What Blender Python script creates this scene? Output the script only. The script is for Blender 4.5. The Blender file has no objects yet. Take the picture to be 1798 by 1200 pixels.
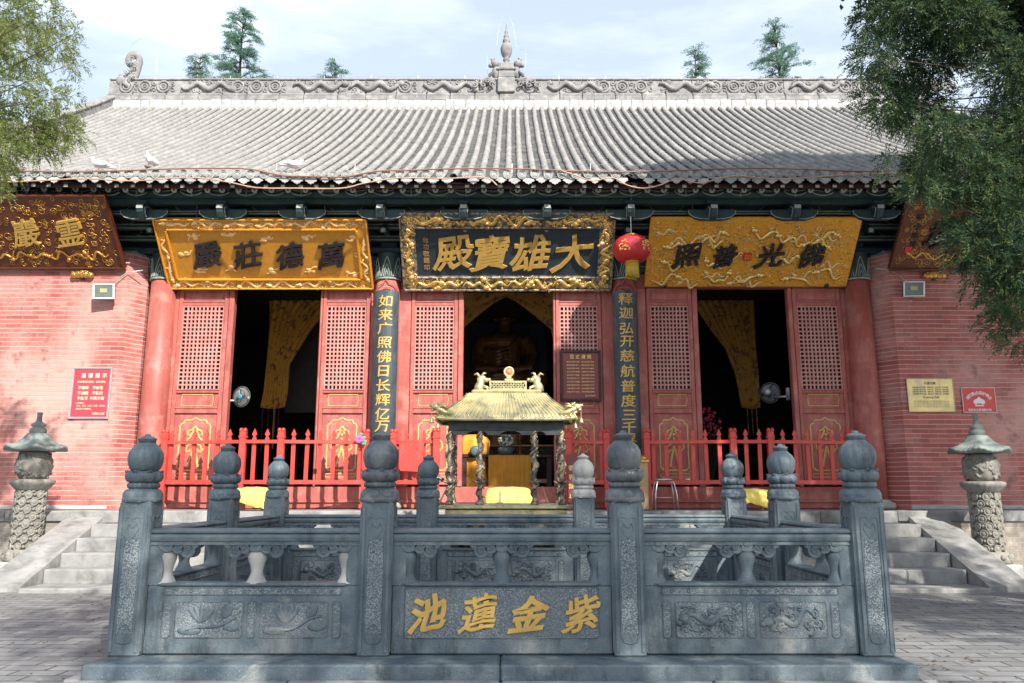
import bpy, bmesh, math, random
import numpy as np
from mathutils import Vector, Matrix
R = math.radians
SC = bpy.context.scene
COL = SC.collection
random.seed(7)

# ---------------------------------------------------------------- camera, sky, sun, exposure
F_PX, PITCH, CAM_Z = 1392.0, R(10.66), 1.3
cam = bpy.data.cameras.new('camera')
cam.sensor_width = 36.0
cam.lens = F_PX / 1798 * 36
cam.clip_start, cam.clip_end = 0.05, 3000
camo = bpy.data.objects.new('camera', cam)
camo.location = (0, 0, CAM_Z)
camo.rotation_euler = (math.pi / 2 + PITCH, 0, 0)
COL.objects.link(camo)
SC.camera = camo

SUN_EL, SUN_AZ = R(35.5), R(28)          # sun behind the camera, to the right
SV = Vector((math.sin(SUN_AZ) * math.cos(SUN_EL), -math.cos(SUN_AZ) * math.cos(SUN_EL), math.sin(SUN_EL)))
ld = bpy.data.lights.new('sun', 'SUN')
ld.energy, ld.angle, ld.color = 5.0, R(0.55), (1.0, 0.94, 0.86)
lo = bpy.data.objects.new('sun', ld)
lo.rotation_euler = SV.to_track_quat('Z', 'Y').to_euler()
lo.location = SV * 60
COL.objects.link(lo)

W = bpy.data.worlds.new('World')
SC.world = W
W.use_nodes = True
nt = W.node_tree
nt.nodes.clear()
wo = nt.nodes.new('ShaderNodeOutputWorld'); bg = nt.nodes.new('ShaderNodeBackground')
sky = nt.nodes.new('ShaderNodeTexSky'); sky.sky_type = 'NISHITA'; sky.sun_disc = False
sky.sun_elevation = SUN_EL
sky.sun_rotation = math.pi - SUN_AZ      # compass angle of the sun as seen from above
sky.air_density, sky.dust_density, sky.ozone_density = 1.0, 1.2, 1.0
bg.inputs['Strength'].default_value = 0.12
tc = nt.nodes.new('ShaderNodeTexCoord'); mp = nt.nodes.new('ShaderNodeMapping')
mp.inputs['Scale'].default_value = (0.8, 1.0, 3.2)
nz = nt.nodes.new('ShaderNodeTexNoise'); nz.inputs['Scale'].default_value = 2.6
nz.inputs['Detail'].default_value = 7; nz.inputs['Roughness'].default_value = 0.55
rp = nt.nodes.new('ShaderNodeValToRGB')
rp.color_ramp.elements[0].position = 0.42; rp.color_ramp.elements[0].color = (0.45, 0.45, 0.45, 1)
rp.color_ramp.elements[1].position = 0.66; rp.color_ramp.elements[1].color = (0.9, 0.9, 0.9, 1)
mx = nt.nodes.new('ShaderNodeMix'); mx.data_type = 'RGBA'
mx.inputs[7].default_value = (6.3, 6.9, 7.7, 1)
L = nt.links.new
L(tc.outputs['Generated'], mp.inputs['Vector']); L(mp.outputs[0], nz.inputs['Vector'])
L(nz.outputs['Fac'], rp.inputs[0]); L(rp.outputs[0], mx.inputs[0]); L(sky.outputs[0], mx.inputs[6])
L(mx.outputs[2], bg.inputs['Color']); L(bg.outputs[0], wo.inputs['Surface'])

SC.view_settings.view_transform = 'Standard'
SC.view_settings.look = 'None'
SC.view_settings.exposure = 0.80
SC.view_settings.gamma = 1.0
SC.render.film_transparent = False
SC.cycles.max_bounces = 7
SC.cycles.use_denoising = True

# ---------------------------------------------------------------- measuring helper (where a point of the place stands)
CT, ST = math.cos(PITCH), math.sin(PITCH)
def at(px, py, Y):
    v = (600 - py) / F_PX
    t = Y / (CT - v * ST)
    return ((px - 899) / F_PX * t, CAM_Z + t * (ST + v * CT))
def zat(py, Y): return at(899, py, Y)[1]
def xat(px, py, Y): return at(px, py, Y)[0]
XC = -0.09

# ---------------------------------------------------------------- objects
def tag(o, label=None, cat=None, group=None, kind=None):
    if label: o['label'] = label
    if cat: o['category'] = cat
    if group: o['group'] = group
    if kind: o['kind'] = kind
    return o
def empty(name, loc, label=None, cat=None, group=None, rot=(0, 0, 0), parent=None):
    o = bpy.data.objects.new(name, None)
    o.empty_display_size = 0.2
    COL.objects.link(o)
    o.location = loc; o.rotation_euler = rot
    if parent: o.parent = parent
    return tag(o, label, cat, group)
def kids(o): return [c for c in bpy.data.objects if c.parent == o]
def copy_tree(o, parent=None):
    c = o.copy(); COL.objects.link(c); c.parent = parent
    for ch in kids(o): copy_tree(ch, c)
    return c
def inst(src, name, parent, loc, rot=None, scale=None):
    c = bpy.data.objects.new(name, src.data); COL.objects.link(c)
    for m in src.modifiers:
        n = c.modifiers.new(m.name, m.type)
        if m.type == 'REMESH': n.mode = m.mode; n.voxel_size = m.voxel_size; n.use_smooth_shade = True
    c.parent = parent; c.location = loc
    if rot: c.rotation_euler = rot
    if scale: c.scale = scale
    return c

class MB:
    def __init__(s):
        s.v = []; s.f = []; s.m = []; s.mi = 0; s.sm = []; s.smooth = False
    def add(s, vs, fs):
        b = len(s.v)
        s.v.extend([tuple(p) for p in vs])
        for f in fs:
            s.f.append(tuple(i + b for i in f)); s.m.append(s.mi); s.sm.append(s.smooth)
        return b
    def box(s, x0, x1, y0, y1, z0, z1, c=0.0, T=None):
        if x0 > x1: x0, x1 = x1, x0
        if y0 > y1: y0, y1 = y1, y0
        if z0 > z1: z0, z1 = z1, z0
        c = min(c, (x1-x0)/2.2, (y1-y0)/2.2, (z1-z0)/2.2)
        if c <= 0:
            vs = [(x, y, z) for x in (x0, x1) for y in (y0, y1) for z in (z0, z1)]
            fs = [(0,1,3,2),(4,6,7,5),(0,4,5,1),(2,3,7,6),(0,2,6,4),(1,5,7,3)]
        else:
            vs = []; idx = {}
            X, Yy, Z = (x0, x1), (y0, y1), (z0, z1)
            sg = (1, -1)
            for i in (0, 1):
                for j in (0, 1):
                    for k in (0, 1):
                        idx[i,j,k,0] = len(vs); vs.append((X[i], Yy[j]+sg[j]*c, Z[k]+sg[k]*c))
                        idx[i,j,k,1] = len(vs); vs.append((X[i]+sg[i]*c, Yy[j], Z[k]+sg[k]*c))
                        idx[i,j,k,2] = len(vs); vs.append((X[i]+sg[i]*c, Yy[j]+sg[j]*c, Z[k]))
            fs = []
            q = lambda a, b, cc, d, ax: (idx[a+(ax,)], idx[b+(ax,)], idx[cc+(ax,)], idx[d+(ax,)])
            fs.append(q((0,0,0),(0,0,1),(0,1,1),(0,1,0),0)); fs.append(q((1,0,0),(1,1,0),(1,1,1),(1,0,1),0))
            fs.append(q((0,0,0),(1,0,0),(1,0,1),(0,0,1),1)); fs.append(q((0,1,0),(0,1,1),(1,1,1),(1,1,0),1))
            fs.append(q((0,0,0),(0,1,0),(1,1,0),(1,0,0),2)); fs.append(q((0,0,1),(1,0,1),(1,1,1),(0,1,1),2))
            for j in (0,1):
                for k in (0,1): fs.append((idx[0,j,k,1], idx[1,j,k,1], idx[1,j,k,2], idx[0,j,k,2]))
            for i in (0,1):
                for k in (0,1): fs.append((idx[i,0,k,0], idx[i,1,k,0], idx[i,1,k,2], idx[i,0,k,2]))
            for i in (0,1):
                for j in (0,1): fs.append((idx[i,j,0,0], idx[i,j,1,0], idx[i,j,1,1], idx[i,j,0,1]))
            for i in (0,1):
                for j in (0,1):
                    for k in (0,1): fs.append((idx[i,j,k,0], idx[i,j,k,1], idx[i,j,k,2]))
        if T is not None: vs = [T @ Vector(p) for p in vs]
        s.add(vs, fs)
    def bar(s, a, b, w, h, up=(0, 0, 1), c=0.0):
        a, b = Vector(a), Vector(b); d = b - a; ln = d.length; d.normalize()
        u = Vector(up); sx = d.cross(u)
        if sx.length < 1e-4: sx = d.cross(Vector((1, 0, 0)))
        sx.normalize(); u = sx.cross(d)
        M = Matrix((sx, d, u)).transposed().to_4x4(); M.translation = a
        s.box(-w/2, w/2, 0, ln, -h/2, h/2, c, M)
    def tube(s, pts, r, n=6, cap=True, flat=None):
        pts = [Vector(p) for p in pts]
        if len(pts) < 2: return
        rr = r if isinstance(r, (list, tuple)) else [r] * len(pts)
        up = Vector((0.13, 0.21, 0.97)); vs = []; prev = None
        for i, p in enumerate(pts):
            d = (pts[min(i+1, len(pts)-1)] - pts[max(i-1, 0)])
            if d.length < 1e-9: d = Vector((0, 0, 1))
            d.normalize()
            if prev is None:
                a = d.cross(up)
                if a.length < 1e-3: a = d.cross(Vector((1, 0, 0)))
            else: a = prev - d * prev.dot(d)
            if a.length < 1e-6: a = d.orthogonal()
            a.normalize(); prev = a; b = d.cross(a)
            for k in range(n):
                t = 2 * math.pi * k / n
                o = a * math.cos(t) * rr[i] + b * math.sin(t) * rr[i]
                if flat is not None: o.y *= flat
                vs.append(p + o)
        fs = []
        for i in range(len(pts) - 1):
            for k in range(n):
                k2 = (k + 1) % n
                fs.append((i*n+k, i*n+k2, (i+1)*n+k2, (i+1)*n+k))
        if cap:
            fs.append(tuple(range(n-1, -1, -1))); fs.append(tuple((len(pts)-1)*n + k for k in range(n)))
        s.add(vs, fs)
    def lathe(s, prof, c=(0, 0, 0), n=24, rf=None, zf=None, M=None):
        vs = []
        for (r, z) in prof:
            for k in range(n):
                t = 2 * math.pi * k / n
                r2 = r * (rf(t, z) if rf else 1.0); z2 = z + (zf(t, r, z) if zf else 0)
                vs.append(Vector((r2 * math.cos(t), r2 * math.sin(t), z2)))
        fs = []
        for i in range(len(prof) - 1):
            for k in range(n):
                k2 = (k + 1) % n
                fs.append((i*n+k, i*n+k2, (i+1)*n+k2, (i+1)*n+k))
        fs.append(tuple(range(n-1, -1, -1))); fs.append(tuple((len(prof)-1)*n + k for k in range(n)))
        c = Vector(c)
        vs = [(M @ p if M is not None else p) + c for p in vs]
        s.add(vs, fs)
    def ell(s, c, r, n=10, m=7, M=None):
        if not isinstance(r, (tuple, list)): r = (r, r, r)
        vs = [Vector((0, 0, -r[2]))]
        for i in range(1, m):
            ph = -math.pi/2 + math.pi * i / m
            for k in range(n):
                t = 2*math.pi*k/n
                vs.append(Vector((r[0]*math.cos(ph)*math.cos(t), r[1]*math.cos(ph)*math.sin(t), r[2]*math.sin(ph))))
        vs.append(Vector((0, 0, r[2])))
        fs = []
        for k in range(n):
            fs.append((0, 1+(k+1)%n, 1+k)); fs.append((len(vs)-1, 1+(m-2)*n+k, 1+(m-2)*n+(k+1)%n))
        for i in range(m-2):
            for k in range(n):
                fs.append((1+i*n+k, 1+i*n+(k+1)%n, 1+(i+1)*n+(k+1)%n, 1+(i+1)*n+k))
        c = Vector(c)
        s.add([(M @ p if M is not None else p) + c for p in vs], fs)
    def prism(s, poly, y0, y1, plane='xz'):
        n = len(poly)
        if plane == 'xz': vs = [(p[0], y0, p[1]) for p in poly] + [(p[0], y1, p[1]) for p in poly]
        elif plane == 'yz': vs = [(y0, p[0], p[1]) for p in poly] + [(y1, p[0], p[1]) for p in poly]
        else: vs = [(p[0], p[1], y0) for p in poly] + [(p[0], p[1], y1) for p in poly]
        fs = [tuple(range(n)), tuple(range(2*n-1, n-1, -1))]
        for i in range(n):
            j = (i+1) % n
            fs.append((i, i+n, j+n, j))
        s.add(vs, fs)
    def grid(s, P):      # P[i][j] points
        n, m = len(P), len(P[0])
        s.add([p for row in P for p in row], [(i*m+j, i*m+j+1, (i+1)*m+j+1, (i+1)*m+j) for i in range(n-1) for j in range(m-1)])
    def text(s, st, c, size, ax=(1, 0, 0), up=(0, 0, 1), off=0.0, ext=0.01, shear=0.0, rot=0.0, sx=1.0, wrap=None, rise=0.0):
        vs, fs = text_mesh(st, off, shear, wrap is not None)
        ax, up, c = Vector(ax), Vector(up), Vector(c); nrm = ax.cross(up)
        cr, sr = math.cos(rot), math.sin(rot)
        out = []
        for (x, y, z) in vs:
            y += rise*x + rise*0.35*math.sin(x*5.0); x += rise*0.5*math.sin(y*4.0+1)
            x *= sx; x, y = x*cr - y*sr, x*sr + y*cr
            x *= size; y *= size; z = z * ext
            if wrap:
                a = x / wrap
                out.append(c + Vector((math.sin(a)*(wrap+z), -math.cos(a)*(wrap+z)+wrap, 0)) + up * y)
            else: out.append(c + ax*x + up*y + nrm*z)
        s.add(out, fs)
    def build(s, name, mats, parent=None, world=False, flip=False, loc=None, bevel=None):
        me = bpy.data.meshes.new(name)
        vs = s.v
        o = bpy.data.objects.new(name, me)
        if world and parent is not None:
            q = parent.location; vs = [(a-q[0], b-q[1], c-q[2]) for a, b, c in vs]
        me.from_pydata(vs, [], s.f)
        if not isinstance(mats, (list, tuple)): mats = [mats]
        for m in mats: me.materials.append(m)
        me.polygons.foreach_set('material_index', s.m)
        me.polygons.foreach_set('use_smooth', s.sm)
        me.validate(verbose=False)
        me.update()
        COL.objects.link(o)
        if parent is not None: o.parent = parent
        if loc: o.location = loc
        return o
def remesh(o, vox):
    m = o.modifiers.new('remesh', 'REMESH'); m.mode = 'VOXEL'; m.voxel_size = vox; m.use_smooth_shade = True
    return o

_tc = {}
def text_mesh(st, off, shear, fine=False):
    key = (st, round(off, 4), round(shear, 3), fine)
    if key in _tc: return _tc[key]
    c = bpy.data.curves.new('t', 'FONT'); c.body = st; c.bevel_depth = off; c.bevel_resolution = 0; c.shear = shear
    c.extrude = 0.5; c.resolution_u = 3 if len(st) < 3 else 1; c.align_x = 'CENTER'
    o = bpy.data.objects.new('t', c); COL.objects.link(o)
    dg = bpy.context.evaluated_depsgraph_get(); dg.update()
    me = bpy.data.meshes.new_from_object(o.evaluated_get(dg))
    if fine:
        bm_ = bmesh.new(); bm_.from_mesh(me); bmesh.ops.triangulate(bm_, faces=bm_.faces[:])
        for _ in range(3):
            ed = [q for q in bm_.edges if q.calc_length() > 0.13]
            if ed: bmesh.ops.subdivide_edges(bm_, edges=ed, cuts=1); bmesh.ops.triangulate(bm_, faces=bm_.faces[:])
        bm_.to_mesh(me); bm_.free()
    vs = np.array([tuple(v.co) for v in me.vertices]); fs = [tuple(p.vertices) for p in me.polygons]
    if len(vs):
        vs[:, 2] = (vs[:, 2]-vs[:, 2].min())/max(1e-6, np.ptp(vs[:, 2]))
        mid = (vs[:, 1].max() + vs[:, 1].min()) / 2
        xm = (vs[:, 0].max() + vs[:, 0].min()) / 2
        vs[:, 1] -= mid; vs[:, 0] -= xm
    _tc[key] = ([tuple(v) for v in vs], fs)
    bpy.data.objects.remove(o); bpy.data.curves.remove(c); bpy.data.meshes.remove(me)
    return _tc[key]

# ---------------------------------------------------------------- materials
def nodes(m):
    m.use_nodes = True; t = m.node_tree; return t, t.nodes['Principled BSDF']
def N(t, kind, **kw):
    n = t.nodes.new(kind)
    for k, v in kw.items(): setattr(n, k, v)
    return n
def mixc(t, fac, a, b, blend='MIX'):
    n = N(t, 'ShaderNodeMix', data_type='RGBA', blend_type=blend)
    for i, x in ((0, fac), (6, a), (7, b)):
        if hasattr(x, 'is_output') or isinstance(x, bpy.types.NodeSocket): t.links.new(x, n.inputs[i])
        elif i == 0: n.inputs[0].default_value = x
        else: n.inputs[i].default_value = (*x, 1) if len(x) == 3 else x
    return n.outputs[2]
def noise(t, vec, scale, detail=4, rough=0.55, dist=0.0):
    n = N(t, 'ShaderNodeTexNoise'); n.inputs['Scale'].default_value = scale
    n.inputs['Detail'].default_value = detail; n.inputs['Roughness'].default_value = rough
    n.inputs['Distortion'].default_value = dist
    if vec is not None: t.links.new(vec, n.inputs['Vector'])
    return n.outputs['Fac']
def ramp(t, x, p0, p1, c0=(0, 0, 0), c1=(1, 1, 1)):
    n = N(t, 'ShaderNodeValToRGB'); e = n.color_ramp.elements
    e[0].position, e[1].position = p0, p1; e[0].color = (*c0, 1); e[1].color = (*c1, 1)
    t.links.new(x, n.inputs[0]); return n.outputs[0]
def bump(t, b, h, strength, dist=0.02, prev=None):
    n = N(t, 'ShaderNodeBump'); n.inputs['Strength'].default_value = strength; n.inputs['Distance'].default_value = dist
    t.links.new(h, n.inputs['Height'])
    if prev is not None: t.links.new(prev, n.inputs['Normal'])
    t.links.new(n.outputs[0], b.inputs['Normal']); return n.outputs[0]
def coord(t, scale=(1, 1, 1), rot=(0, 0, 0), kind='Object'):
    c = N(t, 'ShaderNodeTexCoord'); m = N(t, 'ShaderNodeMapping')
    m.inputs['Scale'].default_value = scale; m.inputs['Rotation'].default_value = rot
    t.links.new(c.outputs[kind], m.inputs['Vector']); return m.outputs[0]
def simple(name, c1, c2=None, scale=6, rough=0.6, bmp=0.3, bscale=40, metal=0.0, dist=0.004, stain=None, sp=0.5, stain_scale=1.3, streak=1.0, lo=0.35, hi=0.65):
    m = bpy.data.materials.new(name); t, b = nodes(m)
    v = coord(t, (1, 1, streak))
    c2 = c2 or tuple(x*0.7 for x in c1)
    col = mixc(t, ramp(t, noise(t, v, scale, 6, 0.6), lo, hi), c1, c2)
    if stain:
        col = mixc(t, ramp(t, noise(t, v, stain_scale, 8, 0.65, 0.4), 0.5, 0.72), col, stain)
    t.links.new(col, b.inputs['Base Color'])
    rr = ramp(t, noise(t, v, scale*1.7, 4), 0.3, 0.7, (rough*0.8,)*3, (min(1, rough*1.2),)*3)
    t.links.new(rr, b.inputs['Roughness'])
    b.inputs['Metallic'].default_value = metal
    b.inputs['Specular IOR Level'].default_value = sp
    if bmp: bump(t, b, noise(t, v, bscale, 6, 0.65), bmp, dist)
    return m

M = {}
def weathered_stone():
    m = bpy.data.materials.new('blue_grey_stone'); t, b = nodes(m); v = coord(t); vs_ = coord(t, (1, 1, 0.18))
    col = mixc(t, ramp(t, noise(t, v, 2.6, 9, 0.68, 0.3), 0.36, 0.62), (0.068, 0.098, 0.122), (0.14, 0.175, 0.19))
    col = mixc(t, ramp(t, noise(t, vs_, 7, 8, 0.7), 0.52, 0.68), col, (0.05, 0.066, 0.078))
    col = mixc(t, ramp(t, noise(t, v, 1.5, 10, 0.72, 0.6), 0.54, 0.68), col, (0.27, 0.28, 0.265))
    col = mixc(t, ramp(t, noise(t, v, 90, 3, 0.7), 0.62, 0.72), col, (0.30, 0.32, 0.31))
    t.links.new(col, b.inputs['Base Color'])
    t.links.new(ramp(t, noise(t, v, 4, 6), 0.35, 0.65, (0.38,)*3, (0.75,)*3), b.inputs['Roughness'])
    p = bump(t, b, noise(t, v, 70, 6, 0.7), 0.8, 0.005); bump(t, b, noise(t, v, 12, 6, 0.7), 0.6, 0.012, p); return m
M['stone'] = weathered_stone()
M['stone_dark'] = simple('handled_dark_stone', (0.055, 0.065, 0.075), (0.15, 0.165, 0.175), 4, 0.32, 0.3, 60, dist=0.003, stain=(0.2, 0.21, 0.21), stain_scale=5)
M['stone_pale'] = simple('pale_weathered_stone', (0.47, 0.46, 0.43), (0.33, 0.33, 0.32), 4, 0.8, 0.5, 50, dist=0.005, stain=(0.22, 0.21, 0.19), stain_scale=2.2)
M['stone_step'] = simple('step_stone', (0.33, 0.325, 0.31), (0.21, 0.21, 0.208), 3, 0.8, 0.6, 45, dist=0.007, stain=(0.12, 0.118, 0.11), stain_scale=3.2)
M['stone_carved'] = simple('carved_old_stone', (0.29, 0.275, 0.24), (0.17, 0.165, 0.145), 7, 0.85, 0.8, 45, dist=0.012, stain=(0.14, 0.135, 0.12), stain_scale=3)
M['stone_cap'] = simple('green_grey_stone', (0.22, 0.255, 0.235), (0.14, 0.165, 0.16), 5, 0.7, 0.4, 50, stain=(0.3, 0.31, 0.28), stain_scale=3)
def stipple():
    m = bpy.data.materials.new('pecked_stone'); t, b = nodes(m); v = coord(t)
    vo = N(t, 'ShaderNodeTexVoronoi'); vo.inputs['Scale'].default_value = 85; t.links.new(v, vo.inputs['Vector'])
    f = noise(t, v, 95, 4, 0.7)
    a = N(t, 'ShaderNodeMath', operation='MULTIPLY'); t.links.new(vo.outputs['Distance'], a.inputs[0]); t.links.new(f, a.inputs[1])
    col = mixc(t, ramp(t, f, 0.47, 0.6), (0.085, 0.112, 0.13), (0.31, 0.35, 0.36))
    col = mixc(t, ramp(t, noise(t, v, 1.7, 6), 0.4, 0.7), col, (0.17, 0.19, 0.2))
    t.links.new(col, b.inputs['Base Color']); b.inputs['Roughness'].default_value = 0.8
    bump(t, b, a.outputs[0], 1.0, 0.012); return m
M['stipple'] = stipple()
def red_paint(name, c1, c2, c3, rough=0.55):
    m = bpy.data.materials.new(name); t, b = nodes(m); v = coord(t, (1, 1, 0.25)); v2 = coord(t)
    col = mixc(t, ramp(t, noise(t, v, 9, 7, 0.65), 0.35, 0.7), c1, c2)
    col = mixc(t, ramp(t, noise(t, v2, 2.3, 8, 0.7), 0.5, 0.75), col, c3)
    col = mixc(t, ramp(t, noise(t, v2, 34, 5, 0.7), 0.66, 0.7), col, (0.5, 0.36, 0.32))
    t.links.new(col, b.inputs['Base Color']); b.inputs['Roughness'].default_value = rough
    bump(t, b, noise(t, v, 45, 5, 0.7), 0.35, 0.003); return m
M['red'] = red_paint('faded_red_wood', (0.41, 0.11, 0.088), (0.27, 0.065, 0.052), (0.50, 0.23, 0.19))
M['red_lattice'] = red_paint('pale_red_lattice', (0.50, 0.235, 0.20), (0.42, 0.17, 0.145), (0.55, 0.33, 0.29))  # lattice tone paler and pinker than the door frames
M['red_fence'] = red_paint('bright_red_paint', (0.58, 0.055, 0.04), (0.48, 0.04, 0.03), (0.60, 0.12, 0.09), 0.42)
M['red_dark'] = red_paint('shade_dark_red_wood', (0.045, 0.013, 0.013), (0.03, 0.01, 0.01), (0.06, 0.022, 0.02))  # dark red wood, darkened further to paint in the eave shade
M['red_board'] = red_paint('maroon_board', (0.20, 0.03, 0.03), (0.17, 0.026, 0.026), (0.23, 0.045, 0.04), 0.35)
def brickwall():
    m = bpy.data.materials.new('red_washed_brick'); t, b = nodes(m)
    c = N(t, 'ShaderNodeTexCoord'); sp = N(t, 'ShaderNodeSeparateXYZ'); cb = N(t, 'ShaderNodeCombineXYZ')
    t.links.new(c.outputs['Object'], sp.inputs[0])
    ad = N(t, 'ShaderNodeMath', operation='ADD'); t.links.new(sp.outputs[0], ad.inputs[0]); t.links.new(sp.outputs[1], ad.inputs[1])
    wv = noise(t, c.outputs['Object'], 1.6, 3)
    wm = N(t, 'ShaderNodeMath', operation='MULTIPLY_ADD'); wm.inputs[1].default_value = 0.028
    t.links.new(wv, wm.inputs[0]); t.links.new(sp.outputs[2], wm.inputs[2])
    t.links.new(ad.outputs[0], cb.inputs[0]); t.links.new(wm.outputs[0], cb.inputs[1])
    br = N(t, 'ShaderNodeTexBrick'); t.links.new(cb.outputs[0], br.inputs['Vector'])
    br.inputs['Scale'].default_value = 1.0; br.inputs['Brick Width'].default_value = 0.30; br.inputs['Row Height'].default_value = 0.083
    br.inputs['Mortar Size'].default_value = 0.0035; br.inputs['Mortar Smooth'].default_value = 0.6; br.inputs['Bias'].default_value = -0.1
    br.inputs['Color1'].default_value = (0.43, 0.125, 0.105, 1); br.inputs['Color2'].default_value = (0.27, 0.066, 0.055, 1)
    br.inputs['Mortar'].default_value = (0.52, 0.27, 0.24, 1)
    v = coord(t)
    v = coord(t)
    dv = N(t, 'ShaderNodeMath', operation='DIVIDE'); dv.inputs[1].default_value = 0.083; t.links.new(wm.outputs[0], dv.inputs[0])
    fr = N(t, 'ShaderNodeMath', operation='PINGPONG'); fr.inputs[1].default_value = 0.5; t.links.new(dv.outputs[0], fr.inputs[0])
    hl = ramp(t, fr.outputs[0], 0.045, 0.085, (1, 1, 1), (0, 0, 0))
    hm = N(t, 'ShaderNodeMath', operation='MULTIPLY'); t.links.new(hl, hm.inputs[0]); t.links.new(ramp(t, noise(t, v, 3.5, 5), 0.3, 0.6, (0.4,)*3, (1,)*3), hm.inputs[1])
    col = mixc(t, hm.outputs[0], br.outputs['Color'], (0.74, 0.56, 0.50))
    col = mixc(t, ramp(t, noise(t, v, 0.7, 10, 0.7), 0.44, 0.60, (0, 0, 0), (.65,)*3), col, (0.62, 0.37, 0.32))
    col = mixc(t, ramp(t, noise(t, v, 2.8, 10, 0.72), 0.55, 0.66, (0, 0, 0), (.8,)*3), col, (0.23, 0.085, 0.075))
    col = mixc(t, ramp(t, noise(t, v, 9.0, 9, 0.72, 0.5), 0.66, 0.70), col, (0.66, 0.56, 0.52))
    t.links.new(col, b.inputs['Base Color']); b.inputs['Roughness'].default_value = 0.75
    inv = N(t, 'ShaderNodeMath', operation='SUBTRACT'); inv.inputs[0].default_value = 1; t.links.new(hl, inv.inputs[1])
    p = bump(t, b, inv.outputs[0], 0.75, 0.012)
    bump(t, b, noise(t, v, 30, 6, 0.7), 0.5, 0.006, p); return m
M['brick'] = brickwall()
def greybrick(name, w, h, c1, c2, mort, ms, rot=0.0, plane='xz', bdist=0.01, wear=None):
    m = bpy.data.materials.new(name); t, b = nodes(m)
    c = coord(t, rot=(0, 0, rot))
    sp = N(t, 'ShaderNodeSeparateXYZ'); cb = N(t, 'ShaderNodeCombineXYZ'); t.links.new(c, sp.inputs[0])
    wv = noise(t, c, 1.1, 3); wm = N(t, 'ShaderNodeMath', operation='MULTIPLY_ADD'); wm.inputs[1].default_value = 0.03
    t.links.new(wv, wm.inputs[0]); t.links.new(sp.outputs[2 if plane == 'xz' else 1], wm.inputs[2])
    t.links.new(sp.outputs[0], cb.inputs[0]); t.links.new(wm.outputs[0], cb.inputs[1])
    br = N(t, 'ShaderNodeTexBrick'); t.links.new(cb.outputs[0], br.inputs['Vector'])
    br.inputs['Scale'].default_value = 1.0; br.inputs['Brick Width'].default_value = w; br.inputs['Row Height'].default_value = h
    br.inputs['Mortar Size'].default_value = ms; br.inputs['Mortar Smooth'].default_value = 0.35
    br.inputs['Color1'].default_value = (*c1, 1); br.inputs['Color2'].default_value = (*c2, 1); br.inputs['Mortar'].default_value = (*mort, 1)
    v = coord(t)
    col = mixc(t, ramp(t, noise(t, v, 1.2, 8, 0.65), 0.42, 0.7), br.outputs['Color'], tuple((a+b_)/2*0.72 for a, b_ in zip(c1, c2)))
    col = mixc(t, ramp(t, noise(t, v, 7, 8, 0.7), 0.56, 0.72), col, wear or tuple(min(1, a*1.35) for a in c1))
    t.links.new(col, b.inputs['Base Color']); b.inputs['Roughness'].default_value = 0.78
    inv = N(t, 'ShaderNodeMath', operation='SUBTRACT'); inv.inputs[0].default_value = 1; t.links.new(br.outputs['Fac'], inv.inputs[1])
    p = bump(t, b, inv.outputs[0], 0.8, bdist); bump(t, b, noise(t, v, 26, 6, 0.7), 0.5, 0.006, p); return m
M['paving'] = greybrick('grey_paving_brick', 0.36, 0.165, (0.25, 0.25, 0.248), (0.155, 0.158, 0.16), (0.04, 0.045, 0.045), 0.010, R(1.5), 'xy', 0.02)
M['terrace_brick'] = greybrick('old_terrace_brick', 0.30, 0.075, (0.34, 0.30, 0.25), (0.22, 0.20, 0.17), (0.42, 0.39, 0.34), 0.006)
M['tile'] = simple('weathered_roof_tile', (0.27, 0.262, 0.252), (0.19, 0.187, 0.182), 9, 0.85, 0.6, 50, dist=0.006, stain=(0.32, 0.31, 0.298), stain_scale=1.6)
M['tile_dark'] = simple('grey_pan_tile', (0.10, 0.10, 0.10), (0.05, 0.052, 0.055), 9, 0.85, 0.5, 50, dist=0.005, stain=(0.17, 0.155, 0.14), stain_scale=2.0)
M['tile_end'] = simple('round_tile_end', (0.36, 0.36, 0.35), (0.24, 0.245, 0.25), 14, 0.8, 0.5, 60, stain=(0.5, 0.49, 0.47), stain_scale=5)
M['lime'] = simple('white_lime_plaster', (0.46, 0.455, 0.44), (0.28, 0.28, 0.275), 6, 0.9, 0.6, 25, dist=0.01, stain=(0.36, 0.37, 0.36), stain_scale=3.5)
M['ridge'] = simple('grey_ridge_clay', (0.25, 0.245, 0.24), (0.16, 0.16, 0.16), 6, 0.85, 0.6, 40, dist=0.008, stain=(0.38, 0.365, 0.35), stain_scale=2.6)
def gold(name, c, rough, metal=0.85, bs=60, bd=0.004):
    return simple(name, c, tuple(x*0.78 for x in c), 18, rough, 0.5, bs, metal, bd, sp=0.5)
M['gold'] = gold('bright_gilding', (0.95, 0.66, 0.22), 0.28, 0.7)
M['gold_red'] = gold('brown_lacquer', (0.14, 0.04, 0.014), 0.3, 0.2)
M['gold_line'] = gold('dull_gilding', (0.70, 0.40, 0.10), 0.36, 0.8)
M['gold_field'] = simple('gold_lacquer_field', (0.86, 0.40, 0.03), (0.64, 0.27, 0.02), 30, 0.34, 0.8, 60, 0.2, 0.010)
M['gold_field2'] = simple('ochre_lacquer_field', (0.60, 0.28, 0.03), (0.50, 0.22, 0.02), 12, 0.42, 0.2, 60, 0.1, 0.003)
M['gold_paint'] = simple('gold_letter_paint', (0.62, 0.40, 0.11), (0.55, 0.33, 0.07), 12, 0.45, 0.1, 60, 0.25)
M['ochre_letter'] = simple('ochre_letter_paint', (0.44, 0.26, 0.075), (0.33, 0.2, 0.06), 9, 0.55, 0.3, 60, 0.1)
M['pale_gold'] = simple('pale_gold_leaf', (0.88, 0.62, 0.28), (0.8, 0.48, 0.18), 12, 0.35, 0.2, 60, 0.12)
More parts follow.
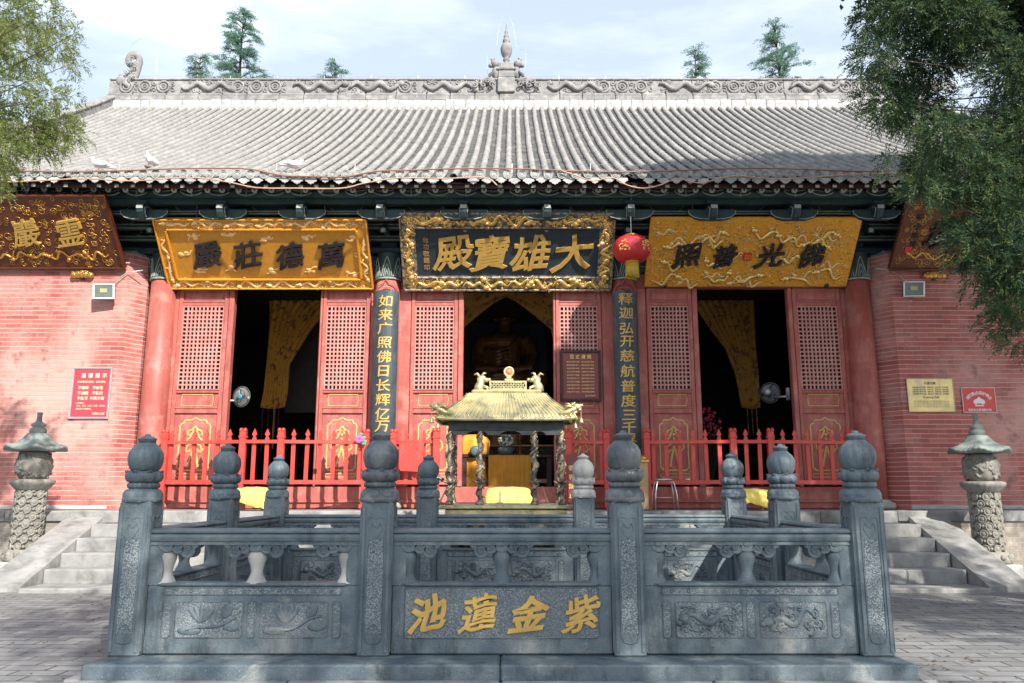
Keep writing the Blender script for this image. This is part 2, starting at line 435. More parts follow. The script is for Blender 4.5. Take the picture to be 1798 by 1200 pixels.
M['gold_trim'] = simple('yellow_trim_paint', (0.62, 0.44, 0.16), (0.5, 0.34, 0.12), 12, 0.5, 0.2, 60)
M['navy'] = simple('blue_black_lacquer', (0.022, 0.034, 0.048), (0.03, 0.045, 0.062), 5, 0.36, 0.2, 60)
M['couplet'] = simple('weathered_black_lacquer', (0.02, 0.032, 0.042), (0.05, 0.066, 0.08), 5, 0.45, 0.3, 60, stain=(0.12, 0.14, 0.15), stain_scale=2.2, streak=0.3)
M['ink'] = simple('dark_ink_letters', (0.014, 0.011, 0.012), (0.028, 0.02, 0.02), 8, 0.6, 0.1, 60)
M['green_dark'] = simple('old_green_paint', (0.024, 0.062, 0.05), (0.014, 0.034, 0.034), 6, 0.6, 0.3, 40, stain=(0.03, 0.06, 0.09), stain_scale=1.8)
M['green_blue'] = simple('old_blue_paint', (0.018, 0.05, 0.08), (0.012, 0.03, 0.045), 6, 0.6, 0.3, 40)
M['white_line'] = simple('chalky_line_paint', (0.36, 0.40, 0.35), (0.2, 0.23, 0.2), 9, 0.7, 0.2, 40)
M['rafter_end'] = simple('rafter_end_paint', (0.50, 0.52, 0.42), (0.32, 0.36, 0.30), 20, 0.7, 0.2, 40)
M['black_metal'] = simple('sooty_black_metal', (0.03, 0.035, 0.036), (0.055, 0.06, 0.06), 9, 0.5, 0.3, 60, 0.4)
M['brass_pale'] = simple('pale_brass_roof', (0.72, 0.60, 0.30), (0.46, 0.42, 0.25), 8, 0.38, 0.5, 50, 0.65, stain=(0.16, 0.17, 0.13), stain_scale=5)
M['soot_brass'] = simple('sooty_brass', (0.42, 0.35, 0.24), (0.10, 0.09, 0.08), 14, 0.5, 0.6, 70, 0.5, dist=0.006, lo=0.42, hi=0.58)
M['dark_in'] = simple('interior_shade_tone', (0.02, 0.017, 0.015), (0.03, 0.025, 0.022), 5, 0.85, 0.1)  # near-black colour stands in for the unlit depth of the hall
M['inner_white'] = simple('shade_grey_plaster', (0.10, 0.095, 0.09), (0.08, 0.078, 0.074), 3, 0.9, 0.1)  # white plaster darkened, the hall's dimness put into its colour
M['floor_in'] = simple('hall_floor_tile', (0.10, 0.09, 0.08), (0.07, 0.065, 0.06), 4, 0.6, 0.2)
M['bronze'] = simple('dark_gilt_bronze', (0.26, 0.135, 0.05), (0.14, 0.07, 0.025), 5, 0.35, 0.3, 30, 0.4)
M['hair_blue'] = simple('blue_black_hair', (0.02, 0.03, 0.08), None, 20, 0.5, 0.8, 60, dist=0.01)
def cloth(name, c, c2, pat=None):
    m = bpy.data.materials.new(name); t, b = nodes(m); v = coord(t)
    w = N(t, 'ShaderNodeTexWave'); w.inputs['Scale'].default_value = 60; w.inputs['Distortion'].default_value = 1; t.links.new(v, w.inputs['Vector'])
    col = mixc(t, ramp(t, noise(t, v, 3, 5), 0.35, 0.65), c, c2)
    if pat: col = mixc(t, ramp(t, noise(t, v, 4.2, 3, 0.5, 2.2), 0.56, 0.60), col, pat)
    t.links.new(col, b.inputs['Base Color']); b.inputs['Roughness'].default_value = 0.6
    b.inputs['Sheen Weight'].default_value = 0.2
    bump(t, b, w.outputs['Fac'], 0.15, 0.002); return m
M['curtain'] = cloth('gold_brocade', (0.85, 0.48, 0.06), (0.75, 0.38, 0.05), (0.3, 0.11, 0.04))
M['curtain_dull'] = cloth('ochre_brocade', (0.75, 0.42, 0.08), (0.62, 0.33, 0.06), (0.28, 0.13, 0.05))
M['yellow_cloth'] = cloth('yellow_satin', (0.80, 0.62, 0.13), (0.72, 0.52, 0.09))
M['orange_cloth'] = cloth('orange_satin', (0.78, 0.36, 0.03), (0.7, 0.29, 0.02))
M['tassel'] = simple('gold_tassel', (0.66, 0.45, 0.05), (0.5, 0.32, 0.03), 40, 0.6, 0.5, 80)
M['lantern'] = simple('red_lantern_silk', (0.55, 0.03, 0.035), (0.48, 0.02, 0.03), 5, 0.45, 0.3, 60)
M['sign_red'] = simple('red_sign_enamel', (0.62, 0.03, 0.03), (0.58, 0.025, 0.03), 5, 0.35, 0.05)
M['notice_red'] = simple('faded_red_notice', (0.50, 0.05, 0.07), (0.46, 0.04, 0.06), 5, 0.35, 0.05)
M['white'] = simple('white_paint', (0.8, 0.79, 0.77), (0.72, 0.71, 0.69), 6, 0.5, 0.1)
M['alu'] = simple('brushed_aluminium', (0.62, 0.62, 0.62), (0.5, 0.5, 0.5), 6, 0.35, 0.1, 50, 0.8)
M['brass_plate'] = simple('etched_brass_plate', (0.55, 0.44, 0.20), (0.45, 0.36, 0.17), 4, 0.33, 0.1, 50, 0.65, stain=(0.36, 0.33, 0.24), stain_scale=4)
M['dark_text'] = simple('etched_dark_text', (0.12, 0.09, 0.05), None, 8, 0.6, 0.0)
M['yellow_text'] = simple('yellow_text_paint', (0.80, 0.60, 0.22), (0.72, 0.5, 0.16), 8, 0.5, 0.0)
M['cream_text'] = simple('cream_text_paint', (0.85, 0.75, 0.5), None, 8, 0.5, 0.0)
M['cable_tan'] = simple('tan_cable_jacket', (0.52, 0.36, 0.25), (0.4, 0.25, 0.17), 5, 0.55, 0.1)
M['cable_brown'] = simple('brown_cable_jacket', (0.20, 0.10, 0.07), (0.27, 0.14, 0.09), 5, 0.55, 0.1)
M['wire'] = simple('thin_grey_wire', (0.5, 0.5, 0.5), None, 5, 0.4, 0.0, 50, 0.5)
M['feather'] = simple('white_feathers', (0.80, 0.79, 0.77), (0.7, 0.69, 0.68), 30, 0.8, 0.5, 80)
M['beak'] = simple('pink_beak_and_feet', (0.5, 0.22, 0.18), None, 8, 0.6, 0.0)
M['lamp_black'] = simple('black_lamp_body', (0.025, 0.025, 0.027), None, 6, 0.4, 0.1)
M['lamp_glass'] = simple('lamp_glass', (0.16, 0.20, 0.18), (0.12, 0.15, 0.14), 3, 0.12, 0.0)
M['lamp_panel'] = simple('yellow_lamp_chip', (0.55, 0.5, 0.25), None, 3, 0.4, 0.0)
M['bark'] = simple('juniper_bark', (0.085, 0.062, 0.048), (0.05, 0.04, 0.03), 10, 0.9, 0.9, 30, dist=0.02, streak=0.2)
M['pink'] = simple('pink_petals', (0.8, 0.12, 0.42), None, 8, 0.6, 0.1)
M['leaf_plastic'] = simple('green_plastic_leaf', (0.03, 0.38, 0.26), None, 8, 0.5, 0.1)
M['blue_pot'] = simple('grey_blue_glaze', (0.13, 0.20, 0.22), (0.1, 0.15, 0.17), 8, 0.35, 0.1)
M['petal_white'] = simple('white_petals', (0.7, 0.7, 0.62), None, 8, 0.6, 0.1)
M['petal_red'] = simple('red_petals', (0.55, 0.04, 0.1), None, 8, 0.6, 0.1)
M['fan_blue'] = simple('blue_fan_hub', (0.05, 0.35, 0.5), None, 8, 0.35, 0.0)
M['fan_grey'] = simple('grey_fan_wire', (0.16, 0.18, 0.19), None, 8, 0.35, 0.0)
M['wood_light'] = simple('light_wood', (0.5, 0.33, 0.17), (0.42, 0.26, 0.13), 6, 0.6, 0.2)
M['ash'] = simple('incense_ash', (0.45, 0.43, 0.40), (0.34, 0.33, 0.31), 12, 0.95, 0.6, 50, dist=0.01)
M['purple'] = simple('purple_ribbon', (0.22, 0.03, 0.16), None, 8, 0.6, 0.1)
M['backing_dark'] = simple('dark_lattice_backing', (0.018, 0.012, 0.01), (0.03, 0.02, 0.018), 5, 0.3, 0.0)  # near-black colour puts the shade of the lattice holes into the sheet
M['water'] = simple('pond_water', (0.03, 0.045, 0.04), None, 3, 0.06, 0.15, 6, dist=0.01)
M['litter'] = simple('dry_leaves', (0.10, 0.06, 0.035), (0.2, 0.12, 0.06), 20, 0.8, 0.1)
M['coral'] = simple('coral_red_enamel', (0.62, 0.2, 0.1), None, 6, 0.5, 0.1)
def leafmat(name, c1, c2, c3, tr=0.35, sc=1.2):
    m = bpy.data.materials.new(name); t, b = nodes(m); v = coord(t)
    col = mixc(t, ramp(t, noise(t, v, sc, 4), 0.38, 0.62), c1, c2)
    col = mixc(t, ramp(t, noise(t, v, sc*9, 3), 0.5, 0.68), col, c3)
    t.links.new(col, b.inputs['Base Color']); b.inputs['Roughness'].default_value = 0.6; b.inputs['Specular IOR Level'].default_value = 0.25
    tl = N(t, 'ShaderNodeBsdfTranslucent'); ms = N(t, 'ShaderNodeMixShader'); ms.inputs[0].default_value = tr
    t.links.new(col, tl.inputs['Color']); out = t.nodes['Material Output']
    t.links.new(b.outputs[0], ms.inputs[1]); t.links.new(tl.outputs[0], ms.inputs[2]); t.links.new(ms.outputs[0], out.inputs['Surface'])
    return m
M['leaf_right'] = leafmat('juniper_foliage', (0.05, 0.095, 0.04), (0.03, 0.065, 0.04), (0.14, 0.19, 0.06), .42)  # lighter third tone paints sun-caught sprays into the dark green
M['leaf_left'] = leafmat('sunny_juniper_foliage', (0.22, 0.27, 0.08), (0.13, 0.19, 0.06), (0.32, 0.32, 0.11), 0.5)  # sunlit yellow-green put into the leaf colour itself
M['leaf_cedar'] = leafmat('cedar_foliage', (0.14, 0.26, 0.19), (0.09, 0.19, 0.15), (0.2, 0.3, 0.19), 0.5, 0.6)
# ---------------------------------------------------------------- places (metres; camera stands at 0,0)
Z_T = 0.985                 # terrace top
Y_ED, Y_BR, Y_DR = 12.7, 14.15, 14.6   # terrace edge, brick front, door plane
Y_EV, Y_RD = 12.9, 21.4     # eave and ridge
Z_EV = zat(311, Y_EV)
def roofz(y, x=0.0):
    s = y - Y_EV
    return Z_EV + 0.555*s + 0.0135*s*s + 0.0022*max(0, abs(x) - 5.0)**2 * max(0, 1 - s/6)
XE = 11.7

# ---------------------------------------------------------------- setting
g = MB()
def gz(x, y): return 0.0
g.grid([[(x, y, 0) for y in (-400, -40, -10, 0, 5, 10, 20, 40, 100, 900)] for x in (-900, -60, -20, 0, 20, 60, 900)])
tag(g.build('courtyard_paving', M['paving']), kind='structure')

t = MB()
t.box(-14, 14, Y_ED + 0.06, 30, 0.0, Z_T - 0.16)
o = tag(t.build('terrace', [M['terrace_brick']]), kind='structure')
t = MB(); rnd = random.Random(3)
x = -14
while x < 14:
    w = rnd.uniform(0.9, 1.7); y1 = Y_ED + 0.5
    dz = rnd.uniform(-0.006, 0.006)
    if not (-6.5 < x+w/2 < 6.4): t.box(x, min(14, x+w-0.006), Y_ED+rnd.uniform(0, .02), y1, Z_T-0.16, Z_T+dz, 0.012)
    else: t.box(x, x+w-0.006, Y_ED+rnd.uniform(0, .01), y1, Z_T-0.187, Z_T+dz, 0.012)
    x += w
t.box(-14, 14, Y_ED+0.5, 15.2, Z_T-0.16, Z_T-0.012)
t.build('terrace_coping', M['stone_step'])
tag(bpy.data.objects['terrace_coping'], kind='structure')

# one wide flight with sloping stone side slabs
SX0, SX1 = XC - 6.30, XC + 6.30
YS = [11.20, 11.575, 11.95, 12.325]
st = empty('stone_steps', (XC, 11.0, 0), 'wide flight of pale stone steps with sloping side slabs behind the pond', 'steps')
m = MB(); rnd = random.Random(5)
def run(m, y0, y1, z0, z1):
    x = SX0
    while x < SX1 - 0.01:
        w = min(rnd.uniform(1.3, 2.3), SX1 - x)
        m.box(x, x+w-0.005, y0 + rnd.uniform(0, 0.012), y1, z0, z1 + rnd.uniform(-0.003, 0.003), 0.014)
        x += w
run(m, 10.65, 11.3, -0.05, 0.055)
m.build('foot_slab', M['stone_step'], st, world=True)
for i, y in enumerate(YS):
    m = MB(); rnd = random.Random(11+i)
    z0 = 0.055 + i*0.186
    run(m, y, Y_ED-0.003 if i == 3 else YS[i+1]+0.1, z0-0.01, z0+0.186)
    m.build('step', M['stone_step'], st, world=True)
for sx in (-1, 1):
    m = MB()
    xa = XC + sx*6.31; xb = XC + sx*6.88
    z_b, z_t = 0.075, Z_T-0.01
    poly = [(10.74, 0.0), (10.74, z_b), (Y_ED+0.25, z_t+0.02), (Y_ED+0.25, 0.0)]
    m.prism(poly, min(xa, xb), max(xa, xb), 'yz')
    m.build('side_slab', M['stone_step'], st, world=True)
# second courtyard level strip (pond floor + water)
tag((lambda q: (q.box(-3.0, 2.85, 6.0, 10.0, -0.02, 0.012), q.build('pond_water', M['water']))[1])(MB()), kind='structure')

# ---------------------------------------------------------------- the hall
H = empty('temple_hall', (XC, Y_DR, Z_T), 'long red temple hall with grey tiled roof, brick side walls and open lattice doors', 'temple')
def hp(m, name, mats, **k): return m.build(name, mats, H, world=True, **k)
# brick walls with splayed ends
for sx in (-1, 1):
    m = MB()
    xi, xo, xe = (xat(256, 600, Y_DR), xat(214, 600, Y_BR), -13) if sx < 0 else (xat(1530, 600, Y_DR), xat(1574, 600, Y_BR), 13)
    zt = 5.62
    n = 12
    def col(x, y, z0=Z_T-0.01): return [(x, y, z0 + (zt - z0)*k/n) for k in range(n+1)]
    P = [col(xi, Y_DR+0.1), col(xi, Y_DR-0.12), col(xo, Y_BR), col(xe, Y_BR), col(xe, 20)]
    if sx > 0: P = P[::-1]
    m.grid(P)
    # rounded shoulder on top
    m.mi = 1
    m.add([(xi, Y_DR+0.1, zt), (xi, Y_DR-0.12, zt), (xo, Y_BR, zt), (xe, Y_BR, zt), (xe, Y_BR+.5, zt+0.3), (xo, Y_BR+.5, zt+0.3), (xi, Y_DR+.2, zt+0.2)], [(0,1,6), (1,2,5,6), (2,3,4,5)])
    hp(m, 'brick_wall', [M['brick'], M['stone_pale']])
    m = MB(); m.box(min(xo, xe), max(xo, xe), Y_BR-0.012, Y_BR+0.2, Z_T-0.005, Z_T+0.06, 0.01)
    hp(m, 'wall_footing', M['stone_pale'])
# back, inner side walls, floor, ceiling
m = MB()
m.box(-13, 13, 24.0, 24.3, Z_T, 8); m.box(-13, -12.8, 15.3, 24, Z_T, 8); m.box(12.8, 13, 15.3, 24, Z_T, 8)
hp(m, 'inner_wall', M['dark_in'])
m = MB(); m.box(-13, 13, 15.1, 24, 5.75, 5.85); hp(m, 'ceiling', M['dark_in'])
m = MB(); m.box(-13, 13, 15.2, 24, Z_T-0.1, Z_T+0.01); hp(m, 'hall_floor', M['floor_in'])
for x0, x1, zz in ((xat(506, 600, 19.6), xat(575, 600, 19.6), zat(725, 19.6)), ):
    m = MB(); m.box(x0 if x0 < 0 else 4.15, x1 if x0 < 0 else 5.1, 19.6, 19.7, zz, 5.7); hp(m, 'partition', M['inner_white'])

# columns
CX = [xat(280, 600, Y_DR-0.12), xat(679, 600, Y_DR-0.12), xat(1097, 600, Y_DR-0.12), xat(1512, 600, Y_DR-0.12)]
for i, cx in enumerate(CX):
    m = MB(); m.smooth = True
    r0 = 0.235
    m.lathe([(r0*1.0, Z_T+0.12), (r0*1.02, Z_T+1.2), (r0, 3.0), (r0*0.95, 5.18)], (cx, Y_DR-0.12, 0), 28)
    c = hp(m, 'column', M['red'])
    m = MB(); m.smooth = True
    m.lathe([(0.34, 0), (0.36, 0.04), (0.34, 0.10), (0.27, 0.13), (0.26, 0.16)], (0, 0, 0), 28)
    b = m.build('column_base', M['stone_pale'], c, loc=(cx-H.location.x, -0.12, 0))
    # painted band with lotus motif at the head
    m = MB(); m.smooth = True
    m.lathe([(0.232, 5.17), (0.236, 5.19), (0.238, 5.66), (0.25, 5.70)], (cx, Y_DR-0.12, 0), 28)
    m.mi = 1; m.smooth = False
    yc = Y_DR-0.12
    def onc(a, z, r=0.243): return (cx + math.sin(a)*r, yc - math.cos(a)*r, z)
    for a0 in (-0.95, 0.0, 0.95):
        for k, w in ((1.0, 0.012), (0.62, 0.009), (0.3, 0.008)):
            pts = [onc(a0 - 0.42*k, 5.22)] + [onc(a0 - 0.42*k*(1-q/6)**0.7, 5.22 + 0.38*k*(q/6)) for q in range(7)] + [onc(a0 + 0.42*k*(1-q/6)**0.7, 5.22 + 0.38*k*(q/6)) for q in range(6, -1, -1)]
            m.tube(pts, w*0.8, 4)
    m.tube([onc(-1.5+3*k/14, 5.185) for k in range(15)], 0.018, 5)
    hp(m, 'column_head', [M['green_dark'], M['white_line']])
# lintel, threshold, jambs
m = MB()
BAYS = [(CX[0]+0.18, CX[1]-0.18), (CX[1]+0.18, CX[2]-0.18), (CX[2]+0.18, CX[3]-0.18)]
ZD0, ZD1 = 1.40, zat(507, Y_DR)
for a, b in BAYS:
    m.box(a, b, Y_DR-0.06, Y_DR+0.10, ZD1, ZD1+0.42, 0.01)
    m.box(a, b, Y_DR-0.075, Y_DR-0.055, ZD1+0.03, ZD1+0.09, 0.005)
hp(m, 'lintel', M['red'])
for a, b in BAYS:
    m = MB()
    m.box(a-0.1, b+0.1, Y_DR-0.05, Y_DR+0.10, Z_T-0.002, ZD0-0.03, 0.012)
    m.box(a-0.1, b+0.1, Y_DR-0.09, Y_DR+0.12, Z_T+0.10, Z_T+0.165, 0.012)
    hp(m, 'threshold', M['red'])
DOORS = [[(312, 399), (566, 649)], [(722, 804), (976, 1056)], [(1136, 1216), (1394, 1479)]]
m = MB()
for (a, b), ds in zip(BAYS, DOORS):
    xs = [xat(p, 600, Y_DR) for d in ds for p in d]
    for x0, x1, c_ in ((a-0.06, xs[0]-0.008, 0), (xs[1]+0.008, xs[1]+0.105, .02), (xs[2]-0.09 if ds[0][0] > 1000 else xs[2]-0.05, xs[2]-0.008, .02), (xs[3]+0.008, b+0.06, 0)):
        m.box(x0, x1, Y_DR-0.05-c_, Y_DR+0.09, ZD0-0.03, ZD1, 0.012)
hp(m, 'door_jamb', M['red'])
# door leaf 0.9 wide, local origin at its lower left corner
DW, DH = 0.90, ZD1 - ZD0 - 0.01
zl0, zl1 = zat(684, Y_DR)-ZD0, zat(541, Y_DR)-ZD0
zp0, zp1 = zat(716, Y_DR)-ZD0, zat(690, Y_DR)-ZD0
def door_meshes():
    f = MB(); sw = 0.075
    f.box(0, sw, -0.035, 0.03, 0, DH, 0.008); f.box(DW-sw, DW, -0.035, 0.03, 0, DH, 0.008)
    def rail(z0, z1): f.box(sw, DW-sw, -0.03, 0.028, z0, z1, 0.008)
    rail(0, 0.10); rail(zp0-0.10, zp0-0.015); rail(zp1+0.0, zl0-0.02); rail(zl1+0.02, zl1+0.10); rail(DH-0.05, DH)
    f.box(sw, DW-sw, -0.006, 0.012, 0.10, zp0-0.1); f.box(sw, DW-sw, -0.006, 0.012, zp0-0.015, zp1)
    f.box(sw, DW-sw, -0.006, 0.012, zl1+0.10, DH-0.05)
    f.box(sw+0.03, DW-sw-0.03, -0.018, -0.006, zl1+0.14, DH-0.09, 0.006)
    for z in (zp0-0.1, zp0-0.015, zp1, zl0-0.02, zl1+0.1, 0.1):
        f.box(sw-0.01, DW-sw+0.01, -0.043, -0.03, z-0.012, z+0.012, 0.004)
    l = MB(); nx, nz_ = 10, 20
    x0, x1 = sw+0.02, DW-sw-0.02
    l.box(sw, x0, -0.02, 0.02, zl0-0.02, zl1+0.02); l.box(x1, DW-sw, -0.02, 0.02, zl0-0.02, zl1+0.02)
    l.box(x0, x1, -0.02, 0.02, zl0-0.02, zl0); l.box(x0, x1, -0.02, 0.02, zl1, zl1+0.02)
    px, pz = (x1-x0)/nx, (zl1-zl0)/nz_
    for i in range(1, nx): l.box(x0+i*px-0.0145, x0+i*px+0.0145, -0.018, 0.012, zl0, zl1)
    for i in range(1, nz_): l.box(x0, x1, -0.014, 0.014, zl0+i*pz-0.0140, zl0+i*pz+0.0140)
    g_ = MB(); cx = DW/2
    def lines(pts, r=0.011): g_.tube([(cx+x, -0.012, z) for x, z in pts], r, 5, flat=0.5)
    a, zb, zt = 0.27, 0.26, zp0-0.22
    lines([(-a+0.05, zb), (a-0.05, zb), (a-0.03, zb+0.03), (a, zb+0.05), (a, zt-0.12), (a-0.02, zt-0.09), (a-0.06, zt-0.08), (a-0.08, zt-0.02), (0.08, zt-0.02), (0.04, zt), (0, zt+0.03), (-0.04, zt), (-0.08, zt-0.02), (-a+0.08, zt-0.02), (-a+0.06, zt-0.08), (-a+0.02, zt-0.09), (-a, zt-0.12), (-a, zb+0.05), (-a+0.03, zb+0.03), (-a+0.05, zb)], 0.014)
    for s_ in (-1, 1):
        lines([(0, zt-0.13), (s_*0.05, zt-0.19), (s_*0.12, zt-0.22), (s_*0.13, zt-0.29), (s_*0.06, zt-0.29), (s_*0.05, zt-0.25)], 0.017)
        lines([(s_*0.02, zt-0.2), (s_*0.08, zt-0.33), (s_*0.17, zt-0.42), (s_*0.19, zt-0.52), (s_*0.12, zt-0.60), (s_*0.05, zt-0.55)], 0.016)
        lines([(0, zb+0.44), (s_*0.035, zb+0.30), (s_*0.07, zb+0.16), (s_*0.09, zb+0.06)], 0.022)
        lines([(s_*0.01, zb+0.5), (s_*0.12, zb+0.44), (s_*0.14, zb+0.35), (s_*0.07, zb+0.33)], 0.015)
    g_.ell((cx, -0.012, zt-0.28), (0.028, 0.012, 0.028), 8, 5); g_.ell((cx, -0.012, zt-0.36), (0.018, 0.012, 0.03), 8, 5)
    for z0, z1 in ((zp0+0.025, zp1-0.04), (0.14, 0.2)):
        lines([(-0.27, z0), (0.27, z0), (0.285, (z0+z1)/2), (0.27, z1), (-0.27, z1), (-0.285, (z0+z1)/2), (-0.27, z0)], 0.008)
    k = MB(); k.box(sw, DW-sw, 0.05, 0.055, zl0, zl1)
    return f, l, g_, k
df, dl, dg_, dk = door_meshes()
proto = df.build('door', M['red'], H)
dl.build('lattice', M['red_lattice'], proto); dg_.build('gilt_motif', M['gold_trim'], proto); dk.build('backing', M['backing_dark'], proto)
n = 0
for ds in DOORS:
    for p0, p1 in ds:
        o = proto if n == 0 else copy_tree(proto, H)
        x0, x1 = xat(p0, 600, Y_DR), xat(p1, 600, Y_DR)
        o.location = (x0 - H.location.x, -0.03, ZD0 + 0.002 - Z_T)
        o.scale = ((x1-x0)/DW, 1, 1); n += 1

# beams under the eave
m = MB()
m.box(-12, 12, Y_DR-0.14, Y_DR+0.1, 5.34, 5.68, 0.02)
m.mi = 1
m.box(-12, 12, Y_DR-0.24, Y_DR+0.1, 5.70, 5.82, 0.02)
m.mi = 2
rnd = random.Random(4)
for k in range(44):
    x = -11 + k*0.5
    for q in range(2):
        pts = [(x + q*0.2 + 0.16*math.cos(a)*(1-a/9), Y_DR-0.145, 5.51 + 0.12*math.sin(a)*(1-a/9)) for a in [i*0.5 for i in range(14)]]
        m.tube(pts, 0.007, 4)
hp(m, 'architrave', [M['green_dark'], M['green_blue'], M['white_line']])
m = MB(); m.box(-12.5, 12.5, Y_DR-0.02, Y_DR+0.1, 5.82, roofz(Y_DR)-0.32); hp(m, 'eave_panel', M['green_dark'])
zpur = roofz(13.55) - 0.42
m = MB(); m.smooth = True
m.tube([(-12.5, 13.55, zpur), (12.5, 13.55, zpur)], 0.13, 14)
m.smooth = False
m.box(-12.5, 12.5, 13.48, 13.62, zpur-0.22, zpur-0.12, 0.01)
m.mi = 1
for k in range(48):
    x = -11.6 + k*0.49
    pts = [(x + 0.2*math.cos(a), 13.418, zpur+0.02 + 0.1*math.sin(a)) for a in [math.pi*1.05 + i*0.32 for i in range(9)]]
    m.tube(pts, 0.013, 4)
    m.tube([(a_, y_, zpur+.04+(z_-zpur)*.5) for a_, y_, z_ in pts], 0.009, 4)
    if k % 2 == 0: m.box(x-0.012, x+0.012, 13.41, 13.43, zpur-0.1, zpur+0.1)
for (y_, z0, z1) in ((13.95, 6.02, 6.12), (14.22, 5.88, 5.98), (13.7, 6.20, 6.28)):
    m.mi = 0; m.box(-12.5, 12.5, y_-.05, y_+.05, z0, z1, .008)
    m.mi = 1; m.box(-12.5, 12.5, y_-.056, y_-.05, z0+.008, z0+.02); m.box(-12.5, 12.5, y_-.056, y_-.05, z1-.02, z1-.01)
hp(m, 'eave_purlin', [M['green_dark'], M['white_line']])
# bracket sets
def bracket():
    m = MB()
    yb = 0.0     # wall side at y=0, comes forward to -1.1
    m.box(-0.17, 0.17, -0.3, 0.02, 0.0, 0.16, 0.03)
    for lv, (yy, z, hw) in enumerate(((-0.15, 0.16, 0.42), (-0.15, 0.40, 0.6), (-0.55, 0.30, 0.42), (-0.55, 0.54, 0.6), (-0.95, 0.46, 0.5))):
        P = [(-hw, z+0.15), (-hw, z+0.09), (-hw*0.8, z+0.02), (-hw*0.45, z-0.02), (hw*0.45, z-0.02), (hw*0.8, z+0.02), (hw, z+0.09), (hw, z+0.15)]
        m.mi = 0; m.prism(P, yy-0.05, yy+0.05)
        m.mi = 2
        m.tube([(x, yy-0.052, zz) for x, zz in P[1:-1]], 0.008, 4)
        m.mi = 1
        for xx in (-hw+0.07, 0, hw-0.07):
            m.box(xx-0.075, xx+0.075, yy-0.075, yy+0.075, z+0.152, z+0.245, 0.02)
    m.mi = 0
    m.box(-0.06, 0.06, -0.62, 0.0, 0.16, 0.30, 0.01); m.box(-0.06, 0.06, -0.98, 0.0, 0.40, 0.54, 0.01)
    return m
bm = bracket(); bproto = bm.build('bracket_set', [M['green_dark'], M['green_blue'], M['white_line']], H)
bk = MB()
bk.prism([(-0.55, 0.30), (-1.12, 0.06), (-1.16, 0.10), (-1.12, 0.17), (-0.9, 0.30), (-0.55, 0.46)], -0.055, 0.055, 'yz')
bk.prism([(-0.95, 0.60), (-1.50, 0.54), (-1.66, 0.50), (-1.72, 0.42), (-1.68, 0.32), (-1.60, 0.24), (-1.52, 0.20), (-1.47, 0.28), (-1.42, 0.36), (-1.30, 0.40), (-0.95, 0.46)][::-1], -0.055, 0.055, 'yz')
bk.mi = 1
bk.prism([(-1.50, 0.30), (-1.42, 0.22), (-1.42, 0.42), (-1.50, 0.46)], -0.09, 0.09, 'yz')
bk.box(-0.09, 0.09, -1.66, -1.50, 0.505, 0.57, 0.02)
bk.mi = 0
bk.prism([(-0.42, 0.42), (-0.42, 0.34), (-0.33, 0.26), (-0.2, 0.22), (0.2, 0.22), (0.33, 0.26), (0.42, 0.34), (0.42, 0.42)], -1.48, -1.38)
bk.mi = 2
bk.tube([(-0.42, -1.49, 0.40), (-0.41, -1.49, 0.34), (-0.33, -1.49, 0.27), (-0.2, -1.49, 0.235), (0.2, -1.49, 0.235), (0.33, -1.49, 0.27), (0.41, -1.49, 0.34), (0.42, -1.49, 0.40)], 0.010, 4)
for s_ in (-1, 1): bk.tube([(s_*0.066, y_, z_) for y_, z_ in ((-1.3, .48), (-1.55, .46), (-1.65, .41), (-1.6, .31), (-1.53, .26))], 0.010, 4)
bk.box(-0.058, 0.058, -1.724, -1.715, 0.38, 0.45)
bk.mi = 2
bk.lathe([(0.045, -0.005), (0.045, 0.01), (0.02, 0.014)], (0, -1.145, 0.115), 10, M=Matrix.Rotation(R(90), 3, 'X'))
bk.build('beak', [M['green_dark'], M['green_blue'], M['white_line']], bproto)
BXs = []
for a, b in zip(CX[:-1], CX[1:]): BXs += [a, a+(b-a)/3, a+2*(b-a)/3]
BXs += [CX[3], CX[3]+1.5, CX[3]+3.0, CX[0]-1.5, CX[0]-3.0]
for i, x in enumerate(BXs):
    o = bproto if i == 0 else (copy_tree(bproto, H) if i < 9 or x == CX[3] else inst(bproto, 'bracket_set', H, (0, 0, 0)))
    o.location = (x - H.location.x, 0.0, 5.83 - Z_T); o.scale = (1, 0.78, 0.93)
for a, b in zip(sorted(BXs)[1:-2], sorted(BXs)[2:-1]):
    inst(bproto, 'bracket_set', H, ((a+b)/2 - H.location.x, 0.0, 5.93 - Z_T), None, (0.62, 0.80, 0.86))
# rafters
rl = MB(); rl.smooth = True
ya, yb_ = 13.28, 15.0
sl = (roofz(yb_) - roofz(ya)) / (yb_-ya)
rl.tube([(0, ya-14, 0), (0, yb_-14, sl*(yb_-ya))], 0.052, 9, cap=False)
rl.smooth = False; rl.mi = 1
d = Vector((0, 1, sl)).normalized(); Mr = d.to_track_quat('Z', 'Y').to_matrix()
rl.lathe([(0.054, -0.004), (0.054, 0.0), (0.053, 0.002)], (0, ya-14, 0), 12, M=Mr)
rl.mi = 2; rl.lathe([(0.018, -0.008), (0.018, -0.004)], (0, ya-14, 0), 8, M=Mr)
rproto = None; n = 64
fp = MB(); fs_ = 0.45
fp.bar((0, 12.98-14, 0), (0, 13.9-14, 0.92*fs_), 0.075, 0.075); fproto = None
fp.mi = 1; fp.box(-0.036, 0.036, 12.974-14, 12.978-14, -0.034, 0.034)
rnd = random.Random(8)
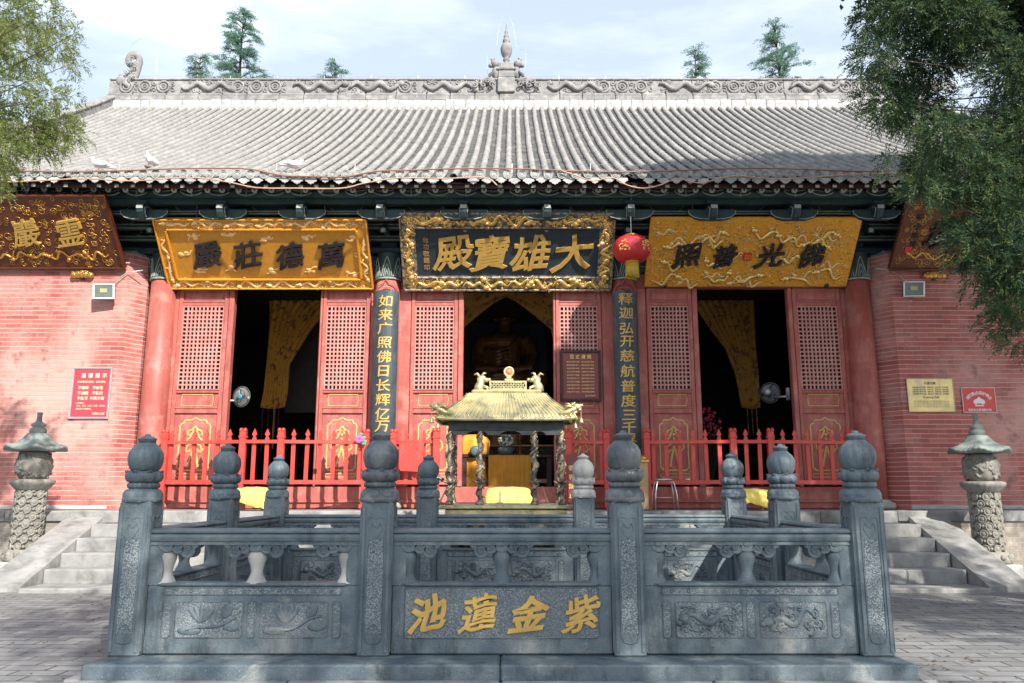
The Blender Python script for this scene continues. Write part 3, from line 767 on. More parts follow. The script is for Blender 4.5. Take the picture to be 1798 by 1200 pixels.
for i in range(n):
    x = -9.15 + i*0.2885 + rnd.uniform(-0.02, 0.02)
    z = roofz(ya, x) - 0.30
    if rproto is None: rproto = o = rl.build('rafter', [M['green_dark'], M['rafter_end'], M['ink']], H)
    else: o = inst(rproto, 'rafter', H, (0, 0, 0))
    o.location = (x - H.location.x, 14 - Y_DR, z - Z_T)
    z = roofz(13.0, x) - 0.185
    if fproto is None: fproto = o = fp.build('flying_rafter', [M['red_dark'], M['rafter_end']], H)
    else: o = inst(fproto, 'flying_rafter', H, (0, 0, 0))
    o.location = (x - H.location.x, 14 - Y_DR, z - Z_T)
# roof boards below the tiles
m = MB()
ys = [12.92 + i*0.5 for i in range(18)]; xs = [-XE + i*XE/12 for i in range(25)]
m.grid([[(x, y, roofz(y, x)-0.12) for y in ys] for x in xs])
hp(m, 'roof_boards', M['red_dark'])
m = MB()
for x0, x1 in zip(xs[:-1], xs[1:]):
    za, zb = roofz(12.93, x0), roofz(12.93, x1)
    for (dz0, dz1, y0, y1) in ((-0.185, -0.09, 13.0, 13.03), ):
        m.add([(x0, y0, za+dz0), (x1, y0, zb+dz0), (x1, y0, zb+dz1), (x0, y0, za+dz1), (x0, y1, za+dz0), (x1, y1, zb+dz0)], [(0,1,2,3), (4,5,1,0)])
hp(m, 'fascia', M['red_dark'])

# tiles: cover-tile ribs and pan tiles, overlapping down the slope
SP = 0.2325; NR = int(2*XE/SP); seg = 0.27
def roof_pts():
    pts = []; y = Y_EV
    while y < Y_RD:
        pts.append(y); sl = 0.555 + 0.027*(y-Y_EV); y += seg/math.sqrt(1+sl*sl)
    return pts + [Y_RD]
YP = roof_pts()
m = MB(); rnd = random.Random(9); m.smooth = True
def rib(m, x, r=0.066):
    jx = [rnd.uniform(-0.007, 0.007) for _ in YP]
    vs = []; rows = 0; K = 6
    for i in range(len(YP)-1):
        for (yy, rr, jj) in ((YP[i]+0.0, r*1.0, jx[i]), (YP[i+1]-0.004, r*0.86, jx[i])):
            sl = 0.555 + 0.027*(yy-Y_EV); q = 1/math.sqrt(1+sl*sl)
            for k in range(K+1):
                a = math.pi*k/K
                h = math.sin(a)*rr*1.05; w = math.cos(a)*rr
                vs.append((x+jj+w, yy - h*sl*q, roofz(yy, x) + h*q - 0.01))
            rows += 1
    m.add(vs, [(i*(K+1)+k, i*(K+1)+k+1, (i+1)*(K+1)+k+1, (i+1)*(K+1)+k) for i in range(rows-1) for k in range(K)])
for i in range(NR+1): rib(m, -XE + i*SP + rnd.uniform(-0.008, 0.008))
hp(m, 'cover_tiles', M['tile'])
m = MB()
for i in range(NR):
    x0, x1 = -XE + i*SP, -XE + (i+1)*SP
    vs = []; rows = 0
    for j in range(len(YP)-1):
        for yy, dz in ((YP[j], -0.012), (YP[j+1]-0.004, -0.038)):
            for k, dd in enumerate((0.0, -0.03, -0.04, -0.03, 0.0)):
                vs.append((x0 + (x1-x0)*k/4, yy, roofz(yy, (x0+x1)/2) + dz + dd + 0.02))
            rows += 1
    m.add(vs, [(a*5+k, a*5+k+1, (a+1)*5+k+1, (a+1)*5+k) for a in range(rows-1) for k in range(4)])
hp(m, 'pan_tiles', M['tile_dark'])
# eave tile ends
m = MB(); rnd = random.Random(10)
Mf = Matrix.Rotation(R(90), 3, 'X')
for i in range(NR+1):
    x = -XE + i*SP + rnd.uniform(-0.012, 0.012); z = roofz(Y_EV, x) + 0.03 + rnd.uniform(-0.008, 0.008)
    if rnd.random() < 0.05: continue
    tl = Matrix.Rotation(rnd.uniform(-0.08, 0.08), 3, 'Z') @ Mf
    m.mi = 0; m.smooth = False
    m.lathe([(0.080, -0.01), (0.083, 0.0), (0.083, 0.012), (0.074, 0.016), (0.070, 0.006), (0.03, 0.006), (0.026, 0.014), (0.008, 0.016)], (x, Y_EV-0.035, z), 18, M=tl)
    m.tube([(x+0.05*math.cos(a), Y_EV-0.048, z+0.05*math.sin(a)) for a in [k*math.pi/5 for k in range(11)]], 0.005, 4)
    # drip tile between
    if i < NR and rnd.random() > 0.03:
        xm = x + SP/2; zz = z - 0.075 + rnd.uniform(-0.01, 0.01)
        P = [(-0.09, 0.02), (-0.10, -0.03), (-0.06, -0.045), (-0.045, -0.07), (-0.015, -0.075), (0, -0.095), (0.015, -0.075), (0.045, -0.07), (0.06, -0.045), (0.10, -0.03), (0.09, 0.02)]
        m.mi = 1
        yt = Y_EV - 0.03
        m.prism([(xm+a, zz+b) for a, b in P], yt, yt+0.018)
hp(m, 'eave_tile_ends', [M['tile_end'], M['lime']])

# ridge
zr = roofz(Y_RD) - 0.02
xr = XC
m = MB()
m.mi = 1
rnd = random.Random(12)
x = -XE
while x < XE:
    w = rnd.uniform(0.25, 0.7)
    m.box(x, min(XE, x+w), Y_RD-0.28, Y_RD+0.28, zr-0.3, zr+0.07+rnd.uniform(-0.012, 0.012), 0.02); x += w
m.mi = 0
x = -XE
while x < XE:
    w = rnd.uniform(0.6, 1.0); w = min(w, XE-x)
    m.box(x, x+w-0.01, Y_RD-0.24, Y_RD+0.24, zr+0.07, zr+0.235, 0.02)
    m.box(x, x+w-0.01, Y_RD-0.19, Y_RD+0.19, zr+0.235, zr+0.34, 0.03)
    m.box(x, x+w-0.01, Y_RD-0.14, Y_RD+0.14, zr+0.34, zr+0.74, 0.015)
    m.box(x, x+w-0.01, Y_RD-0.18, Y_RD+0.18, zr+0.74, zr+0.80, 0.02)
    x += w
hp(m, 'roof_ridge', [M['ridge'], M['lime']])
m = MB(); m.smooth = True
yr = Y_RD-0.15; zc_ = zr+0.54
def spiral(m, cx, y, cz, r, turns=1.6, ph=0, dirn=1, tr=0.02, n=5, k=16, flat=None):
    pts = []
    for i in range(k):
        a = ph + dirn*turns*2*math.pi*i/(k-1); q = r*(1-0.82*i/(k-1))
        pts.append((cx+q*math.cos(a), y, cz+q*math.sin(a)))
    m.tube(pts, [tr*(1-0.4*i/(k-1)) for i in range(k)], n, flat=flat)
x = -XE + 0.5; k = 0
while x < XE-0.3:
    if abs(x - xr) > 0.55:
        bl = int((x+XE)/1.75) % 2
        if bl == 0:
            pts = [(x+0.17*math.cos(a), yr, zc_+0.17*math.sin(a)) for a in [q*math.pi/7 for q in range(15)]]
            m.tube(pts, 0.035, 6, cap=False); pts = [(x+0.085*math.cos(a), yr, zc_+0.085*math.sin(a)) for a in [q*math.pi/5 for q in range(11)]]
            m.tube(pts, 0.026, 6, cap=False); m.ell((x, yr, zc_), 0.035, 8, 5)
            for s_ in (-1, 1):
                spiral(m, x+0.27, yr, zc_+s_*0.1, 0.08, 1.2, rnd.uniform(0, 6), s_, 0.024, 5, 10)
            x += 0.54
        else:
            n_ = 18; ph = rnd.uniform(0, 6)
            pts = [(x + 1.5*i/(n_-1), yr - 0.02, zc_ + 0.10*math.sin(ph + i*0.85)) for i in range(n_)]
            m.tube(pts, [0.04 + 0.045*math.sin(math.pi*i/(n_-1)) for i in range(n_)], 7)
            for q in range(n_-2): m.ell((pts[q+1][0], yr-0.03, pts[q+1][2]+0.06), (0.018, 0.03, 0.05), 5, 4)
            m.ell(pts[-1], (0.11, 0.07, 0.09), 8, 5)
            for q in range(22):
                spiral(m, x + rnd.uniform(0, 1.5), yr+0.01, zc_ + rnd.choice((-0.12, 0.12)) + rnd.uniform(-.03, .03), 0.07, 1.1, rnd.uniform(0, 6), rnd.choice((-1, 1)), 0.030, 5, 9)
            x += 1.62
    else: x += 0.3
hp(m, 'ridge_carving', M['ridge'])
# descending end ridges
for sx in (-1, 1):
    m = MB()
    for j in range(0, len(YP)-2, 2):
        y0, y1 = YP[j], YP[j+2]; xx = sx*(XE-0.1)
        m.bar((xx, y0, roofz(y0, xx)+0.12), (xx, y1, roofz(y1, xx)+0.12), 0.26, 0.36, c=0.03)
        m.bar((xx, y0, roofz(y0, xx)+0.33), (xx, y1-0.02, roofz(y1, xx)+0.33), 0.32, 0.07, c=0.02)
        m.smooth = True
        spiral(m, xx - sx*0.0, (y0+y1)/2, 0, 0.0, 1, 0, 1, 0.001, 3, 3)
        m.smooth = False
    hp(m, 'end_ridge', M['ridge'])
    # dragon-tail finial: a thick curl on a block with a head biting the ridge
    m = MB(); m.smooth = True
    X0 = 0.0; m0 = len(m.v)
    pts = []
    for i in range(26):
        u = i/25
        if u < 0.45:
            a = u/0.45; pts.append((X0 + sx*(0.25 - 0.62*a + 0.15*a*a), Y_RD-0.05, zr+0.55 + 1.0*a))
        else:
            a = (u-0.45)/0.55; th = math.pi*(0.0 + 1.9*a); q = 0.30*(1-0.62*a)
            pts.append((X0 - sx*0.22 + sx*0.30 - sx*q*math.cos(th) - 0*sx, Y_RD-0.05, zr+1.55 + q*math.sin(th)))
    m.tube(pts, [0.30 - 0.16*min(1, i/12) - (0.05 if i > 18 else 0)*(i-18)/7 for i in range(26)], 10, flat=0.7)
    m.ell((X0+sx*0.45, Y_RD-0.05, zr+0.75), (0.28, 0.22, 0.24), 10, 7)
    m.ell((X0+sx*0.72, Y_RD-0.05, zr+0.68), (0.18, 0.15, 0.12), 10, 7)
    for q in range(5): m.ell((X0+sx*(0.1+0.14*q), Y_RD-0.1, zr+0.98-0.05*q+0.1*(q % 2)), (0.09, 0.09, 0.12), 8, 5)
    for q in range(6): m.tube([pts[2+q*2], tuple(Vector(pts[2+q*2]) + Vector((sx*0.30, 0, 0.05)))], [0.08, 0.02], 6)
    m.v = [(sx*(XE-0.62) + p[0]*0.66, Y_RD + (p[1]-Y_RD)*0.8, zr+0.7 + (p[2]-zr-0.7)*0.84) for p in m.v]
    for q in range(7): spiral(m, sx*(XE-0.62)+0.12*math.sin(q*2.1), Y_RD-0.24, zr+0.75+0.13*q*0.8, 0.08, 1.2, q, 1, 0.02, 5, 10)
    hp(m, 'ridge_end_ornament', M['ridge'])
# centre finial
xf = xat(889, 120, Y_RD)
m = MB()
m.box(xf-0.25, xf+0.25, Y_RD-0.26, Y_RD+0.26, zr+0.33, zr+0.80, 0.02)
m.box(xf-0.24, xf+0.24, Y_RD-0.22, Y_RD+0.22, zr+0.80, zr+1.04, 0.03)
m.box(xf-0.29, xf+0.29, Y_RD-0.25, Y_RD+0.25, zr+1.04, zr+1.10, 0.02)
m.box(xf-0.20, xf+0.20, Y_RD-0.2, Y_RD+0.2, zr+1.10, zr+1.30, 0.03)
hp(m, 'finial_pedestal', M['ridge'])
m = MB(); m.smooth = True
m.lathe([(0.16, zr+1.28), (0.11, zr+1.36), (0.10, zr+1.42), (0.15, zr+1.46), (0.13, zr+1.5), (0.09, zr+1.54), (0.19, zr+1.60), (0.24, zr+1.72), (0.25, zr+1.84), (0.19, zr+1.97), (0.11, zr+2.02), (0.16, zr+2.06), (0.14, zr+2.13), (0.09, zr+2.16), (0.12, zr+2.2), (0.10, zr+2.27), (0.06, zr+2.3), (0.08, zr+2.34), (0.065, zr+2.4), (0.035, zr+2.44), (0.02, zr+2.62)], (xf, Y_RD, 0), 20, rf=lambda t_, z: 0.64+0.06*abs(math.cos(4*t_)))
hp(m, 'spire', M['ridge'])
for sx in (-1, 1):
    m = MB(); m.smooth = True
    X0 = xf + sx*0.30
    m.ell((X0, Y_RD-0.08, zr+1.0), (0.13, 0.14, 0.22), 8, 6); m.ell((X0+sx*0.04, Y_RD-0.1, zr+1.28), (0.13, 0.13, 0.13), 8, 6)
    m.tube([(X0+sx*.05, Y_RD-.1, zr+1.35), (X0+sx*0.12, Y_RD-0.1, zr+1.44), (X0+sx*0.04, Y_RD-.1, zr+1.47)], [0.06, 0.05, 0.03], 6)
    m.ell((X0+sx*0.16, Y_RD-0.12, zr+1.22), (0.07, 0.08, 0.06), 8, 6)
    for q in (-1, 1): m.tube([(X0+sx*0.05, Y_RD-.15, zr+1.0), (X0+sx*(0.18), Y_RD-.2, zr+0.88), (X0+sx*0.2, Y_RD-.2, zr+0.76)], 0.05, 6)
    m.ell((X0+sx*0.28, Y_RD-0.15, zr+0.72), (0.28, 0.12, 0.14), 10, 6)
    for q in range(5): spiral(m, X0+sx*(0.12+0.12*q), Y_RD-0.26, zr+0.55+0.12*(q % 2), 0.09, 1.2, q, 1, 0.028, 5, 10)
    hp(m, 'ridge_lion', M['ridge'])
# ---------------------------------------------------------------- plaques
def dragon(m, path, r, rnd, legs=True, head=True, flat=0.6):
    n = len(path); m.smooth = True
    m.tube(path, [r*(0.35+0.75*math.sin(math.pi*min(1, (i+1.5)/n*0.95))) for i in range(n)], 6, flat=flat)
    if head:
        p = Vector(path[0]); d = (p - Vector(path[1])).normalized()
        m.ell(p + d*r*0.8, (r*1.9, r*1.1, r*1.5), 7, 5); m.ell(p + d*r*2.6, (r*1.2, r*0.9, r*0.9), 6, 4)
        for a in (0.6, 1.1, 2.0, 2.6):
            e = Vector((math.cos(a), -0.1, math.sin(a)))
            m.tube([p, p + e*r*2.4 - d*r*0.8], [r*0.4, r*0.1], 4)
    if legs:
        for i in (n//4, n//2, 3*n//4):
            p = Vector(path[i]); a = rnd.uniform(0, 6.28)
            e = Vector((math.cos(a), -0.05, math.sin(a))); q = p + e*r*2.2
            m.tube([p, q], [r*0.5, r*0.3], 4)
            for b in (-0.6, 0, 0.6): m.tube([q, q + Vector((math.cos(a+b), 0, math.sin(a+b)))*r*1.3], [r*0.28, r*0.1], 4)
_wr = random.Random(404)
def wig(x0, z0, x1, z1, amp, n, y, ph, k=1.5):
    k2, p2, kk = _wr.uniform(.4, 2.2), _wr.uniform(0, 6), k*_wr.uniform(.7, 1.25)
    a, b = Vector((x0, 0, z0)), Vector((x1, 0, z1)); d = b-a; nn = Vector((-d.z, 0, d.x)).normalized()
    return [tuple(a + d*i/(n-1) + nn*amp*(0.75*math.sin(ph + kk*2*math.pi*i/(n-1)) + 0.45*math.sin(p2 + k2*2*math.pi*i/(n-1))) + Vector((0, y, 0))) for i in range(n)]
def plaque(name, pxs, rows, yb, yt, label):
    """pxs: bottom left/right pixel columns of the photograph, rows: bottom/top pixel rows, yb/yt: distances of bottom and top edge"""
    (x0, zb), (x1, _) = at(pxs[0], rows[0], yb), at(pxs[1], rows[0], yb)
    zt = zat(rows[1], yt)
    Wd = x1-x0; Hh = math.hypot(yb-yt, zt-zb)
    e = empty(name, ((x0+x1)/2, yb, zb), label, 'name board', rot=(math.atan2(yb-yt, zt-zb), 0, 0))
    return e, Wd, Hh
def letters(e, mt, chars, xs, z, size, y, off=0.02, ext=0.03, sx=1.0, rnd=random.Random(1), rot=0.06):
    for ch, x in zip(chars, xs):
        m = MB(); m.text(ch, (x, y, z + rnd.uniform(-.01, .01)), size*rnd.uniform(0.95, 1.06), off=off, ext=ext, shear=0.02, rot=rnd.uniform(-0.06, -0.01), sx=sx, rise=0.10)
        m.build('character', mt, e)
def hooks(e, W_, n=2):
    for s_ in (-1, 1):
        m = MB(); m.smooth = True; m.lathe([(0.045, 0), (0.05, 0.03), (0.035, 0.05)], (s_*W_*0.4, 0.02, 0.03), 12, M=Matrix.Rotation(R(90), 3, 'X'))
        m.build('bracket_knob', M['black_metal'], e)
        m = MB(); m.tube([(s_*W_*0.3, 0.1, 0.9), (s_*W_*0.3, 0.05, 1.35), (s_*W_*0.3, 0.3, 1.75)], 0.012, 5); m.build('hanging_rod', M['black_metal'], e)

# centre board
e, w, h = plaque('name_board', (711, 1071), (508, 375), 14.42, 13.5, 'blue-black board with gold carved dragon frame and gold characters 大雄寶殿 over the middle doorway')
b = 0.255
m = MB(); m.box(-w/2+b, w/2-b, 0.0, 0.05, b, h-b); m.build('board', M['navy'], e)
m = MB()
m.box(-w/2, w/2, -0.03, 0.06, 0, b); m.box(-w/2, w/2, -0.03, 0.06, h-b, h); m.box(-w/2, -w/2+b, -0.03, 0.06, b, h-b); m.box(w/2-b, w/2, -0.03, 0.06, b, h-b)
for (x0, x1, z0, z1) in ((-w/2, w/2, -0.02, 0.02), (-w/2, w/2, h-0.02, h+0.03), (-w/2-0.02, -w/2+0.02, 0, h), (w/2-0.02, w/2+0.02, 0, h), (-w/2+b-.02, w/2-b+.02, b-0.02, b+0.015), (-w/2+b-.02, w/2-b+.02, h-b-0.015, h-b+0.02)):
    m.box(x0, x1, -0.07, 0.05, z0, z1, 0.008)
fr = m.build('frame', M['soot_brass'], e)
m = MB(); rnd = random.Random(21); y = -0.05
for zc in (b/2, h-b/2):
    for k in range(8):
        xa = -w/2+0.25 + k*(w-0.5)/8; dr = 1 if k % 2 else -1
        x0, x1 = (xa, xa+0.42) if dr > 0 else (xa+0.42, xa)
        dragon(m, wig(x0, zc, x1, zc+rnd.uniform(-.03, .03), 0.075, 14, y-0.01, rnd.uniform(0, 6), 1.4), 0.036, rnd)
    for k in range(130): spiral(m, rnd.uniform(-w/2+0.06, w/2-0.06), y+0.02, zc + rnd.uniform(-0.1, 0.1), rnd.uniform(.035, .06), 1.1, rnd.uniform(0, 6), rnd.choice((-1, 1)), 0.019, 4, 8, flat=0.7)
for sx in (-1, 1):
    for k in range(3):
        za = b + 0.03 + k*(h-2*b)/3
        dragon(m, wig(sx*(w/2-b/2), za, sx*(w/2-b/2), za+0.28, 0.06, 12, y-0.01, rnd.uniform(0, 6), 1.2), 0.034, rnd)
    for k in range(30): spiral(m, sx*(w/2-b/2)+rnd.uniform(-0.09, 0.09), y+0.02, rnd.uniform(0.1, h-0.1), 0.05, 1.1, rnd.uniform(0, 6), rnd.choice((-1, 1)), 0.016, 4, 8, flat=0.7)
m.build('dragon_carving', M['gold'], fr)
rnd = random.Random(3)
cx_of = lambda px: (px - 891) / 372 * w
letters(e, M['gold_paint'], '殿寶雄大', [cx_of(795), cx_of(860), cx_of(930), cx_of(1005)], h/2-0.01, 0.70, 0.0, 0.018, 0.035, 1.0, rnd)
m = MB()
for i, ch in enumerate('台功敬題印'): m.text(ch, (cx_of(747), 0.0, h/2+0.24-i*0.135), 0.115, off=0.012, ext=0.01)
m.build('signature', M['ochre_letter'], e)
hooks(e, w)

# left ochre board
e, w, h = plaque('name_board', (298, 656), (507, 384), 14.42, 13.5, 'ochre gold board with dark characters 萬德莊嚴 and dragon border over the left doorway')
b = 0.21
m = MB(); m.box(-w/2, w/2, -0.01, 0.06, 0, h, 0.01); m.build('board', M['gold_field2'], e)
m = MB(); rnd = random.Random(22)
for (x0, x1, z0, z1, t_) in ((-w/2, w/2, 0, 0.03, 1), (-w/2, w/2, h-0.03, h, 1), (-w/2, -w/2+0.03, 0.03, h-.03, 1), (w/2-0.03, w/2, 0.03, h-.03, 1),
        (-w/2+b, w/2-b, b-0.03, b+0.01, 1), (-w/2+b, w/2-b, h-b-0.01, h-b+0.03, 1), (-w/2+b-.03, -w/2+b+.01, b+.01, h-b-.01, 1), (w/2-b-.01, w/2-b+.03, b+.01, h-b-.01, 1)):
    m.box(x0, x1, -0.055, -0.008, z0, z1, 0.008)
m.mi = 1
m.box(-w/2+.03, w/2-.03, -0.025, -0.009, 0.03, b-.03); m.box(-w/2+.03, w/2-.03, -0.025, -0.009, h-b+.03, h-.03)
m.box(-w/2+.03, -w/2+b-.03, -0.025, -0.009, b-.03, h-b+.03); m.box(w/2-b+.03, w/2-.03, -0.025, -0.009, b-.03, h-b+.03)
fr = m.build('frame', [M['gold_field'], M['gold_field2']], e)
m = MB(); y = -0.03
for zc in (b/2, h-b/2):
    for k in range(6):
        xa = -w/2+0.2 + k*(w-0.4)/6
        dragon(m, wig(xa, zc, xa+0.46, zc, 0.055, 14, y, rnd.uniform(0, 6), 1.6), 0.028, rnd)
    for k in range(80): spiral(m, rnd.uniform(-w/2+0.06, w/2-0.06), y, zc + rnd.uniform(-0.07, 0.07), 0.04, 1.1, rnd.uniform(0, 6), rnd.choice((-1, 1)), 0.011, 4, 8, flat=0.7)
for sx in (-1, 1):
    for k in range(2): dragon(m, wig(sx*(w/2-b/2), b+k*0.45, sx*(w/2-b/2), b+0.4+k*.45, 0.045, 12, y, rnd.uniform(0, 6), 1.4), 0.022, rnd)
m.build('dragon_carving', M['pale_gold'], fr)
cx_of = lambda px: (px - 466) / 366 * w
m = MB(); y = -0.014
for px, zz in ((345, .75), (408, .78), (470, .72), (545, .75), (620, .72), (345, .28), (400, .3), (472, .26), (540, .28), (612, .22), (325, .5), (632, .5)):
    x = cx_of(px)
    for q in range(4):
        a = rnd.uniform(0, 6.28); m.ell((x+0.05*math.cos(a)+q*0.03-.04, y, h*zz+0.04*math.sin(a)), (rnd.uniform(.025, .055), 0.012, rnd.uniform(.02, .04)), 7, 4)
    m.tube(wig(x-0.1, h*zz-0.04, x+0.14, h*zz+0.05, 0.03, 8, y, rnd.uniform(0, 6), 1), 0.014, 4, flat=0.5)
m.build('cloud_inlay', M['pale_gold'], e)
m = MB(); rnd = random.Random(5)
letters(e, M['ink'], '嚴莊德萬', [cx_of(363), cx_of(434), cx_of(507), cx_of(581)], h/2-0.01, 0.52, -0.01, 0.018, 0.045, 1.0, rnd, 0.03); hooks(e, w)

# right golden board
e, w, h = plaque('name_board', (1131, 1486), (504, 382), 14.42, 13.5, 'bright golden board with carved dragons and dark characters 佛光普照 over the right doorway')
m = MB(); m.box(-w/2, w/2, -0.01, 0.06, 0, h, 0.015); m.build('board', M['gold_field'], e)
m = MB(); rnd = random.Random(23); y = -0.02
cx_of = lambda px: (px - 1320) / 362 * w
for (x, z, L_) in ((-1.5, .85, .5), (-1.55, .45, .5), (-.95, .95, .5), (-1.3, .2, .6), (-.55, 1.05, .5), (.0, 1.1, .6), (.45, 1.0, .5), (.95, .95, .5), (1.35, .8, .5), (1.3, .35, .55), (.75, .2, .6), (.2, .22, .55), (-.35, .22, .55), (-.8, .5, .4), (.85, .6, .4), (1.45, 1.1, .4)):
    dragon(m, wig(x, z, x+L_*rnd.choice((-1, 1))*0.8, z-0.1, 0.085, 15, y-0.01, rnd.uniform(0, 6), 1.3), 0.036, rnd)
for k in range(60):
    spiral(m, rnd.uniform(-w/2+.08, w/2-.08), y+0.008, rnd.uniform(.08, h-.08), 0.05, 1.1, rnd.uniform(0, 6), rnd.choice((-1, 1)), 0.010, 4, 8, flat=0.7)
for k in range(170):
    spiral(m, rnd.uniform(-w/2+.08, w/2-.08), y+0.004, rnd.uniform(.08, h-.08), rnd.uniform(.03, .06), 1.2, rnd.uniform(0, 6), rnd.choice((-1, 1)), 0.013, 4, 8, flat=0.8)
m.build('dragon_carving', M['gold'], e)
m = MB()
for k in range(14):
    x = -w/2+.2+k*(w-.5)/14; z = rnd.choice((.2, .55, 1.0))+rnd.uniform(-.1, .1)
    dragon(m, wig(x, z, x+rnd.uniform(.3, .45), z+rnd.uniform(-.15, .15), 0.07, 13, y-0.004, rnd.uniform(0, 6), 1.3), 0.024, rnd)
m.build('dragon_carving', M['pale_gold'], e)
m = MB()
for k in range(230):
    m.ell((rnd.uniform(-w/2+.04, w/2-.04), -0.012, rnd.uniform(.04, h-.04)), (rnd.uniform(.02, .045), 0.012, rnd.uniform(.012, .03)), 6, 4)
m.mi = 1
for k in range(130):  # pale beads stand in for sun glints, crowding towards the left
    u = rnd.random()**1.6
    m.ell((-w/2+.06+u*(w-.2), -0.024, rnd.uniform(.25, h-.06)), (rnd.uniform(.010, .022), 0.012, rnd.uniform(.008, .018)), 6, 4)
m.mi = 0
m.build('cloud_ground_glints', [M['gold_line'], M['pale_gold']], e)
m = MB(); rnd = random.Random(6)
letters(e, M['ink'], '照普光佛', [cx_of(1208), cx_of(1273), cx_of(1352), cx_of(1424)], h/2-0.04, 0.48, -0.02, 0.016, 0.05, 1.0, rnd, 0.1)
m = MB(); m.box(cx_of(1314)-.075, cx_of(1314)+.075, -0.05, -0.01, h/2-0.14, h/2+0.01, .01)
m.mi = 1; m.text('印', (cx_of(1314), -0.05, h/2-0.065), 0.12, off=0.005, ext=0.006)
m.build('red_seal', [M['sign_red'], M['gold_field']], e); hooks(e, w)

# the two brown boards on the brick walls
for side in (-1, 1):
    if side < 0:
        e, w, h = plaque('name_board', (-157, 221), (472, 342), 14.06, 13.1, 'brown lacquered board with gold cloud scrolls and gold characters above the left brick wall')
        cxp = 32
    else:
        e, w, h = plaque('name_board', (1560, 1940), (474, 342), 14.06, 13.1, 'brown gilded board with dark characters half hidden by the juniper above the right brick wall')
        cxp = 1750
    m = MB(); m.box(-w/2, w/2, -0.01, 0.07, 0, h, 0.012); m.build('board', M['gold_red'], e)
    m = MB()
    for (x0, x1, z0, z1) in ((-w/2, w/2, 0, 0.035), (-w/2, w/2, h-0.035, h), (-w/2, -w/2+0.035, 0.035, h-.035), (w/2-0.035, w/2, 0.035, h-.035)): m.box(x0, x1, -0.04, -0.012, z0, z1, 0.006)
    m.build('frame', M['gold_red'], e)
    rnd = random.Random(31 + side)
    m = MB(); m.smooth = True
    for k in range(330):
        x, z = rnd.uniform(-w/2+.08, w/2-.08), rnd.uniform(.08, h-.08)
        spiral(m, x, -0.014, z, rnd.uniform(0.04, 0.08), rnd.choice((1.0, 1.4)), rnd.uniform(0, 6), rnd.choice((-1, 1)), 0.0075, 4, 12, flat=0.8)
    for k in range(10):
        x = -w/2+0.3+k*(w-0.6)/10; dragon(m, wig(x, .25, x+0.4, .3, 0.07, 14, -0.022, rnd.uniform(0, 6), 1.4), 0.022, rnd)
    m.build('cloud_scrolls', M['gold_line'] if side < 0 else M['gold_line'], e)
    m = MB(); rnd = random.Random(8)
    sc_ = (378/w)
    if side < 0: letters(e, M['gold_paint'], '勝巖霊', [(-13-cxp)/sc_, (68-cxp)/sc_, (143-cxp)/sc_], h/2, 0.58, -0.012, 0.012, 0.05, 0.9, rnd, 0.02)
    else: letters(e, M['ink'], '境', [(1634-cxp)/sc_], h/2, 0.54, -0.012, 0.018, 0.05, 1.0, rnd, 0.02)
    if side > 0:
        m = MB()
        for i, ch in enumerate('癸未年秋'): m.text(ch, ((1590-cxp)/sc_, -0.012, h/2+.3-i*.17), 0.14, off=0.012, ext=0.012)
        m.build('signature', M['ink'], e)
        m = MB(); m.box((1584-cxp)/sc_-.06, (1584-cxp)/sc_+.06, -.035, -.012, .35, .48, .008); m.build('red_seal', M['sign_red'], e)
    # gilded support below
    px, py = ((145, 483) if side < 0 else (1640, 484))
    x, z = at(px, py, 14.1)
    s_ = empty('cloud_support', (x, 14.14, z), 'small gilded cloud-shaped support under the brown board on the %s wall' % ('sunlit left brick' if side < 0 else 'shaded right brick'), 'support', 'gilded supports under the side boards')
    m = MB(); m.smooth = True
    for q in range(-2, 3): m.ell((q*0.075, -0.05, 0.02 - abs(q)*0.015), (0.07, 0.06, 0.085-abs(q)*0.012), 9, 6)
    for q in range(-2, 3): spiral(m, q*0.075, -0.11, 0.02, 0.04, 1.2, q, 1, 0.012, 4, 9)
    m.build('cloud', M['gold_line'], s_)
    m = MB(); m.box(-0.03, 0.03, -0.03, 0.0, -0.09, 0.06); m.build('peg', M['black_metal'], s_)

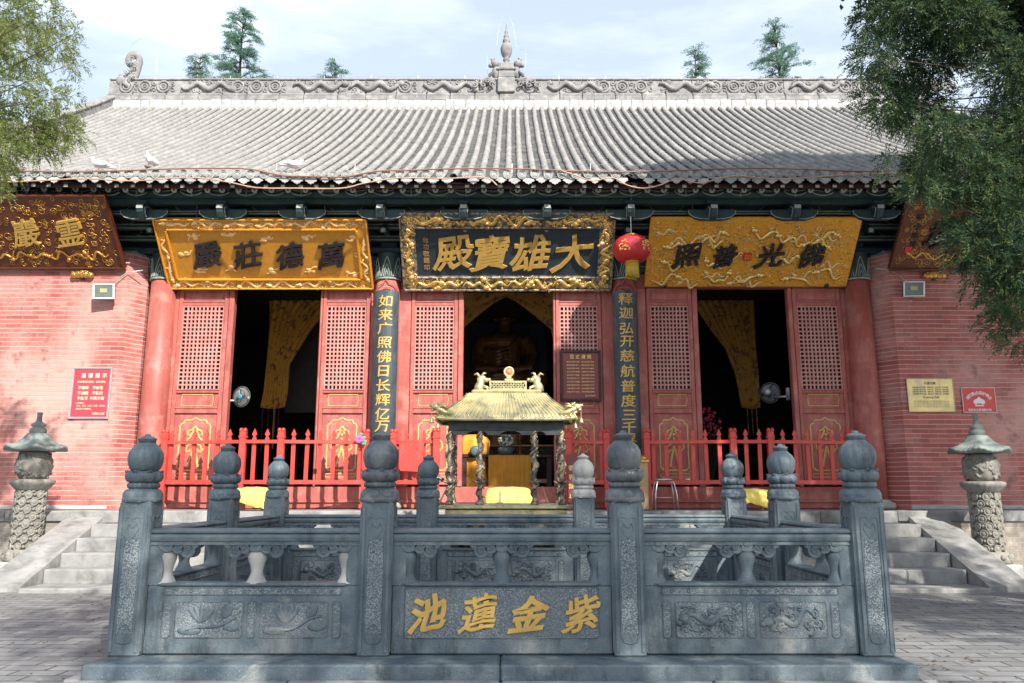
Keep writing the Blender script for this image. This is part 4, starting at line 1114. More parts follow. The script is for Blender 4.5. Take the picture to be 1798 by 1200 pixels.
# ---------------------------------------------------------------- couplet boards on the two middle columns
for i, (cx, chars, ys, lab) in enumerate(((CX[1], '如来广照佛日长辉亿万年', (529, 553, 577, 602, 627, 652, 677, 702, 727, 749, 772), 'curved black couplet board starting with 如来 on the column left of the middle doorway'),
                                     (CX[2], '释迦弘开慈航普度三千界', (525, 550, 577, 600, 625, 652, 678, 704, 729, 751, 772), 'curved black couplet board starting with 释迦 on the column right of the middle doorway'))):
    yc = Y_DR-0.12; rr = 0.255
    z1 = zat(510, yc-rr); z0 = Z_T+0.35
    e = empty('couplet_board', (cx, yc, z0), lab, 'couplet board', 'couplet boards on the middle columns')
    P = []
    am = 1.0
    m = MB(); m.smooth = True
    na = 14
    outer = [(math.sin(a)*(rr+0.02), -math.cos(a)*(rr+0.02)) for a in [-am+2*am*k/na for k in range(na+1)]]
    inner = [(math.sin(a)*(rr), -math.cos(a)*(rr)) for a in [am-2*am*k/na for k in range(na+1)]]
    poly = outer + inner
    m.smooth = False
    n = len(poly); nzz = 8
    vs = [(x, y, (z1-z0)*k/nzz) for k in range(nzz+1) for x, y in poly]
    fs = [(k*n+j, k*n+(j+1) % n, (k+1)*n+(j+1) % n, (k+1)*n+j) for k in range(nzz) for j in range(n)]
    m.add(vs, fs + [tuple(range(n)), tuple(nzz*n+j for j in range(n))])
    m.build('board', M['couplet'], e)
    for ch, py in zip(chars, ys):
        z = zat(py, yc-rr) - z0; m = MB()
        m.text(ch, (0, -rr-0.02, z), 0.235, off=0.010, ext=0.010, wrap=rr+0.02, sx=1.18, shear=0.05)
        m.build('character', M['gold_paint'], e)
    m = MB(); m.tube([(-0.2, -0.17, z1-z0), (-0.16, -0.22, z1-z0+0.1), (-0.05, -0.25, z1-z0+0.13), (0, -0.26, z1-z0+0.22), (0.05, -0.25, z1-z0+0.13), (0.16, -0.22, z1-z0+0.1), (0.2, -0.17, z1-z0)], 0.010, 5)
    m.tube([(-0.12, -0.25, z1-z0), (-0.1, -0.25, z1-z0+0.05), (0.1, -0.25, z1-z0+0.05), (0.12, -0.25, z1-z0)], 0.008, 5)
    m.build('hanger', M['red'], e)

# ---------------------------------------------------------------- notices
def notice(name, px, py, Y, label, cat, fw, mats, d=0.03):
    (x0, z0), (x1, z1) = at(px[0], py[1], Y), at(px[1], py[0], Y)
    x1 = at(px[1], (py[0]+py[1])/2, Y)[0]; x0 = at(px[0], (py[0]+py[1])/2, Y)[0]
    e = empty(name, ((x0+x1)/2, Y, z0), label, cat)
    w, h = x1-x0, z1-z0
    m = MB(); m.box(-w/2+fw, w/2-fw, -d*0.5, -0.002, fw, h-fw); m.build('panel', mats[0], e)
    if mats[1]:
        m = MB(); m.box(-w/2, w/2, -d, -0.002, 0, fw, 0.004); m.box(-w/2, w/2, -d, -0.002, h-fw, h, 0.004); m.box(-w/2, -w/2+fw, -d, -0.002, fw, h-fw, 0.004); m.box(w/2-fw, w/2, -d, -0.002, fw, h-fw, 0.004)
        m.build('frame', mats[1], e)
    return e, w, h
e, w, h = notice('notice_board', (125, 195), (645, 736), Y_BR-0.01, 'red notice with cream text in a grey metal frame on the left brick wall', 'notice', 0.035, (M['notice_red'], M['alu']))
m = MB(); y = -0.0155
def tl(s, x, z, size, off=0.0, sx=1.0): m.text(s, (x, y, z), size, off=off, ext=0.002, sx=sx)
for i, ch in enumerate('温馨提示'): tl(ch, -0.155+i*0.125, h-0.155, 0.085, 0.02)
tl('本寺是清净道场，请勿喧哗。', 0.0, h-0.27, 0.042, 0.01)
for i, (a, b_) in enumerate((('不喧哗', '不杀生'), ('不抽烟', '不乱扔'), ('不乱写', '不损文物'))):
    tl(a, -0.14, h-0.375-i*0.095, 0.065, 0.015); tl(b_, 0.12, h-0.375-i*0.095, 0.065, 0.015)
tl('文明提示：', -0.17, h-0.65, 0.034); tl('防火、防盗、防滑、防摔、防踩踏，', 0.03, h-0.70, 0.034); tl('请保管好贵重物品。', -0.1, h-0.755, 0.034); tl('寺院办公室', 0.17, h-0.84, 0.045, 0.01)
m.build('lettering', M['cream_text'], e)
e, w, h = notice('rules_board', (984, 1055), (616, 705), Y_DR-0.075, 'maroon board of gold temple rules hung on the door right of the middle doorway', 'notice', 0.045, (M['red_board'], M['red_dark']), 0.05)
m = MB(); y = -0.0255
for i, ch in enumerate('百丈清规'): tl(ch, -0.16+i*0.107, h-0.12, 0.085, 0.018)
rules = ['丛林以无事为兴盛', '修行以念佛为稳当', '精进以持戒为第一', '疾病以减食为汤药', '烦恼以忍辱为菩提', '是非以不辩为解脱', '留众以老成为真情', '执事以尽心为有功', '语言以减少为直截', '长幼以慈和为进德', '学问以勤习为入门', '因果以明白为无过', '老死以无常为警策', '佛事以精严为切实', '待客以至诚为供养', '山门以耆旧为庄严', '凡事以预立为不劳', '处众以谦恭为有理', '遇险以不乱为定力', '济物以慈悲为根本']
for i in range(10):
    for j in range(2): tl(rules[i*2+j] + ('，' if j == 0 else '。'), -0.135+j*0.27, h-0.215-i*0.062, 0.029, 0.012)
tl('唐百丈怀海禅师', 0.17, 0.1, 0.028, 0.01)
m.build('lettering', M['yellow_text'], e)
e, w, h = notice('brass_plate', (1593, 1675), (665, 724), Y_BR-0.012, 'etched brass information plate on the right brick wall', 'plate', 0.012, (M['brass_plate'], M['brass_plate']), 0.02)
m = MB(); y = -0.0105
tl('大雄宝殿', 0, h-0.085, 0.055, 0.01)
for i in range(4): tl('大雄宝殿为佛寺主殿，面阔五间，进深三间，供奉佛像', 0, h-0.16-i*0.04, 0.027, 0.003)
tl('Daxiong Hall', 0, h-0.345, 0.055, 0.006)
for i in range(4): tl('The main hall of the temple is five bays wide and three bays deep', 0, h-0.41-i*0.034, 0.024, 0.002)
m.build('lettering', M['dark_text'], e)
e, w, h = notice('fire_sign', (1689, 1748), (681, 725), Y_BR-0.012, 'bright red fire protection sign with a white domed emblem on the right brick wall', 'sign', 0.010, (M['sign_red'], M['white']), 0.018)
m = MB(); y = -0.0095
for i, ch in enumerate('消防重点保护单位'):
    a = R(58 - i*116/7); rr = 0.235
    m.text(ch, (rr*-math.sin(a)*1.0, y, h*0.36+rr*math.cos(a)*0.82), 0.068, off=0.02, ext=0.002, rot=a*0.75)
tl('登封市公安消防大队', 0, 0.05, 0.047, 0.012)
m.prism([(-0.08, 0.115), (0.08, 0.115), (0.08, 0.135), (-0.08, 0.135)], y-0.002, y)
m.prism([(0.045, 0.14), (0.09, 0.155), (0.105, 0.19), (0.09, 0.225), (0.04, 0.25), (0.012, 0.27), (0, 0.29), (-0.012, 0.27), (-0.04, 0.25), (-0.09, 0.225), (-0.105, 0.19), (-0.09, 0.155), (-0.045, 0.14), (-0.045, 0.165), (0.045, 0.165)][::-1], y-0.002, y)
m.build('lettering', M['white'], e)

# dark sign standing on the terrace right of the burner
x0, z0 = at(998, 884, 13.8); x1, z1 = at(1041, 797, 13.8)
e = empty('standing_sign', ((x0+x1)/2, 13.8, Z_T), 'dark maroon standing sign with yellow characters on the terrace beside the incense burner', 'sign', rot=(R(-4), 0, 0))
w, h = x1-x0, z1-Z_T
m = MB(); m.box(-w/2, w/2, -0.012, 0.012, 0.03, h, 0.004); m.build('panel', M['red_board'], e)
m = MB(); y = -0.0125
for i, ch in enumerate('香客請止步'): m.text(ch, (-w/2+0.06, y, h-0.24-i*0.155), 0.095, off=0.022, ext=0.002)
m.text('客', (w/2-0.07, y, h-0.24), 0.095, off=0.02, ext=0.002)
m.build('lettering', M['yellow_text'], e)
for s_ in (-1, 1):
    m = MB(); m.bar((s_*w*0.42, 0.02, 0), (s_*w*0.42, 0.02, h*0.6), 0.03, 0.03); m.bar((s_*w*0.42, 0.25, -0.02), (s_*w*0.42, 0.03, h*0.6), 0.03, 0.03); m.build('leg', M['wood_light'], e)

# ---------------------------------------------------------------- red picket fences
def picket_mesh():
    m = MB(); m.prism([(-0.034, 0), (0.034, 0), (0.034, 0.80), (0.016, 0.83), (0.042, 0.87), (0.0, 0.965), (-0.042, 0.87), (-0.016, 0.83), (-0.034, 0.80)][::-1], -0.014, 0.014)
    return m
PK = None; PST = None
def fence(pts, npick, label, post_at, tall=0.97, group='red picket fences in front of the doorways'):
    """pts: [(X, Y)] line along the terrace"""
    global PK, PST
    e = empty('picket_fence', (pts[0][0], pts[0][1], Z_T), label, 'fence', group)
    o0 = Vector((pts[0][0], pts[0][1], 0))
    m1 = MB(); m2 = MB()
    for (a, b) in zip(pts[:-1], pts[1:]):
        a = Vector((*a, 0))-o0; b = Vector((*b, 0))-o0
        m1.bar(a + Vector((0, 0, 1.15)), b + Vector((0, 0, 1.15)), 0.05, 0.06, c=.004)
        m2.bar(a + Vector((0, 0, 0.46)), b + Vector((0, 0, 0.46)), 0.05, 0.07, c=.004)
    m1.build('rail', M['red_fence'], e); m2.build('rail', M['red_fence'], e)
    L_ = [0]
    for a, b in zip(pts[:-1], pts[1:]): L_.append(L_[-1] + math.dist(a, b))
    def along(u):
        s = u*L_[-1]
        for i in range(len(pts)-1):
            if s <= L_[i+1] + 1e-6:
                q = (s-L_[i])/(L_[i+1]-L_[i]); return Vector((pts[i][0]+(pts[i+1][0]-pts[i][0])*q, pts[i][1]+(pts[i+1][1]-pts[i][1])*q, 0))
        return Vector((*pts[-1], 0))
    rnd = random.Random(len(label))
    for k in range(npick):
        u = (k+0.5)/npick
        if any(abs(u-p) < 0.3/npick for p in post_at): continue
        p = along(u)-o0 + Vector((0, 0.040, 0.41))
        if PK is None:
            o = picket_mesh().build('picket', M['red_fence'], e); PK = o; o.location = p
        else: o = inst(PK, 'picket', e, p)
        o.rotation_euler = (0, rnd.uniform(-0.012, 0.012), 0)
    for u in post_at:
        p = along(u)-o0
        if PST is None:
            m = MB(); m.box(-0.055, 0.055, -0.05, 0.05, 0, 1.33, 0.006); m.box(-0.065, 0.065, -0.06, 0.06, 1.21, 1.25, 0.006); m.smooth = True
            for s_ in (-1, 1): m.ell((s_*0.032, -0.02, 1.345), (0.038, 0.05, 0.045), 8, 5)
            o = m.build('post', M['red_fence'], e); PST = o; o.location = p
        else: o = inst(PST, 'post', e, p)
    for u in (0, 1):
        p = along(u)-o0
        m = MB(); m.bar(p + Vector((0, -0.16, 0.02)), p + Vector((0, 0.16, 0.02)), 0.06, 0.04); m.build('foot', M['red_fence'], e)
YF = 14.0
xp = lambda px, Y=YF: xat(px, 800, Y)
fence([(xp(284), YF+.1), (xp(432, YF-.2), YF-.2), (xp(497, YF-.2), YF-.2), (xp(641), YF+0.05)], 16, 'long red picket fence across the left doorway', [0.0, 0.415, 0.6, 1.0])
fence([(xp(690), YF+.05), (xp(766, YF-.12), YF-.12)], 5, 'short red picket fence with a blank board, left of the incense burner', [0.0, 1.0])
fence([(xp(998), YF-.05), (xp(1066), YF+.08)], 4, 'short red picket fence behind the standing sign, right of the incense burner', [0.0, 1.0])
fence([(xp(1137), YF+.05), (xp(1283, YF-.2), YF-.2), (xp(1347, YF-.2), YF-.2), (xp(1497), YF+.1)], 16, 'long red picket fence across the right doorway', [0.0, 0.405, 0.585, 1.0])
# blank board hanging on the short fence
x0, z1 = at(702, 773, YF-.1); x1, z0 = at(744, 829, YF-.1)
e = empty('hanging_board', ((x0+x1)/2, YF-0.13, z0), 'blank faded red wooden board hung on the short fence left of the burner', 'board')
w, h = x1-x0, z1-z0
m = MB(); m.prism([(-w/2, 0.02), (w/2-.02, 0), (w/2, h*0.9), (w/2-.05, h), (-w/2+.06, h-.01), (-w/2, h*.92)][::-1], -0.012, 0.012); m.build('panel', M['red_fence'], e)
m = MB(); m.tube([(-w*.3, 0, h), (-w*.3, 0.02, h+.05)], 0.006, 5); m.tube([(w*.3, 0, h), (w*.3, 0.02, h+.05)], 0.006, 5); m.build('hook', M['black_metal'], e)
# flower on the fence end
x, z = at(633, 772, YF-.06)
e = empty('paper_flower', (x, YF-.07, z), 'pink artificial flower with green leaves tied to the left fence end', 'flower')
m = MB(); rnd = random.Random(2)
for k in range(9):
    a = k*0.7; m.ell((0.04*math.cos(a)-.02, -0.02-.004*k, 0.04*math.sin(a)), (0.035, 0.015, 0.03), 7, 4)
m.build('blossom', M['pink'], e)
m = MB()
for (dx, dz) in ((0.07, -0.03), (0.06, -0.07), (0.0, 0.09), (0.05, 0.03)): m.ell((dx, 0, dz), (0.04, 0.008, 0.028), 7, 4)
m.build('leaves', M['leaf_plastic'], e)

# ---------------------------------------------------------------- kneeling cushions on low benches
def kneeler(px, py0, py1, Y, w, label):
    x, z1 = at(px, py0, Y)
    e = empty('kneeling_cushion', (x, Y, Z_T), label, 'cushion', 'yellow draped kneeling cushions')
    h = max(0.2, z1-Z_T)
    m = MB(); m.box(-w/2+.06, w/2-.06, -0.2, 0.2, h*0.35, h*0.5, 0.01); m.build('bench', M['wood_light'], e)
    for sx in (-1, 1):
        for sy in (-1, 1):
            m = MB(); m.box(sx*(w/2-.1)-.025, sx*(w/2-.1)+.025, sy*0.15-.025, sy*.15+.025, 0, h*0.36); m.build('leg', M['wood_light'], e)
    m = MB(); m.smooth = True
    nx_, ny_ = 28, 16; P = []
    for i in range(nx_+1):
        row = []
        for j in range(ny_+1):
            u, v = i/nx_*2-1, j/ny_*2-1
            X, Yq = u*w/2, v*0.25
            top = h*(1.0-0.10*u*u-0.12*v*v)
            ex = max(0, abs(u)-0.82)/0.18; ey = max(0, -v-0.6)/0.4
            drop = (ex**1.5)*h*0.5 + (ey**1.3)*h*(0.62+0.10*math.sin(u*3)) 
            X *= 1 - 0.06*ey
            row.append((X + 0.012*math.sin(v*9+u*4)*ex, Yq - 0.05*ey - 0.012*math.sin(u*17)*ey, max(0.02, top - drop + 0.006*math.sin(u*11+v*7))))
        P.append(row)
    m.grid(P); c = m.build('cloth', M['yellow_cloth'], e)
    mod = c.modifiers.new('thick', 'SOLIDIFY'); mod.thickness = 0.006
    m = MB()
    for k in range(12):
        a = k*math.pi/6
        m.ell((0.10*math.cos(a), -0.03+0.055*math.sin(a), h*0.99), (0.04, 0.022, 0.008), 7, 4)
    m.mi = 1; m.ell((0, -0.03, h*1.0), (0.075, 0.04, 0.010), 10, 4)
    for k in range(6): m.ell((0.07*math.cos(k), -0.03+0.04*math.sin(k), h*1.005), (0.03, 0.02, 0.007), 7, 4)
    m.build('lotus_embroidery', [M['white'], M['sign_red']], c)
kneeler(446, 856, 888, 13.3, 0.62, 'yellow draped kneeling cushion below the left doorway fence')
kneeler(893, 856, 885, 13.4, 0.80, 'yellow draped kneeling cushion seen through the incense burner')
kneeler(1319, 859, 888, 13.3, 0.62, 'yellow draped kneeling cushion below the right doorway fence')
# stool
x, z1 = at(1166, 841, 13.5)
e = empty('metal_stool', (x, 13.5, Z_T), 'small metal stool with bent tube legs in front of the right fence', 'stool')
h = z1-Z_T
m = MB(); m.smooth = True; m.lathe([(0.14, h-.03), (0.15, h-.02), (0.15, h-.005), (0.13, h)], (0, 0, 0), 20); m.build('seat', M['alu'], e)
for s_ in (-1, 1):
    for q in (-1, 1):
        m = MB(); m.smooth = True; m.tube([(s_*0.06, q*0.06, h-.03), (s_*0.14, q*0.12, h-.06), (s_*0.175, q*0.15, h*.5), (s_*0.19, q*0.17, 0)], 0.011, 7); m.build('leg', M['alu'], e)
m = MB(); m.smooth = True
m.tube([(0.16*math.cos(a), 0.16*math.sin(a), h*0.4) for a in [k*math.pi/8 for k in range(17)]], 0.007, 5); m.build('ring', M['alu'], e)
# leaning bamboo/wood rod with tray
x, z = at(1130, 812, 13.7)
e = empty('incense_box', (x, 13.75, Z_T), 'narrow light wood box stand with a gold tray beside the right couplet column', 'stand')
m = MB(); m.box(-0.07, 0.07, -0.06, 0.06, 0, z-Z_T, .006); m.build('stand', M['wood_light'], e)
m = MB(); m.box(-0.09, 0.09, -0.08, 0.08, z-Z_T, z-Z_T+.04, .006); m.ell((0, 0, z-Z_T+.07), (.06, .06, .05), 8, 5); m.build('tray', M['gold_line'], e)

# ---------------------------------------------------------------- red lantern
x, z = at(1109, 438, 13.35)
e = empty('red_lantern', (x, 13.35, z), 'round red silk lantern with gold tassel hanging right of the middle board', 'lantern')
m = MB(); m.smooth = True
prof = [(0.335*math.cos(a)**0.75 if math.cos(a) > 0.001 else 0.0, 0.245*math.sin(a)) for a in [R(-66) + R(132)*k/16 for k in range(17)]]
m.lathe(prof, (0, 0, 0), 64, rf=lambda t_, zz: 1 - 0.022*abs(math.sin(12*t_)))
b = m.build('silk_body', M['lantern'], e)
m = MB()
for a0 in (-0.55, 0.75):
    for k in range(26):
        a = a0 + random.uniform(-0.28, 0.28); zz = random.uniform(-0.1, 0.1); r = 0.325*math.cos(math.asin(min(.99, zz/0.245)))**0.75+0.008
        m.ell((math.sin(a)*r, -math.cos(a)*r, zz), (0.02, 0.006, 0.014), 5, 4)
m.build('gold_print', M['gold_line'], b)
m = MB(); m.smooth = True
m.lathe([(0.10, 0.215), (0.12, 0.22), (0.12, 0.26), (0.06, 0.27), (0.02, 0.29)], (0, 0, 0), 24); m.lathe([(0.02, -0.27), (0.10, -0.26), (0.125, -0.25), (0.125, -0.215), (0.10, -0.21)], (0, 0, 0), 24)
m.build('cap', M['gold_line'], e)
m = MB(); m.smooth = True
for k in range(40):
    a = k*0.157; r = 0.105; m.tube([(r*math.cos(a), r*math.sin(a), -0.25), (r*1.02*math.cos(a), r*1.02*math.sin(a), -0.38), (r*(1.0+0.1*math.sin(k*5))*math.cos(a), r*math.sin(a), -0.50-0.02*math.sin(k*3))], 0.011, 4)
m.build('tassel', M['tassel'], e)
m = MB(); m.tube([(0, 0, 0.28), (0, 0, 0.75), (0.02, 0, 0.95)], 0.008, 5); m.build('cord', M['wire'], e)

# ---------------------------------------------------------------- floodlights
for side, (px, py) in ((-1, (182, 510)), (1, (1605, 506))):
    x, z = at(px, py, 13.95)
    e = empty('floodlight', (x, 14.07, z), 'small square floodlight with %s on the %s brick wall' % (('black body', 'left') if side < 0 else ('silver rim and yellow chip', 'right')), 'floodlight', 'wall floodlights')
    T_ = Matrix.Rotation(R(10), 4, 'X') @ Matrix.Rotation(R(-side*8), 4, 'Z')
    m = MB(); m.box(-0.175, 0.175, -0.16, -0.08, -0.13, 0.13, 0.012, T_); m.box(-0.12, 0.12, -0.08, -0.04, -0.09, 0.09, 0.01, T_); bd = m.build('body', M['lamp_black'], e)
    m = MB()
    for (a, b_, c, d) in ((-0.185, 0.185, 0.115, 0.14), (-0.185, 0.185, -0.14, -0.115), (-0.185, -0.155, -0.115, 0.115), (0.155, 0.185, -0.115, 0.115)): m.box(a, b_, -0.175, -0.15, c, d, 0.004, T_)
    m.build('rim', M['alu'] if side > 0 else M['white'], e)
    m = MB(); m.box(-0.15, 0.15, -0.166, -0.160, -0.11, 0.11, 0, T_); m.mi = 1; m.box(-0.06, 0.06, -0.169, -0.166, -0.02, 0.05, 0, T_); m.build('glass', [M['lamp_glass'], M['lamp_panel']], bd)
    m = MB(); m.box(-0.03, 0.03, -0.05, 0.08, -0.03, 0.03); m.build('bracket', M['lamp_black'], e)
    m = MB(); m.smooth = True
    m.tube([(0.05*-side, -0.06, 0.1), (0.18*-side, 0.0, 0.25), (0.33*-side, 0.03, 0.38), (0.6*-side, 0.05, 0.42)], 0.010, 5); m.build('cable', M['wire'], e)

# ---------------------------------------------------------------- pigeons
def pigeon(px, py, Y, rz, label, walk=0):
    x = xat(px, py, Y); z = roofz(Y, x) + 0.06
    e = empty('pigeon', (x, Y, z), label, 'pigeon', 'white pigeons on the roof', (0, 0, rz))
    m = MB(); m.smooth = True
    m.tube([(-0.20, 0, 0.10), (-0.12, 0, 0.115), (-0.04, 0, 0.125), (0.04, 0, 0.14), (0.09, 0, 0.175), (0.105, 0, 0.215)], [0.015, 0.045, 0.072, 0.07, 0.042, 0.026], 12)
    m.ell((0.115, 0, 0.235), (0.037, 0.030, 0.032), 10, 7)
    m.tube([(-0.10, 0, 0.11), (-0.20, 0, 0.09), (-0.29, 0, 0.075)], [0.045, 0.034, 0.028], 8)
    b = remesh(m.build('body', M['feather'], e), 0.008)
    for s_ in (-1, 1):
        m = MB(); m.smooth = True; m.ell((-0.06, s_*0.062, 0.13), (0.12, 0.016, 0.045), 10, 6); m.ell((-0.17, s_*0.045, 0.11), (0.07, 0.01, 0.02), 8, 5); m.build('wing', M['feather'], b)
        m = MB(); m.tube([(0.0+s_*walk, s_*0.028, 0.07), (s_*walk*1.5, s_*0.028, 0.0)], 0.006, 5)
        for a in (-0.5, 0, 0.5): m.tube([(s_*walk*1.5, s_*0.028, 0.004), (s_*walk*1.5+0.035*math.cos(a), s_*0.028+0.035*math.sin(a), 0.0)], 0.004, 4)
        m.build('foot', M['beak'], e)
    m = MB(); m.lathe([(0.010, 0), (0.002, 0.03)], (0.148, 0, 0.232), 6, M=Matrix.Rotation(R(95), 3, 'Y')); m.build('beak', M['beak'], b)
pigeon(173, 290, 13.15, R(188), 'white pigeon sitting on the eave tiles, nearest the left end of the roof')
pigeon(265, 272, 13.75, R(-100), 'white pigeon facing the court, standing furthest up the roof slope')
pigeon(518, 290, 13.15, R(35), 'white pigeon walking along the eave above the ochre board', 0.03)

# ---------------------------------------------------------------- cables
def cable(name, label, pts, r, mt, sub=4):
    m = MB(); m.smooth = True
    P = [Vector(p) for p in pts]; out = []
    for i in range(len(P)-1):
        p0, p1, p2, p3 = P[max(0, i-1)], P[i], P[i+1], P[min(len(P)-1, i+2)]
        for k in range(sub):
            t_ = k/sub; out.append(0.5*((2*p1) + (p2-p0)*t_ + (2*p0-5*p1+4*p2-p3)*t_*t_ + (3*p1-p0-3*p2+p3)*t_**3))
    out.append(P[-1]); m.tube(out, r, 6)
    o = m.build(name, mt); return tag(o, label, 'cable')
ev = lambda px, py, Y: (xat(px, py, Y), Y, zat(py, Y))
cable('eave_cable', 'long brown cable lying along the top edge of the eave tiles', [ev(-60, 297, 12.83)] + [ev(px, 299 + 3*math.sin(px*0.013) + (9 if 470 < px < 640 else 0), 12.83) for px in range(0, 1640, 55)] + [ev(1700, 290, 12.83)], 0.013, M['cable_brown'])
cable('eave_cable', 'tan cable looping loosely below the drip tiles of the eave', [ev(px, py, 12.80) for px, py in ((-40, 322), (60, 318), (150, 314), (230, 318), (330, 312), (400, 320), (450, 330), (520, 331), (600, 331), (640, 322), (700, 313), (780, 314), (850, 312), (873, 326))], 0.012, M['cable_tan'])
cable('eave_cable', 'tan cable sagging below the eave right of the middle board', [ev(px, py, 12.80) for px, py in ((985, 300), (1010, 308), (1040, 318), (1075, 312), (1100, 325), (1130, 331), (1160, 325), (1190, 314), (1230, 322), (1265, 313), (1300, 309), (1360, 315), (1420, 312), (1500, 306), (1600, 303), (1700, 300))], 0.011, M['cable_tan'])
def wire_run(label, x0, x1, Yw, zf, n, sag=0.03, hgt=0.25, r=0.004):
    e = empty('guard_wire', (0, Yw, Z_EV), label, 'wire')
    step = (x1-x0)/n; pts = []
    for i in range(n):
        for k in range(5):
            u = k/5; x = x0 + (i+u)*step; pts.append((x, 0, zf(x) + hgt - sag*4*u*(1-u) - Z_EV))
    m = MB(); m.tube(pts, r, 4); m.build('wire', M['wire'], e)
    for i in range(n):
        x = x0 + i*step; m = MB(); m.tube([(x, 0, zf(x)-Z_EV), (x, 0, zf(x)+hgt-Z_EV)], 0.005, 4); m.build('support', M['wire'], e)
wire_run('thin wire on short rods along the lower edge of the roof', -9.6, 9.6, 13.05, lambda x: roofz(13.05, x)+0.05, 14, 0.03, 0.17)
wire_run('thin lightning wire on short rods along the roof ridge', -11, 11, 21.4, lambda x: zr+0.80, 16, 0.04, 0.17)
cable('guard_loop', 'thin wire loop arching over the middle ridge finial', [(xf+a, Y_RD-0.02, zr+b_) for a, b_ in ((-0.55, 1.0), (-0.55, 1.7), (-0.3, 1.9), (-0.22, 2.5), (0, 3.0), (0.22, 2.5), (0.3, 1.9), (0.55, 1.7), (0.55, 1.0))], 0.004, M['wire'])
cable('guard_loop', 'thin wire loop arching over the dragon tail at the left end of the ridge', [(-XE+0.65+a, Y_RD-0.02, zr+b_) for a, b_ in ((-0.35, 1.3), (-0.2, 1.9), (0.15, 2.15), (0.5, 1.9), (0.62, 1.2), (0.62, 0.8))], 0.004, M['wire'])
# ---------------------------------------------------------------- stone balustrade round the pond
BX = [-2.82, -1.01, 0.86, 2.66]; BY = [6.17, 7.93, 9.70]
PZ = 0.118; PT = zat(881, 6.05); HW = 0.116
B = empty('stone_balustrade', (XC, 7.9, 0), 'blue-grey carved stone balustrade round the lotus pond with gold characters 池蓮金紫', 'balustrade')
m = MB(); rnd = random.Random(14)
def course(m, x0, x1, y0, y1, z0, z1, n, ax='x', cc=0.014):
    for k in range(n):
        a = (k + (rnd.uniform(-.12, .12) if 0 < k else 0))/n; b = (k+1)/n
        if ax == 'x': m.box(x0+(x1-x0)*k/n, x0+(x1-x0)*(k+1)/n-0.006, y0+rnd.uniform(0, .006), y1, z0, z1+rnd.uniform(-.002, .003), cc)
        else: m.box(x0, x1, y0+(y1-y0)*k/n, y0+(y1-y0)*(k+1)/n-0.006, z0, z1+rnd.uniform(-.002, .003), cc)
x0, x1 = BX[0]-0.15, BX[-1]+0.15
course(m, x0, x1, 5.78, 6.36, 0.0, PZ, 2); course(m, x0, x1, 9.5, 9.95, 0.0, PZ, 3)
course(m, x0, BX[0]+.2, 6.365, 9.495, 0.0, PZ, 2, 'y'); course(m, BX[-1]-.2, x1, 6.365, 9.495, 0.0, PZ, 2, 'y')
m.build('base_course', M['stone'], B, world=True)
m = MB(); course(m, x0-.02, x1+.03, 5.62, 5.775, -0.03, 0.022, 4); course(m, x0-.12, x0-.005, 5.78, 9.9, -0.03, 0.02, 3, 'y'); course(m, x1+.005, x1+.12, 5.78, 9.9, -.03, .02, 3, 'y')
m.build('ground_kerb', M['stone_step'], B, world=True)

def post_mesh():
    m = MB(); H_ = PT-PZ; w = HW
    m.box(-w, w, -w, w, 0, H_, 0.012)
    for rz in range(4):
        T_ = Matrix.Rotation(rz*math.pi/2, 4, 'Z')
        # raised border round a recessed pecked field
        for (a, b, c, d) in ((-w+.012, -w+.035, 0.03, H_-0.04), (w-.035, w-.012, 0.03, H_-0.04)): m.box(a, b, -w-0.008, -w+.001, c, d, 0.003, T_)
        pts = [(-0.065, .14), (-0.065, H_-.16), (-0.06, H_-.12), (-.03, H_-.11), (0, H_-.125), (.03, H_-.11), (.06, H_-.12), (.065, H_-.16), (.065, .14), (.045, .10), (0, .09), (-.045, .10), (-.065, .14)]
        m.tube([T_ @ Vector((x, -w-.001, z)) for x, z in pts], 0.006, 4)
        pts = [(-.03, H_-.16), (-.045, H_-.20), (-.02, H_-.24), (0, H_-.27), (.02, H_-.24), (.045, H_-.20), (.03, H_-.16), (.01, H_-.19), (-.01, H_-.19), (-.03, H_-.16)]
        m.tube([T_ @ Vector((x, -w-.001, z)) for x, z in pts], 0.005, 4)
        m.tube([T_ @ Vector((x, -w-.001, z)) for x, z in ((-.055, .15), (-.03, .2), (0, .23), (.03, .2), (.055, .15))], 0.005, 4)
        m.mi = 1
        m.add([T_ @ Vector(p) for p in ((-.058, -w-.003, .16), (.058, -w-.003, .16), (.058, -w-.003, H_-.28), (-.058, -w-.003, H_-.28))], [(0, 1, 2, 3)])
        m.mi = 0
    return m
